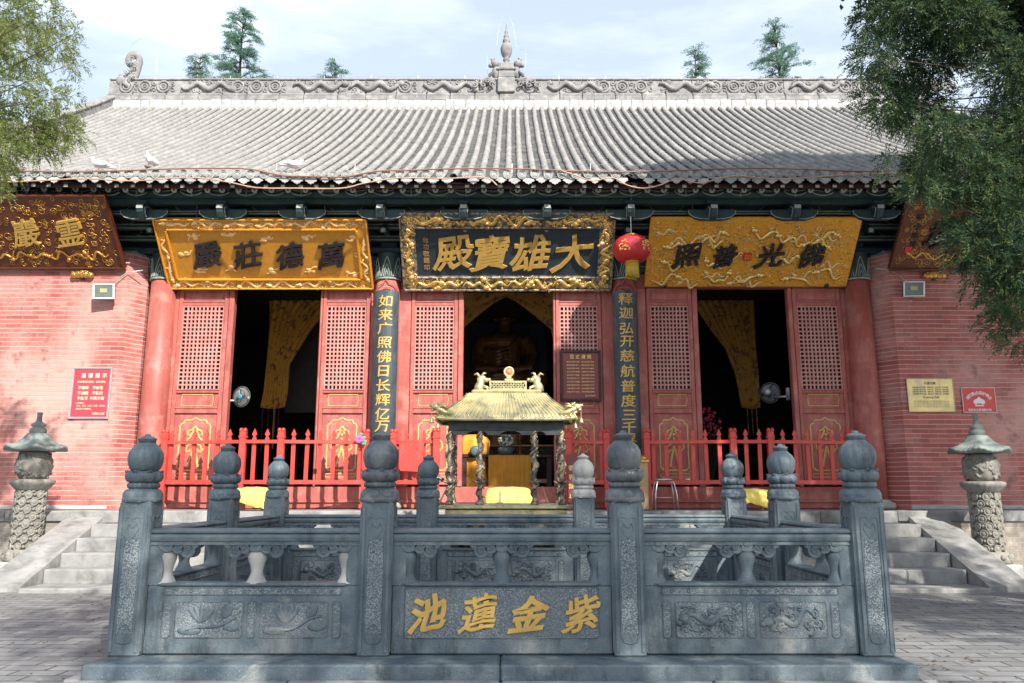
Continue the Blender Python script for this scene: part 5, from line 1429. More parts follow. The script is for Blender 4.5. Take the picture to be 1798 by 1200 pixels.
def finial_mesh():
    m = MB(); m.smooth = True
    pet = lambda n, a, ph=0: (lambda t_, z: 1 + a*(abs(math.sin(n*t_/2+ph))**0.6 - 0.6))
    def tri(n, amp, ph=0): return lambda t_, r, z: amp*abs(((t_*n/(2*math.pi)+ph) % 1)*2-1)
    # inverted lotus: a core with two rows of bulging petals
    def petals(z, hz, n, r, ph, sgn, sc=1.0):
        for k in range(n):
            a = ph + k*2*math.pi/n
            Mz = Matrix.Rotation(a, 3, 'Z')
            m.ell((r*math.cos(a), r*math.sin(a), z), (.040*sc, .060*sc, hz), 10, 8, Mz)
            pts = [Mz @ Vector(((r+.036*sc) if abs(q) < .6 else (r+.018*sc), q*.046*sc, 0)) + Vector((0, 0, z+sgn*(hz*.95 - abs(q)**1.5*hz*1.1))) for q in (-1, -.6, -.25, 0, .25, .6, 1)]
            m.tube(pts, .0055*sc, 5)
    m.lathe([(0.118, -0.012), (0.150, 0.0), (0.152, 0.02), (0.140, 0.06), (0.122, 0.092), (0.10, 0.105)], n=40)
    petals(.045, .052, 8, .112, 0.0, -1)
    m.lathe([(0.10, 0.10), (0.117, 0.108), (0.122, 0.125), (0.117, 0.142), (0.10, 0.15)], n=72, rf=lambda t_, z: 1+0.035*math.cos(18*t_))
    m.lathe([(0.09, 0.145), (0.118, 0.155), (0.135, 0.18), (0.138, 0.208), (0.128, 0.232), (0.10, 0.238)], n=40)
    petals(.196, .048, 8, .108, 0.4, 1)
    pr = [(0.088, 0.228), (0.098, 0.238), (0.118, 0.262), (0.132, 0.30), (0.137, 0.345), (0.131, 0.385), (0.110, 0.422), (0.082, 0.448), (0.062, 0.468)]
    m.lathe(pr, n=72, rf=lambda t_, z: 1 - 0.09*math.exp(-((math.sin((t_*6 + z*9)/2)/0.14)**2)))
    m.lathe([(0.066, 0.462), (0.068, 0.49), (0.074, 0.494), (0.074, 0.502), (0.055, 0.508), (0.048, 0.516), (0.026, 0.52), (0.022, 0.534), (0.012, 0.538)], n=28)
    return m
post_m = post_mesh().build('post', [M['stone'], M['stipple']], B); fin_mesh = finial_mesh()
fin = {}
for k, mt in (('a', 'stone'), ('b', 'stone_dark'), ('c', 'stone_pale')):
    f = finial_mesh() if k != 'a' else fin_mesh
    fin[k] = f
plan = [(BX[0], BY[0], 'a', 0.95), (BX[1], BY[0], 'b', 1.0), (BX[2], BY[0], 'b', 1.0), (BX[3], BY[0], 'a', 1.0), (BX[0], BY[1], 'a', 1), (BX[3], BY[1], 'a', 1),
        (BX[0], BY[2], 'a', .93), (BX[1], BY[2], 'a', .95), (BX[2], BY[2], 'c', .97), (BX[3], BY[2], 'a', 1)]
made = {}
for i, (x, y, k, s_) in enumerate(plan):
    o = post_m if i == 0 else inst(post_m, 'post', B, (0, 0, 0))
    o.location = (x-B.location.x, y-B.location.y, PZ)
    if k not in made:
        f = fin[k].build('finial', M[{'a': 'stone', 'b': 'stone_dark', 'c': 'stone_pale'}[k]], o); made[k] = f
    else: f = inst(made[k], 'finial', o, (0, 0, 0))
    f.location = (0, 0, PT-PZ); f.scale = (s_, s_, s_); f.rotation_euler = (0, 0, 0.3 + i*1.1)
    if k == 'c': f['label'] = 'pale sunlit melon-shaped finial'

RB, RT, PB_, PN = zat(957, 6.1), zat(929, 6.1), PZ+0.006, zat(1026, 6.1)
def vase(m, x, h0, h1, s_=1.0):
    hh = h1-h0
    m.smooth = True
    m.lathe([(0.085*s_, h0), (0.075*s_, h0+.03*hh), (0.050*s_, h0+.2*hh), (0.042*s_, h0+.32*hh), (0.052*s_, h0+.48*hh), (0.070*s_, h0+.65*hh), (0.072*s_, h0+.75*hh), (0.058*s_, h0+.88*hh), (0.04*s_, h0+.95*hh), (0.05*s_, h1)], (x, 0, 0), 24)
    m.smooth = False
def cloud(m, x, z, sgn=(1, -1), y=-0.055):
    for yy, fl in ((y, -1), (-y, 1)):
        m.smooth = True
        Mx = Matrix.Rotation(R(90)*(1 if fl < 0 else -1), 3, 'X')
        def disc(cx, cz, r):
            m.lathe([(r*0.96, -0.05), (r, -0.012), (r, 0.004), (r*0.86, 0.014), (r*0.8, 0.007), (r*0.3, 0.007)], (cx, yy, cz), 18, M=Mx)
            spiral(m, cx, yy+fl*0.010, cz, r*0.62, 1.3, 0.5, 1, 0.007, 4, 12)
        disc(x, z+0.045, 0.075)
        for s_ in sgn:
            disc(x+s_*0.085, z+0.012, 0.052); disc(x+s_*0.155, z-0.015, 0.055); disc(x+s_*0.20, z+0.04, 0.042)
        m.smooth = False
def segment(L_, kind):
    """parts of one bay, local x from 0 to L_"""
    r = MB()
    P = [(-0.075, RB+0.03), (-0.062, RB+0.02), (-0.070, RB+0.0), (0.070, RB+0.0), (0.062, RB+.02), (0.075, RB+0.03), (0.082, RB+0.055), (0.076, RB+0.075), (0.060, RB+0.078), (0.078, RB+0.088), (0.080, RT-0.018), (0.066, RT-0.003), (0.03, RT+0.003), (-0.03, RT+0.003), (-0.066, RT-0.003), (-0.080, RT-0.018), (-0.078, RB+0.088), (-0.060, RB+0.078), (-0.076, RB+0.075), (-0.082, RB+0.055)]
    r.prism(P, 0, L_, 'yz')
    p = MB(); jw = 0.105; w = 0.065
    p.box(0, L_, -w, w, PB_, PN-0.012, 0.012)
    p.box(jw, L_-jw, -w-0.012, w+0.012, PN-0.012, PN+0.008, 0.004)
    for a, b in ((0, jw), (L_-jw, L_)): p.box(a, b, -w+.004, w-.004, PN-0.012, RB+0.004, 0.004)
    c = MB(); c2 = MB(); c3 = MB(); cloud(c, L_/2, RB-0.03); cloud(c2, jw+0.02, RB-0.03, (1,)); cloud(c3, L_-jw-0.02, RB-0.03, (-1,))
    v1, v2, v3 = MB(), MB(), MB()
    vase(v1, L_/2, PN, RB-0.01); vase(v2, jw+0.01, PN, RB-.01, .9); vase(v3, L_-jw-.01, PN, RB-.01, .9)
    q = MB(); rr = random.Random(int(L_*100)+kind)
    for yy, fl in ((-w, -1), (w, 1)):
        def plate(x0, x1, z0, z1):
            q.mi = 1
            q.add([(x0, yy+fl*0.0025, z0), (x1, yy+fl*0.0025, z0), (x1, yy+fl*0.0025, z1), (x0, yy+fl*0.0025, z1)], [(0, 1, 2, 3) if fl < 0 else (3, 2, 1, 0)])
            q.mi = 0
            e_ = 0.012; pp = [(x0+e_, z0), (x1-e_, z0), (x1, z0+e_), (x1, z1-e_), (x1-e_, z1), (x0+e_, z1), (x0, z1-e_), (x0, z0+e_), (x0+e_, z0)]
            q.tube([(x, yy+fl*0.002, z) for x, z in pp], 0.0055, 4)
        if kind == 1: plate(jw+0.0, L_-jw-0.0, PB_+0.115, PN-0.025)
        else:
            plate(jw+.03, L_-jw-.03, PN-0.075, PN-0.025)
            for k in range(10):
                x = jw+.1+(L_-2*jw-.2)*k/9; spiral(q, x, yy+fl*0.004, PN-.05, 0.018, 1.2, k, 1, 0.004, 4, 8)
            z0, z1 = PB_+0.12, PN-0.125
            for (a, b) in ((jw+.03, jw+.09), (L_/2-.03, L_/2+.03), (L_-jw-.09, L_-jw-.03)): plate(a, b, z0, z1)
            for (a, b) in ((jw+.125, L_/2-.065), (L_/2+.065, L_-jw-.125)):
                plate(a, b, z0, z1)
                q.smooth = True
                cx, cz = (a+b)/2, (z0+z1)/2
                if kind == 0:
                    for t_ in (-0.75, -0.4, 0, 0.4, 0.75):
                        Mr_ = Matrix.Rotation(t_ if fl < 0 else -t_, 3, 'Y'); q.ell((cx-.06+0.07*math.sin(t_), yy+fl*.002, cz-.01+.05*math.cos(t_)), (0.022, 0.010, 0.070), 8, 6, Mr_)
                    q.tube(wig(cx-.16, cz-.1, cx+.2, cz+.02, .02, 10, yy+fl*.003, 1, 1), 0.010, 5)
                    q.ell((cx+.13, yy+fl*.002, cz+.06), (0.04, .009, 0.062), 10, 6, Matrix.Rotation(0.5, 3, 'Y')); q.ell((cx+.17, yy+fl*.002, cz-.05), (0.07, .009, 0.035), 10, 6); q.ell((cx-.14, yy+fl*.002, cz-.08), (0.09, .009, 0.03), 10, 6)
                else:
                    for k in range(26):
                        spiral(q, rr.uniform(a+.05, b-.05), yy+fl*.004, rr.uniform(z0+.04, z1-.04), rr.uniform(.02, .05), rr.uniform(.6, 1.3), rr.uniform(0, 6), rr.choice((-1, 1)), 0.010, 5, 9)
                    dragon(q, wig(a+.08, cz-.02, b-.08, cz+.03, .05, 14, yy+fl*.004, 1, 1.3), .024, rr, True, True, .5)
                q.smooth = False
    return r, p, (c, c2, c3), (v1, v2, v3), q
segs = []
for i in range(3): segs.append((BX[i]+HW, BY[0]-0.0, BX[i+1]-BX[i]-2*HW, 0, (0, 1, 2)[i]))
for i in range(3): segs.append((BX[i]+HW, BY[2], BX[i+1]-BX[i]-2*HW, 0, (2, 2, 2)[i]))
for i in range(2):
    for x in (BX[0], BX[3]): segs.append((x, BY[i]+HW, BY[i+1]-BY[i]-2*HW, 90, 2))
cache = {}
for (x, y, L_, rot, kind) in segs:
    key = (round(L_, 2), kind)
    loc = (x-B.location.x, y-B.location.y, 0); re = (0, 0, R(rot))
    if key not in cache:
        r, p, c, vs, q = segment(L_, kind)
        o = [r.build('rail', M['stone'], B), p.build('panel', M['stone'], B), *[k_.build('cloud_bracket', M['stone'], B) for k_ in c]] + [v.build('baluster', M['stone_pale'] if kind == 0 else M['stone'], B) for v in vs]
        cq = q.build('relief', [M['stone'], M['stipple']], o[1])
        cache[key] = (o, cq)
        for a in o: a.location = loc; a.rotation_euler = re
    else:
        o, cq = cache[key]
        for a in o:
            n_ = inst(a, a.name.split('.')[0], B, loc, re)
            if a is o[1]: inst(cq, 'relief', n_, (0, 0, 0))
# gold characters on the middle front panel
mid = cache[(round(BX[2]-BX[1]-2*HW, 2), 1)][0][1]
L_ = BX[2]-BX[1]-2*HW
rnd = random.Random(2)
zc_ = (PB_+0.115+PN-0.025)/2
for ch, px, s_, ro in (('池', 750, .265, .08), ('蓮', 839, .265, .06), ('金', 928, .265, -.02), ('紫', 1020, .265, .05)):
    X = xat(px, 1085, 6.09) - (BX[1]+HW)
    m = MB(); m.text(ch, (X, -0.066, zc_-0.005), s_, off=0.020 if ch in '蓮紫' else 0.034, ext=0.016, shear=0.03, rot=ro*.4-.07, sx=1.0, rise=0.13)
    m.build('gold_character', M['gold_paint'], mid)

# ---------------------------------------------------------------- incense burner
YB = 10.42; yfr = YB-0.34
E_ = empty('incense_burner', (xat(889, 800, yfr), YB, 0), 'gilded bronze incense burner shaped like a roofed pavilion between the pond and the steps', 'incense burner')
S_ = lambda px: (px-889)/F_PX*yfr*0.998
zt_ = lambda py: zat(py, yfr)
zb0, zb1 = zt_(894), zt_(887)
m = MB()
m.box(-0.83, 0.83, -0.42, 0.42, zb0, zb1, 0.008); m.box(-0.76, 0.76, -0.38, 0.38, zb0-0.10, zb0-0.002, 0.012)
m.build('tray', M['brass_pale'], E_)
m = MB(); m.box(-0.72, 0.72, -0.34, 0.34, zb0-0.45, zb0-0.1, 0.03); m.box(-0.66, 0.66, -0.3, 0.3, 0.28, zb0-0.45, 0.03); m.build('body', M['soot_brass'], E_)
m = MB(); m.box(-0.85, 0.85, -0.36, 0.44, 0.0, 0.29, 0.02); m.build('pedestal', M['stone'], E_)
for sx in (-1, 1):
    for sy in (-1, 1):
        m = MB(); m.smooth = True; m.tube([(sx*0.62, sy*.28, .62), (sx*.72, sy*.33, .5), (sx*.70, sy*.30, .36), (sx*.76, sy*.30, .29)], [.07, .08, .05, .06], 8); m.build('leg', M['soot_brass'], E_)
m = MB(); rnd = random.Random(3); m.box(-0.70, 0.70, -0.30, 0.30, zb1-.002, zb1+0.012)
m.build('ash_bed', M['ash'], E_)
zp_t = zt_(752)
for (x, y) in [(S_(px), -0.29) for px in (790, 843, 938, 986)] + [(S_(790), .29), (S_(986), .29)]:
    m = MB(); m.smooth = True
    n_ = 22
    m.tube([(x + 0.008*math.sin(k*1.3), y, zb1 + (zp_t-zb1)*k/n_) for k in range(n_+1)], [0.034 + 0.006*math.sin(k*2.1) for k in range(n_+1)], 10)
    m.tube([(x + 0.040*math.cos(k*0.55), y + 0.040*math.sin(k*0.55), zb1+0.03 + (zp_t-zb1-.06)*k/44) for k in range(45)], [0.012+0.010*math.sin(math.pi*k/44) for k in range(45)], 6)
    for k in range(26):
        a = rnd.uniform(0, 6.28); z = rnd.uniform(zb1+.05, zp_t-.1)
        m.ell((x+.045*math.cos(a), y+.045*math.sin(a), z), (rnd.uniform(.01, .02),)*3, 6, 4)
    z = zb1 + 0.27
    for s_ in (-1, 1): m.tube([(x, y-.03, z), (x+s_*.05, y-.06, z+.01), (x+s_*.075, y-.07, z+.03)], [.016, .014, .008], 5)
    m.lathe([(0.05, zb1), (0.055, zb1+.02), (0.04, zb1+.045)], (x, y, 0), 14)
    m.build('dragon_pillar', M['soot_brass'], E_)
zc0, zc1 = zt_(757), zt_(737)
m = MB()
for (x0, x1, y0, y1) in ((-.73, .73, -.34, -.31), (-.73, .73, .31, .34), (-.73, -.70, -.31, .31), (.70, .73, -.31, .31)): m.box(x0, x1, y0, y1, zc0, zc1, 0.004)
m.box(-.70, .70, -.31, .31, zc1-.03, zc1-.01)
for x in (-.58, -.16, .27, .58): m.prism([(x-.16, zc0), (x-.10, zc0-.02), (x-.08, zc0-.05), (x+.08, zc0-.05), (x+.10, zc0-.02), (x+.16, zc0)][::-1], -.335, -.315)
m.build('cornice', M['black_metal'], E_)
# roof: concave hipped shell with ribs
ze, zrf = zt_(737), zt_(694)
def rp_(u, s):      # s 0 eave..1 top, u perimeter parameter handled by caller
    hx = 0.52 + (0.90-0.52)*(1-s)**1.0; hy = 0.14 + (0.46-0.14)*(1-s)
    z = ze + (zrf-ze)*(1.0 - (1-s)**0.62 * 1.0)
    return hx, hy, z
ns = 9
def ring_(s):
    f = (1-s); hx = 0.515 + 0.365*f**1.35*1.0; hy = 0.15 + 0.32*f**1.35; z = ze + (zt_(688)-ze)*(s**0.80)
    return hx, hy, z
m = MB()
def side_grid(a, b):
    rows = []
    for j in range(ns+1):
        s = j/ns; hx, hy, z = ring_(s); row = []
        for i in range(33):
            u = i/32
            x = (a[0]+(b[0]-a[0])*u)*hx; y = (a[1]+(b[1]-a[1])*u)*hy
            lift = 0.022*(1-s)**3*abs(2*u-1)**6
            row.append((x, y, z+lift))
        rows.append(row)
    m.grid(rows)
    m.smooth = True
    for i in range(0, 33):
        if i % 1 == 0:
            u = i/32
            m.tube([(p[0], p[1], p[2]+0.004) for p in [r_[i] for r_ in rows]], 0.0095, 6)
    m.smooth = False
    m.tube([(p[0], p[1], p[2]-0.012) for p in rows[0]], 0.018, 6)
    for i in range(33): m.ell((rows[0][i][0], rows[0][i][1], rows[0][i][2]-.008), (0.018,)*3, 6, 4)
side_grid((-1, -1), (1, -1)); side_grid((1, -1), (1, 1)); side_grid((1, 1), (-1, 1)); side_grid((-1, 1), (-1, -1))
ztp = zt_(688)
m.box(-0.50, 0.50, -0.15, 0.15, ztp-.03, ztp+0.01, .01); m.box(-0.46, 0.46, -0.13, 0.13, ztp+.01, ztp+.055, 0.02)
m.build('pavilion_roof', M['brass_pale'], E_)
m = MB(); z0, z1 = ztp+.055, ztp+.055+.125
x0, x1 = -.225, .265
m.box(x0, x1, -.05, .05, z0, z0+.022, .004); m.box(x0, x1, -.05, .05, z1-.022, z1, .004)
m.box(x0, x0+.02, -.05, .05, z0+.02, z1-.02); m.box(x1-.02, x1, -.05, .05, z0+.02, z1-.02)
for k in range(-2, 12):
    for s_ in (-1, 1):
        xa = x0 + k*.044; xb = xa+.08
        a, b = (xa, xb) if s_ > 0 else (xb, xa)
        pa, pb = Vector((a, -.045, z0+.02)), Vector((b, -.045, z1-.02))
        if min(a, b) > x0-.005 and max(a, b) < x1+.005: m.bar(pa, pb, .012, .012)
m.mi = 1; m.box(x0+.015, x1-.015, -.01, .03, z0+.01, z1-.01)
m.build('lattice_crest', [M['brass_pale'], M['black_metal']], E_)
m = MB(); cx = 0.03; zz = z1
m.box(cx-.06, cx+.06, -.04, .04, zz, zz+.03, .006); m.box(cx-.035, cx+.035, -.03, .03, zz+.03, zz+.07, .01)
m.smooth = True
m.lathe([(0.068, -.02), (0.072, 0), (0.07, .02), (0.05, .024), (0.046, .012)], (cx, 0, zz+.125), 24, M=Mf)
m.mi = 1; m.lathe([(0.047, .008), (0.047, .016)], (cx, 0, zz+.125), 20, M=Mf)
m.build('sun_disc', [M['brass_pale'], M['coral']], E_)
for sx in (-1, 1):
    m = MB(); m.smooth = True; X = cx+sx*.36; zz = ztp+.05
    m.tube([(X+sx*.03, 0, zz), (X+sx*.03, 0, zz+.06), (X+sx*.01, 0, zz+.12), (X+sx*.02, 0, zz+.18)], [.075, .065, .05, .045], 9)
    m.ell((X-sx*.01, 0, zz+.165), (.055, .04, .045), 9, 6); m.tube([(X-sx*.03, 0, zz+.15), (X-sx*.09, 0, zz+.14)], [.035, .028], 7); m.ell((X-sx*.10, 0, zz+.15), (.025, .025, .025), 7, 5)
    m.tube([(X, 0, zz+.19), (X-sx*.03, 0, zz+.24), (X-sx*.06, 0, zz+.235)], [.022, .015, .01], 6); m.tube([(X+sx*.03, 0, zz+.19), (X+sx*.06, 0, zz+.235), (X+sx*.10, 0, zz+.215)], [.022, .016, .01], 6)
    m.tube([(X-sx*.02, -.03, zz+.06), (X-sx*.08, -.04, zz+.04), (X-sx*.08, -.04, zz+.0)], [.025, .02, .018], 6)
    m.build('crest_dragon', M['brass_pale'], E_)
    for sy in (-1, 1):
        hx, hy, z = ring_(0); X, Y_ = sx*(hx-.10), sy*(hy-.03)
        d_ = empty('corner_dragon', (X, Y_, z+.03), parent=E_); d_.scale = (.85, .85, .85)
        m = MB(); m.smooth = True; rr = random.Random(6)
        m.tube([(-sx*.12, 0, .04), (0, 0, .06), (sx*.06, 0, .10), (sx*.13, 0, .13)], [.03, .045, .05, .04], 8)
        m.ell((sx*.13, -0.01, .14), (.06, .04, .05), 8, 6); m.tube([(sx*.14, 0, .15), (sx*.22, 0, .17)], [.03, .02], 6); m.tube([(sx*.14, 0, .11), (sx*.20, 0, .09)], [.025, .015], 6)
        for k in range(16):
            a = rr.uniform(1.2, 3.4); p = Vector((sx*.06, rr.uniform(-.03, .03), .13)); q_ = p + Vector((-sx*abs(math.cos(a))*rr.uniform(.05, .2)+sx*.05, rr.uniform(-.03, .03), rr.uniform(-.05, .10)))
            m.tube([p, (p+q_)/2 + Vector((0, 0, .025)), q_], [.016, .013, .005], 5)
        m.build('head', M['brass_pale'], d_)
        m = MB(); m.tube([(sx*.19, 0, .14), (sx*.19, 0, -.02)], .004, 4); m.smooth = True
        m.lathe([(.008, 0), (.022, -.008), (.028, -.05), (.042, -.075), (.036, -.078)], (sx*.19, 0, -.02), 12); m.build('bell', M['brass_pale'], d_)
# handle and tools at the sides
m = MB(); m.smooth = True
m.tube([(-.80, -.2, zb1-.02), (-.93, -.2, zb1+.10), (-.95, -.2, zb1+.24), (-.86, -.2, zb1+.34), (-.80, -.2, zb1+.30)], .03, 7); m.tube([(.80, .1, zb1-.02), (.93, .1, zb1+.10), (.95, .1, zb1+.24), (.86, .1, zb1+.34)], .03, 7)
m.build('dragon_handle', M['soot_brass'], E_)
for (px, a, lab) in ((878, 0.0, 'pale candle stub standing upright in the middle of the burner tray'), (772, -0.5, 'wooden incense paddle leaning on the left end of the burner tray'), (962, .35, 'short wooden stick leaning near the right pillar of the burner tray')):
    e = empty('candle' if a == 0 else 'wooden_stick', (E_.location.x+S_(px), YB-.26, zb1+.014), lab, 'candle' if a == 0 else 'stick')
    m = MB(); l_ = .15 if a == 0 else .2
    m.tube([(0, 0, 0), (a*l_*-1.0, .01, l_)], .011, 6); m.build('shaft', M['cream_text'] if a == 0 else M['wood_light'], e)
    m = MB(); m.tube([(a*l_*-1.0, .01, l_), (a*l_*-1.05, .01, l_+.012)], .005 if a == 0 else .013, 6); m.build('tip', M['ink'] if a == 0 else M['wood_light'], e)

# ---------------------------------------------------------------- carved stone lantern pillars
def stone_pillar(px, label, side):
    Y = 12.18; X = at(px, 820, Y)[0]
    e = empty('stone_lantern', (X, Y, 0), label, 'stone lantern', 'carved stone lantern pillars'); e.scale = (.92, .92, 1)
    zz = lambda py: zat(py, Y)
    o = 0 if side < 0 else 4
    rnd = random.Random(50+side)
    z_b = zz(985+o)
    m = MB(); m.box(-.32, .32, -.32, .32, 0, z_b-.0, .02); m.build('pedestal', M['stone_pale'], e)
    m = MB(); m.smooth = True
    m.lathe([(.29, z_b), (.31, z_b+.05), (.28, z_b+.12), (.25, z_b+.17)], n=40, rf=lambda t_, z: 1+.06*math.sin(7*t_+z*30)*math.sin(3*t_))
    for k in range(26):
        a = k*.242*2; m.ell((.28*math.cos(a), .28*math.sin(a), z_b+rnd.uniform(.04, .13)), (.05, .05, .04), 7, 5)
    m.build('base', M['stone_carved'], e)
    zs0, zs1 = z_b+.16, zz(862+o)
    m = MB(); m.smooth = True
    m.lathe([(.195, zs0), (.205, (zs0+zs1)/2), (.195, zs1)], n=32)
    nr = 8
    for j in range(nr):
        z = zs0 + (zs1-zs0)*(j+.5)/nr
        for k in range(8):
            a = (k + .5*(j % 2))*math.pi/4
            Mz = Matrix.Rotation(a+math.pi/2, 3, 'Z') @ Mf
            c_ = (.205*math.cos(a), .205*math.sin(a), z)
            m.lathe([(.058, -.02), (.06, .022), (.052, .03), (.046, .02), (.03, .02), (.026, .028), (.006, .028)], c_, 14, M=Mz)
            a2 = a + math.pi/8
            m.ell((.21*math.cos(a2), .21*math.sin(a2), z+.0), (.032, .032, .025), 6, 4); m.ell((.205*math.cos(a2-.1), .205*math.sin(a2-.1), z+.045), (.03, .03, .018), 6, 4)
    m.build('shaft', M['stone_carved'], e)
    m = MB(); m.smooth = True
    z0 = zs1-.005
    m.lathe([(.20, z0), (.24, z0+.03), (.30, z0+.09), (.325, z0+.12), (.33, z0+.155), (.29, z0+.175), (.2, z0+.18)], n=72, rf=lambda t_, z: 1+.03*abs(math.sin(12*t_)))
    m.build('lotus_dish', M['stone_carved'], e)
    z1 = z0+.17; z2 = zz(794+o)
    m = MB(); m.smooth = True
    m.lathe([(.19, z1), (.24, z1+(z2-z1)*.18), (.27, z1+(z2-z1)*.45), (.265, z1+(z2-z1)*.65), (.22, z1+(z2-z1)*.9), (.2, z2)], n=36)
    for k in range(70):
        a = rnd.uniform(0, 6.28); u = rnd.uniform(.08, .92); r = .27*math.sqrt(max(.3, 1-(2*u-1)**2*.5))-.01
        p = [(r*math.cos(a+q*.09), r*math.sin(a+q*.09), z1+(z2-z1)*u + .03*math.sin(q*1.4+k)) for q in range(6)]
        m.tube(p, [.012, .022, .026, .024, .018, .008], 5)
    m.build('carved_globe', M['stone_carved'], e)
    zr0, zr1 = zz(793+o), zz(762+o)
    m = MB(); m.smooth = True
    lift = lambda t_, r, z: (.05*abs(math.cos(3*t_))**3*(r/.46)**3)
    m.lathe([(.20, zr0-.002), (.44, zr0+.0), (.46, zr0+.02), (.45, zr0+.045), (.33, zr0+.10), (.22, zr0+.18), (.15, zr1+.0), (.12, zr1+.01)], n=108, rf=lambda t_, z: 1+.02*math.sin(36*t_)+.06*abs(math.cos(3*t_))**3, zf=lift)
    m.build('pavilion_cap', M['stone_cap'], e)
    z = zr1
    k_ = (zz(725+o)-z)/.33
    m = MB(); m.smooth = True
    m.lathe([(.12, z-.005), (.125, z+.03*k_), (.13, z+.06*k_), (.105, z+.09*k_), (.08, z+.10*k_), (.115, z+.125*k_), (.115, z+.15*k_), (.07, z+.175*k_), (.045, z+.19*k_), (.038, z+.26*k_), (.045, z+.33*k_), (.03, z+.335*k_)], n=24)
    m.build('bead_finial', M['stone_cap'], e)
stone_pillar(60, 'carved stone lantern pillar on the left, by the sunlit brick wall', -1)
stone_pillar(1722, 'carved stone lantern pillar on the right, below the fire sign', 1)

# ---------------------------------------------------------------- inside the hall
YCU = 18.4
def drape(name, L, label, Y, mt, group=None, folds=9, tail=True, pat=True):
    """L: rows (py, px_left, px_right)"""
    e_ = empty(name, (xat(L[0][1], L[0][0], Y), Y, zat(L[-1][0], Y)), label, 'curtain', group)
    o0 = e_.location
    m = MB(); m.smooth = True; P = []
    rows = []
    for a, b in zip(L[:-1], L[1:]):
        for k in range(5): u = k/5; rows.append([a[i]+(b[i]-a[i])*u for i in range(3)])
    rows.append(list(L[-1]))
    nx_ = 40
    for ri, (py, l, r_) in enumerate(rows):
        z = zat(py, Y); x0, x1 = xat(l, py, Y), xat(r_, py, Y); row = []
        for i in range(nx_+1):
            u = i/nx_; row.append((x0+(x1-x0)*u-o0.x, 0.05*math.sin(u*folds*6.28+ri*.12)-.02, z-o0.z-0.03*math.sin(u*math.pi*1)*(1 if ri == len(rows)-1 else 0)))
        P.append(row)
    m.grid(P); c = m.build('cloth', mt, e_); c.modifiers.new('t', 'SOLIDIFY').thickness = 0.01
    return e_
d1 = drape('temple_curtain', [(508, 474, 640), (545, 473, 575), (580, 472, 545), (640, 468, 508), (690, 463, 505), (716, 458, 500)], 'gold brocade curtain gathered to one side inside the left doorway', YCU, M['curtain'], 'gathered curtains in the side doorways')
m = MB()
for k, (px, mt) in enumerate(((462, 0), (472, 0), (490, 0))):
    pa, pb = Vector((xat(px, 716, YCU), YCU, zat(714, YCU))), Vector((xat(px-4, 790, YCU), YCU, zat(795, YCU)))
    m.bar(pb-d1.location, pa-d1.location, .05, .01)
m.build('ribbon', M['purple'], d1)
m = MB(); m.bar(Vector((xat(482, 716, YCU), YCU+.02, zat(712, YCU)))-d1.location + Vector((0, 0, -1)), Vector((xat(482, 716, YCU), YCU+.02, zat(712, YCU)))-d1.location, .12, .01); m.build('ribbon', M['curtain'], d1)
d2 = drape('temple_curtain', [(508, 1195, 1322), (540, 1222, 1324), (575, 1245, 1326), (615, 1275, 1328), (660, 1292, 1333), (716, 1302, 1335)], 'dim brocade curtain gathered to one side inside the right doorway', YCU, M['curtain_dull'], 'gathered curtains in the side doorways')
m = MB()
for px in (1312, 1320, 1328): 
    pa = Vector((xat(px, 716, YCU), YCU, zat(716, YCU)))-d2.location; m.bar(pa+Vector((0, 0, -.6)), pa, .03, .01)
m.build('ribbon', M['curtain_dull'], d2)
# arched valance in the middle doorway
Yv = 17.6; e = empty('temple_curtain', (xat(889, 512, Yv), Yv, zat(585, Yv)), 'dim gold valance curtain forming an arch at the top of the middle doorway', 'curtain')
m = MB(); m.smooth = True; P = []
for i in range(61):
    px = 800+180*i/60; u = abs(px-889)/88
    pyb = 522 + 66*min(1, u)**1.25 + (18 if u > .9 else 0)
    x = xat(px, 540, Yv); row = []
    for j in range(9):
        py = 500 + (pyb-500)*j/8; row.append((x-e.location.x, .04*math.sin(j*2.2+u*5)*(j/8), zat(py, Yv)-e.location.z))
    P.append(row)
m.grid(P); c = m.build('cloth', M['curtain_dull'], e); c.modifiers.new('t', 'SOLIDIFY').thickness = 0.01

# seated statue
Ys = 20.5; sx_, sz = xat(886, 600, Ys), Z_T
e = empty('buddha_statue', (sx_, Ys, sz), 'large seated gilt bronze statue with dark blue hair deep inside the middle doorway', 'statue')
zh = zat(553, Ys)-sz; off_ = zh-3.5
m = MB(); m.smooth = True
def Zs(z): return z+off_
m.ell((0, 0, Zs(2.35)), (.50, .36, .62)); m.ell((0, -.05, Zs(2.75)), (.62, .30, .28)); m.ell((0, -.02, Zs(3.5)), (.24, .26, .33)); m.tube([(0, 0, Zs(2.9)), (0, 0, Zs(3.3))], [.2, .15], 10)
for s_ in (-1, 1):
    m.tube([(s_*.55, 0, Zs(2.85)), (s_*.72, -.1, Zs(2.35)), (s_*.62, -.4, Zs(1.98)), (s_*.15, -.62, Zs(1.95))], [.20, .19, .16, .10], 10)
    m.tube([(s_*.25, 0, Zs(1.8)), (s_*.85, -.35, Zs(1.72)), (s_*.35, -.72, Zs(1.66)), (-s_*.2, -.72, Zs(1.72))], [.32, .28, .2, .14], 10)
    m.ell((s_*.26, -.0, Zs(3.45)), (.04, .08, .16), 8, 6)
m.ell((0, -.27, Zs(3.45)), (.045, .07, .08), 8, 6); m.ell((0, -.66, Zs(1.95)), (.2, .12, .08), 8, 6)
for s_ in (-1, 1): m.ell((s_*.09, -.235, Zs(3.52)), (.055, .03, .02), 8, 5)
m.ell((0, -.245, Zs(3.34)), (.07, .03, .02), 8, 5)
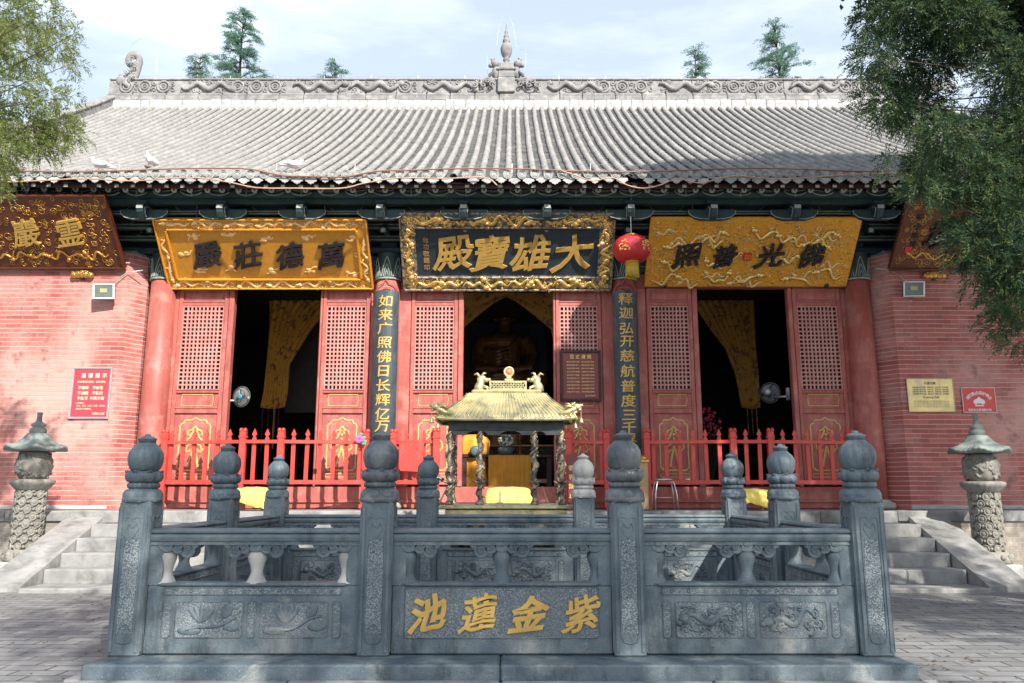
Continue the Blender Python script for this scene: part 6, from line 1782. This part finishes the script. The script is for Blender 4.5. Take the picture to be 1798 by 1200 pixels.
for q in range(7): m.tube([(.42-.02*q, -.24-.01*q, Zs(2.9-.1*q)), (.12, -.42, Zs(2.55-.11*q)), (-.2, -.42, Zs(2.45-.09*q)), (-.5, -.22, Zs(2.5-.05*q))], .035, 6)
for q in range(6): m.tube([(-.7, -.62+.03*q, Zs(1.72-.03*q)), (-.25, -.86+.02*q, Zs(1.78-.05*q)), (.25, -.86+.02*q, Zs(1.78-.05*q)), (.7, -.62+.03*q, Zs(1.72-.03*q))], .035, 6)
b = remesh(m.build('body', M['bronze'], e), .025)
m = MB(); m.smooth = True; m.ell((0, .05, Zs(3.85)), (.25, .27, .14), 14, 8); m.ell((0, .05, Zs(4.0)), (.12, .12, .11), 12, 7)
for k in range(60):
    a = random.uniform(0, 6.28); q = random.uniform(.2, 1.3); m.ell((.26*math.cos(a)*math.sin(q), .05+.27*math.sin(a)*math.sin(q), Zs(3.85)+.14*math.cos(q)), (.03,)*3, 5, 4)
m.build('hair', M['hair_blue'], b)
m = MB(); m.smooth = True
for z, r in ((1.35, 1.0), (1.15, 1.12)): m.lathe([(r*.8, Zs(z)-.1), (r, Zs(z)), (r*1.02, Zs(z)+.12), (r*.85, Zs(z)+.2)], n=80, rf=lambda t_, zz: 1+.05*abs(math.sin(10*t_)))
m.lathe([(1.0, 0), (1.05, .2), (.8, .35), (.8, Zs(.5)), (.9, Zs(.9)), (1.0, Zs(1.05))], n=8)
m.build('lotus_throne', M['bronze'], e)
m = MB(); pts = [(-.95, 1.0), (-1.15, 2.2), (-1.05, 3.3), (-.6, 4.1), (0, 4.6), (.6, 4.1), (1.05, 3.3), (1.15, 2.2), (.95, 1.0)]
m.prism([(x, Zs(z)) for x, z in pts][::-1], .5, .58); m.build('halo', M['hair_blue'], e)
# altar table, cloth, pots
Yt = 16.6; xa, xb = xat(812, 800, Yt), xat(968, 800, Yt); zt1 = zat(799, Yt)
e = empty('altar_table', ((xa+xb)/2, Yt, Z_T), 'maroon altar table with a yellow front cloth seen through the incense burner', 'table')
w = xb-xa; h = zt1-Z_T
m = MB(); m.box(-w/2, w/2, -.35, .35, h-.07, h, .01); m.build('table_top', M['red_dark'], e)
for s_ in (-1, 1):
    for q in (-1, 1): m = MB(); m.box(s_*(w/2-.06)-.05, s_*(w/2-.06)+.05, q*.28-.05, q*.28+.05, 0, h-.07, .005); m.build('leg', M['red_dark'], e)
m = MB(); m.box(-w/2+.1, w/2-.1, -.3, -.25, h*.45, h*.45+.08); m.build('stretcher', M['red'], e)
xl, xr_ = xat(858, 830, Yt)-e.location.x, xat(932, 830, Yt)-e.location.x
m = MB(); m.smooth = True
m.grid([[(xl+(xr_-xl)*i/40, -.37-.012*math.sin(i*1.4), h*.98-h*.93*j/8) for j in range(9)] for i in range(41)]); c = m.build('front_cloth', M['orange_cloth'], e); c.modifiers.new('t', 'SOLIDIFY').thickness = 0.006
ytop = Yt-.1; x, z = at(888, 797, ytop); ztp_ = Z_T+h
e = empty('flower_vase', (x, ytop, ztp_), 'grey-blue pot of white flowers standing on the altar table', 'vase')
m = MB(); m.smooth = True; m.lathe([(.12, 0), (.16, .02), (.165, .13), (.14, .15), (.12, .13)], n=24); m.build('pot', M['blue_pot'], e)
m = MB(); rnd = random.Random(4)
for k in range(60):
    a = rnd.uniform(0, 6.28); u = rnd.uniform(0, 1); r = .13*math.sin(math.pi*min(.9, u+.15))
    m.ell((r*math.cos(a), r*math.sin(a), .18+.34*u), (.035, .035, .03), 6, 4)
m.build('blossoms', M['petal_white'], e)
m = MB()
for k in range(12):
    a = k*.52; m.tube([(0, 0, .1), (.09*math.cos(a), .09*math.sin(a), .4)], .006, 4)
m.build('stems', M['leaf_plastic'], e)
e = empty('candlestick', (xat(913, 797, ytop), ytop, ztp_), 'thin brass candlestick right of the pot on the altar table', 'candlestick')
m = MB(); m.smooth = True; m.lathe([(.06, 0), (.05, .02), (.012, .05), (.010, .15), (.02, .17), (.010, .19), (.010, .33), (.03, .35)], n=14); m.build('stand', M['bronze'], e)
m = MB(); m.lathe([(.012, .35), (.012, .43)], n=10); m.build('candle', M['sign_red'], e)
# carved back altar
Yk = 17.6; e = empty('back_altar', (xat(900, 790, Yk), Yk, Z_T), 'long dark gilt carved altar behind the altar table', 'altar')
zk = zat(782, Yk)-Z_T
m = MB(); m.box(-1.5, 1.7, -.25, .25, 0, zk, .02); m.build('cabinet', M['dark_in'], e)
m = MB(); rnd = random.Random(9)
m.box(-1.5, 1.7, -.29, .27, zk-.05, zk, .01)
for k in range(90): spiral(m, rnd.uniform(-1.45, 1.65), -.26, zk-.08-rnd.uniform(0, .35), .05, 1.1, rnd.uniform(0, 6), 1, .012, 4, 8)
m.build('carving', M['bronze'], e)
# orange draped stand at the left of the altar
Yo = 16.5; x, z = at(832, 757, Yo)
e = empty('draped_stand', (x, Yo, Z_T), 'orange satin draped drum stand left of the altar table', 'stand')
h = z-Z_T
m = MB(); m.smooth = True
P = []
for j, (hh, r0) in enumerate(((h*.93, .05), (h*.92, .25), (h*.86, .32), (h*.7, .30), (h*.55, .27), (h*.35, .31), (h*.1, .36), (0.02, .38))):
    P.append([((r0+.02*math.sin(k*.9))*math.cos(k*math.pi/24), .7*(r0+.02*math.sin(k*.9))*math.sin(k*math.pi/24), hh) for k in range(49)])
m.grid(P); m.build('drape', M['orange_cloth'], e)
m = MB(); m.smooth = True
for k in range(13):
    a = R(-75+k*12.5); m.tube([(.05*math.sin(a), -.1, h*.86), (.24*math.sin(a), -.12, h*.86+.20*math.cos(a))], [.015, .03], 6)
m.build('pleated_crown', M['orange_cloth'], e)
m = MB(); m.smooth = True; m.lathe([(.10, 0), (.11, .05), (.06, .06)], (0.05, -.28, h*.72), 20, M=Mf); m.build('drum', M['blue_pot'], e)
# fans
def fan(px, py, Y, label, face, blades_mat, mount):
    x, z = at(px, py, Y); e = empty('wall_fan', (x, Y, z), label, 'fan', 'electric fans fixed to the door posts'); h = 0
    m = MB(); m.smooth = True; m.tube([(0, .16, h), (mount*.5, .16, h-.06), (mount, -.1, h-.08), (mount, -.1, h+.05)], .018, 7); m.box(mount-.03, mount+.03, -.13, -.08, h-.15, h+.08, .005); m.build('wall_arm', M['white'], e)
    T3 = Matrix.Rotation(R(face), 3, 'Z') @ Mf
    hd = MB(); hd.smooth = True
    hd.lathe([(.06, -.18), (.07, -.10), (.05, -.06)], (0, 0, h), 14, M=T3)
    hh_ = hd.build('motor', M['white'] if mount < 0 else M['wire'], e)
    m = MB()
    for k in range(40):
        a = k*math.pi/20; pts = []
        for q in range(7):
            u = q/6; r = .03+.165*math.sin(u*math.pi/2); d_ = .055*math.cos(u*math.pi/2)
            pts.append(T3 @ Vector((r*math.cos(a), r*math.sin(a), d_)) + Vector((0, 0, h)))
        m.tube(pts, .0022, 3)
        pts = [T3 @ Vector((r*math.cos(a), r*math.sin(a), d_)) + Vector((0, 0, h)) for r, d_ in ((.195, 0), (.15, -.05), (.06, -.07))]; m.tube(pts, .0022, 3)
    for r, d_ in ((.197, 0), (.14, .04)): m.tube([T3 @ Vector((r*math.cos(k*.262), r*math.sin(k*.262), d_)) + Vector((0, 0, h)) for k in range(25)], .005, 5)
    m.build('guard', M['fan_grey'], hh_)
    m = MB(); m.smooth = True
    for k in range(3):
        a0 = k*2.094
        P = [[T3 @ Vector(((.04+.13*i/5)*math.cos(a0+j*.22*(1+i*.12)), (.04+.13*i/5)*math.sin(a0+j*.22*(1+i*.12)), .02*(j-2)/2)) + Vector((0, 0, h)) for j in range(6)] for i in range(6)]
        m.grid(P)
    m.build('blades', blades_mat, hh_)
    m = MB(); m.smooth = True; m.lathe([(.05, .035), (.05, .055), (.03, .065)], (0, 0, h), 18, M=T3); m.build('hub', M['fan_blue'], hh_)
fan(424, 697, 15.0, 'white wall fan with blue hub facing out inside the left doorway', -20, M['wire'], -.22)
fan(1352, 690, 15.1, 'dark wall fan seen from behind inside the right doorway', 140, M['fan_grey'], .3)
# red flowers and dim things inside the right doorway
x, z = at(1245, 735, 16.2)
e = empty('flower_pot', (x, 16.2, Z_T), 'pot of dim red flowers inside the right doorway', 'flowers')
m = MB(); m.smooth = True; m.lathe([(.13, 0), (.17, .3), (.15, .32)], n=20); m.build('pot', M['blue_pot'], e)
m = MB(); rnd = random.Random(7); h = z-Z_T
for k in range(40): a = rnd.uniform(0, 6.28); r = rnd.uniform(0, .3); m.ell((r*math.cos(a), r*math.sin(a), h+rnd.uniform(-.35, .2)), (.04, .04, .03), 6, 4)
m.build('blossoms', M['petal_red'], e)
m = MB()
for k in range(14): a = k*.45; m.tube([(0, 0, .3), (.25*math.cos(a), .25*math.sin(a), h)], .008, 4)
m.build('stems', M['green_dark'], e)
# ---------------------------------------------------------------- trees
rng = np.random.default_rng(5)
def sprays(name, P, D, length, nleaf, lw, ll, mat, parent, droop=0.3, spread=0.9, seed=1):
    """P, D arrays (n,3): spray roots and directions; every spray is nleaf small blades along a curved twig"""
    r = np.random.default_rng(seed); n = len(P)
    D = D/np.linalg.norm(D, axis=1, keepdims=True)
    A = np.cross(D, r.normal(size=(n, 3))); A /= np.linalg.norm(A, axis=1, keepdims=True); Bv = np.cross(D, A)
    Ls = length*r.uniform(0.6, 1.3, (n, 1))
    vs = []; 
    for k in range(nleaf):
        u = (k+0.5)/nleaf
        root = P + D*Ls*u + np.array([0, 0, -1.0])*droop*Ls*u*u
        s = 1 if k % 2 else -1
        th = r.uniform(-0.7, 0.7, (n, 1))
        side = (A*np.cos(th) + Bv*np.sin(th))*s
        dr = D*(1-spread*0.45) + side*spread; dr[:, 2] -= droop*u
        dr /= np.linalg.norm(dr, axis=1, keepdims=True)
        wv = np.cross(dr, r.normal(size=(n, 3))); wv /= np.linalg.norm(wv, axis=1, keepdims=True)
        l_ = ll*(1.15-0.6*u)*r.uniform(0.7, 1.3, (n, 1)); w_ = lw*r.uniform(0.7, 1.3, (n, 1))
        a = root - wv*w_*0.35; b = root + dr*l_*0.5 + wv*w_*0.5; c = root + dr*l_; d = root + dr*l_*0.45 - wv*w_*0.5
        vs.append(np.stack([a, b, c, d], 1))
    V = np.concatenate(vs).reshape(-1, 3); nf = len(V)//4
    me = bpy.data.meshes.new(name)
    me.vertices.add(len(V)); me.vertices.foreach_set('co', V.astype(np.float32).ravel())
    me.loops.add(nf*4); me.loops.foreach_set('vertex_index', np.arange(nf*4, dtype=np.int32))
    me.polygons.add(nf); me.polygons.foreach_set('loop_start', np.arange(0, nf*4, 4, dtype=np.int32))
    me.update(); me.materials.append(mat)
    o = bpy.data.objects.new(name, me); COL.objects.link(o); o.parent = parent
    return o
def crown(name, label, cat, trunk, clumps, dens, mat, length=0.2, nleaf=12, lw=0.016, ll=0.06, group=None, seed=1, droop=0.35, limbs=True, r0=0.2, down=0.25):
    """trunk: base point; clumps: (x, y, z, r)"""
    e = empty(name, trunk[0], label, cat, group)
    o0 = Vector(trunk[0]); r = np.random.default_rng(seed); rd = random.Random(seed)
    Ps, Ds, Pc, Dc = [], [], [], []
    for (x, y, z, rad, *rest) in clumps:
        k = rest[0] if rest else 1.0
        far = k < 0; k = abs(k)
        n = max(8, int(dens*k*rad**2.3))
        u = r.normal(size=(n, 3)); u /= np.linalg.norm(u, axis=1, keepdims=True)
        q = r.uniform(0.15, 1.0, (n, 1))**0.55
        # lumpy surface
        lump = 1 + 0.28*np.sin(u[:, :1]*7+x*3)*np.sin(u[:, 1:2]*6+y)+0.2*np.sin(u[:, 2:3]*9+z*2)
        p = u*q*rad*lump*np.array([1.0, 1.0, 0.85])
        d = u + r.normal(size=(n, 3))*0.45; d[:, 2] -= down; p = p + np.array([x, y, z]) - np.array(o0)
        (Pc if far else Ps).append(p); (Dc if far else Ds).append(d)
    if Ps: sprays('crown', np.concatenate(Ps), np.concatenate(Ds), length, nleaf, lw, ll, mat, e, droop, spread=0.6, seed=seed)
    if Pc: sprays('crown' if not Ps else 'upper_crown', np.concatenate(Pc), np.concatenate(Dc), .32, 9, .045, .14, mat, e, droop, seed=seed+9)
    m = MB(); m.smooth = True
    tp = [Vector(p) for p in trunk]
    m.tube([p-o0 for p in tp], [r0*(1-0.75*i/(len(tp)-1)) for i in range(len(tp))], 12)
    m.build('trunk', M['bark'], e)
    if limbs:
        m = MB(); m.smooth = True
        for (x, y, z, rad, *rest) in clumps:
            c = Vector((x, y, z)); best = min(tp[1:], key=lambda p: (p-c).length + max(0, p.z-c.z)*0.5)
            md = (best+c)/2 + Vector((rd.uniform(-.2, .2), rd.uniform(-.2, .2), rd.uniform(0, .35)))
            rr = 0.007+0.012*rad
            m.tube([best-o0, md-o0, c-o0], [rr*2.2, rr*1.2, rr*.3], 6)
            for k in range(5):
                d = Vector((rd.gauss(0, 1), rd.gauss(0, 1), rd.gauss(-.2, .7))).normalized()
                m.tube([c-o0, c-o0+d*rad*.5, c-o0+d*rad*.95+Vector((0, 0, -.05))], [rr*.35, rr*.2, .002], 4)
        m.build('limbs', M['bark'], e)
    return e
def pxc(px, py, Y, rpx, k=1.0):
    x, z = at(px, py, Y); return (x, Y, z, rpx/F_PX*Y*1.02, k)

# right juniper
rc = [(1545, 30, 45), (1600, 20, 60), (1680, 30, 70), (1770, 40, 70), (1528, 100, 32), (1575, 110, 50), (1640, 105, 45), (1705, 75, 40), (1785, 120, 60), (1515, 175, 20, .6), (1560, 185, 38), (1610, 190, 50), (1660, 235, 50), (1740, 235, 58), (1790, 230, 50),
      (1560, 275, 15, .8), (1558, 300, 11, .8), (1632, 290, 42), (1700, 300, 55), (1780, 310, 60), (1618, 328, 26), (1655, 338, 26), (1700, 382, 36), (1765, 390, 58), (1705, 430, 38), (1770, 465, 45), (1715, 480, 22, .8), (1778, 530, 38), (1760, 570, 26), (1790, 600, 18, .8), (1800, 470, 60), (1820, 380, 70), (1850, 200, 90), (1850, 60, 90)]
rd = random.Random(77)
cl = [pxc(a[0], a[1], 7.6 + rd.uniform(-.9, .9), a[2], a[3] if len(a) > 3 else 1.0) for a in rc]
# the crown goes on above and beyond the picture
for k in range(210):
    a = rd.uniform(0, 6.28); q = math.sqrt(rd.random())
    x, y, z = 9.2 + 5.0*q*math.cos(a), 8.0 + 2.6*q*math.sin(a), rd.uniform(6.9, 12.8)
    if z < 7.4 and y > 6.5 and x < 5: continue
    s_ = 1 - max(0, z-10)/5.5
    x = 9.2 + (x-9.2)*s_; y = 8.0+(y-8.0)*s_
    q_ = rd.uniform(.5, .85)
    if x - q_ < .68*y: z = max(z, 1.45 + .66*y + q_*1.15)
    cl.append((x, y, z, q_, -.17))
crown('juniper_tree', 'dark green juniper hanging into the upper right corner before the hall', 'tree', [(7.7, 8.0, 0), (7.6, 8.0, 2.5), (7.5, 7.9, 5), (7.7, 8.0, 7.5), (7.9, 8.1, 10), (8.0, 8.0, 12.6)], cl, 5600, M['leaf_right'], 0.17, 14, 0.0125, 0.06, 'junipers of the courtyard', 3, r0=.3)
# left juniper
lc = [(15, 20, 55, .8), (75, 25, 45, .7), (105, 80, 38, .7), (40, 90, 50, .8), (130, 110, 22, .5), (20, 150, 48, .7), (85, 165, 42, .7), (125, 170, 20, .5), (45, 225, 52, 1), (105, 215, 38, 1), (10, 262, 40, 1), (70, 255, 34, 1), (128, 235, 20, 1), (98, 262, 20, 1), (5, 300, 26, 1), (4, 340, 18, .9), (130, 60, 20, .6), (-50, 60, 80), (-60, 200, 80), (-40, 290, 50)]
rd = random.Random(78)
cl = [pxc(a[0], a[1], 8.2 + rd.uniform(-.7, .7), a[2]*.82, a[3] if len(a) > 3 else 1.0) for a in lc]
for k in range(26):
    a = rd.uniform(0, 6.28); q = math.sqrt(rd.random())
    y = 8.0 + 1.5*q*math.sin(a); q_ = rd.uniform(.5, .85)
    cl.append((-8.4 + 1.7*q*math.cos(a), y, max(rd.uniform(7.2, 11.2), 1.45 + .66*y + q_*1.15), q_, -.22))
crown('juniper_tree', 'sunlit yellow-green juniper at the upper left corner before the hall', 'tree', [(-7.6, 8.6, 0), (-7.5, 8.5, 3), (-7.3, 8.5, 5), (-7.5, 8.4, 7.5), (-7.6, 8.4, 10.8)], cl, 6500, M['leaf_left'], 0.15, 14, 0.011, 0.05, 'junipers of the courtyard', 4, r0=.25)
# trees of the courtyard behind the camera: their shade falls on the pond
def shade_tree(label, base, c, rad, n, seed, k=.5):
    rd = random.Random(seed); cl = []
    for i in range(n):
        while True:
            u = Vector((rd.uniform(-1, 1), rd.uniform(-1, 1), rd.uniform(-1, 1)))
            if u.length < 1: break
        cl.append((c[0]+u.x*rad[0], c[1]+u.y*rad[1], c[2]+u.z*rad[2], rd.uniform(.5, .95), -k))
    top = c[2]+rad[2]*.8
    crown('juniper_tree', label, 'tree', [(base[0], base[1], 0), (base[0], base[1], c[2]*.4), (c[0], c[1], c[2]*.8), (c[0], c[1], top)], cl, 420, M['leaf_right'], 0.30, 9, 0.04, 0.12, 'junipers of the courtyard', seed, r0=.3)
shade_tree('tall juniper standing behind the camera that shades the pond', (5.6, -2.6), (4.9, -2.2, 9.0), (3.6, 1.9, 2.6), 58, 21, .42)
shade_tree('second juniper right of the camera that shades the right paving', (10.5, 1.0), (9.9, 0.5, 8.6), (2.0, 2.0, 2.6), 26, 22, .4)

# cedars behind the hall
def cedar(label, px, py_top, Y, span, seed, zlow=11.5, lean=0.0, dens=1.0):
    x, zt = at(px, py_top, Y); rd = random.Random(seed)
    e = empty('cedar_tree', (x, Y, 0), label, 'tree', 'cedars behind the hall')
    m = MB(); m.smooth = True; m.tube([(0, 0, 0), (0, 0, zt*.5), (lean*.5, 0, zt*.8), (lean, 0, zt-.05)], [.35, .25, .09, .015], 8); m.build('trunk', M['bark'], e)
    Ps, Ds = [], []; lm = MB(); lm.smooth = True
    z = zt-.15
    while z > zlow:
        f = (zt-z)/(zt-zlow)
        for k in range(4):
            a = rd.uniform(0, 6.28); ln = span*(0.10+0.95*f**0.75)*rd.uniform(.5, 1.35)
            p0 = Vector((lean*max(0, z/zt*2-1), 0, z)); d = Vector((math.cos(a), math.sin(a), rd.uniform(.35, .75)))
            pts = [p0 + d*ln*u + Vector((0, 0, -0.42*ln*u*u)) for u in [i/6 for i in range(7)]]
            lm.tube(pts, [.03*(1-u*.13) for u in range(7)], 4)
            nn = int(ln*13*dens)+4
            for j in range(nn):
                u = rd.uniform(.12, 1.0); i = min(5, int(u*6)); q = pts[i].lerp(pts[i+1], u*6-i)
                dd = (pts[i+1]-pts[i]).normalized() + Vector((rd.gauss(0, .38), rd.gauss(0, .38), rd.gauss(0.02, .18)))
                Ps.append(q + Vector((rd.gauss(0, .05), rd.gauss(0, .05), rd.gauss(0, .03)))); Ds.append(dd)
        z -= 0.22 + .14*f
    lm.build('limbs', M['bark'], e)
    sprays('crown', np.array([tuple(p) for p in Ps]), np.array([tuple(p) for p in Ds]), .34, 12, .028, .12, M['leaf_cedar'], e, .25, seed=seed)
cedar('full blue-green cedar tip above the ridge near its left end', 428, 22, 33, 2.1, 1, dens=1.6, zlow=14)
cedar('small cedar tip just left of the full cedar above the ridge', 352, 98, 30, 1.6, 2, zlow=12)
cedar('tiny cedar tip peeping over the ridge left of the middle finial', 590, 108, 30, 1.3, 3, zlow=12)
cedar('small cedar tip above the ridge right of the middle finial', 1208, 84, 30, 1.5, 4, zlow=12, lean=.3)
cedar('spreading cedar with long side branches above the ridge near the right juniper', 1372, 43, 31, 2.3, 5, zlow=12, lean=-.3)
# leaf litter on the paving
m = MB(); rd = random.Random(99)
for k in range(420):
    side = rd.choice((-1, 1, 1)); x = side*rd.uniform(2.9, 7.5); y = rd.uniform(5.2, 10.5); a = rd.uniform(0, 6.28); l_ = rd.uniform(.010, .028); z = .004
    m.add([(x-l_*math.cos(a), y-l_*math.sin(a), z), (x+l_*.4*math.sin(a), y-l_*.4*math.cos(a), z+.006), (x+l_*math.cos(a), y+l_*math.sin(a), z+.002), (x-l_*.4*math.sin(a), y+l_*.4*math.cos(a), z+.008)], [(0, 1, 2, 3)])
tag(m.build('fallen_leaves', M['litter']), 'scattered dry brown leaves on the grey paving', 'leaves', kind='stuff')
for o in bpy.data.objects:
    if o.type == 'MESH' and o.parent is None and 'kind' not in o and 'category' not in o: print('UNTAGGED', o.name)
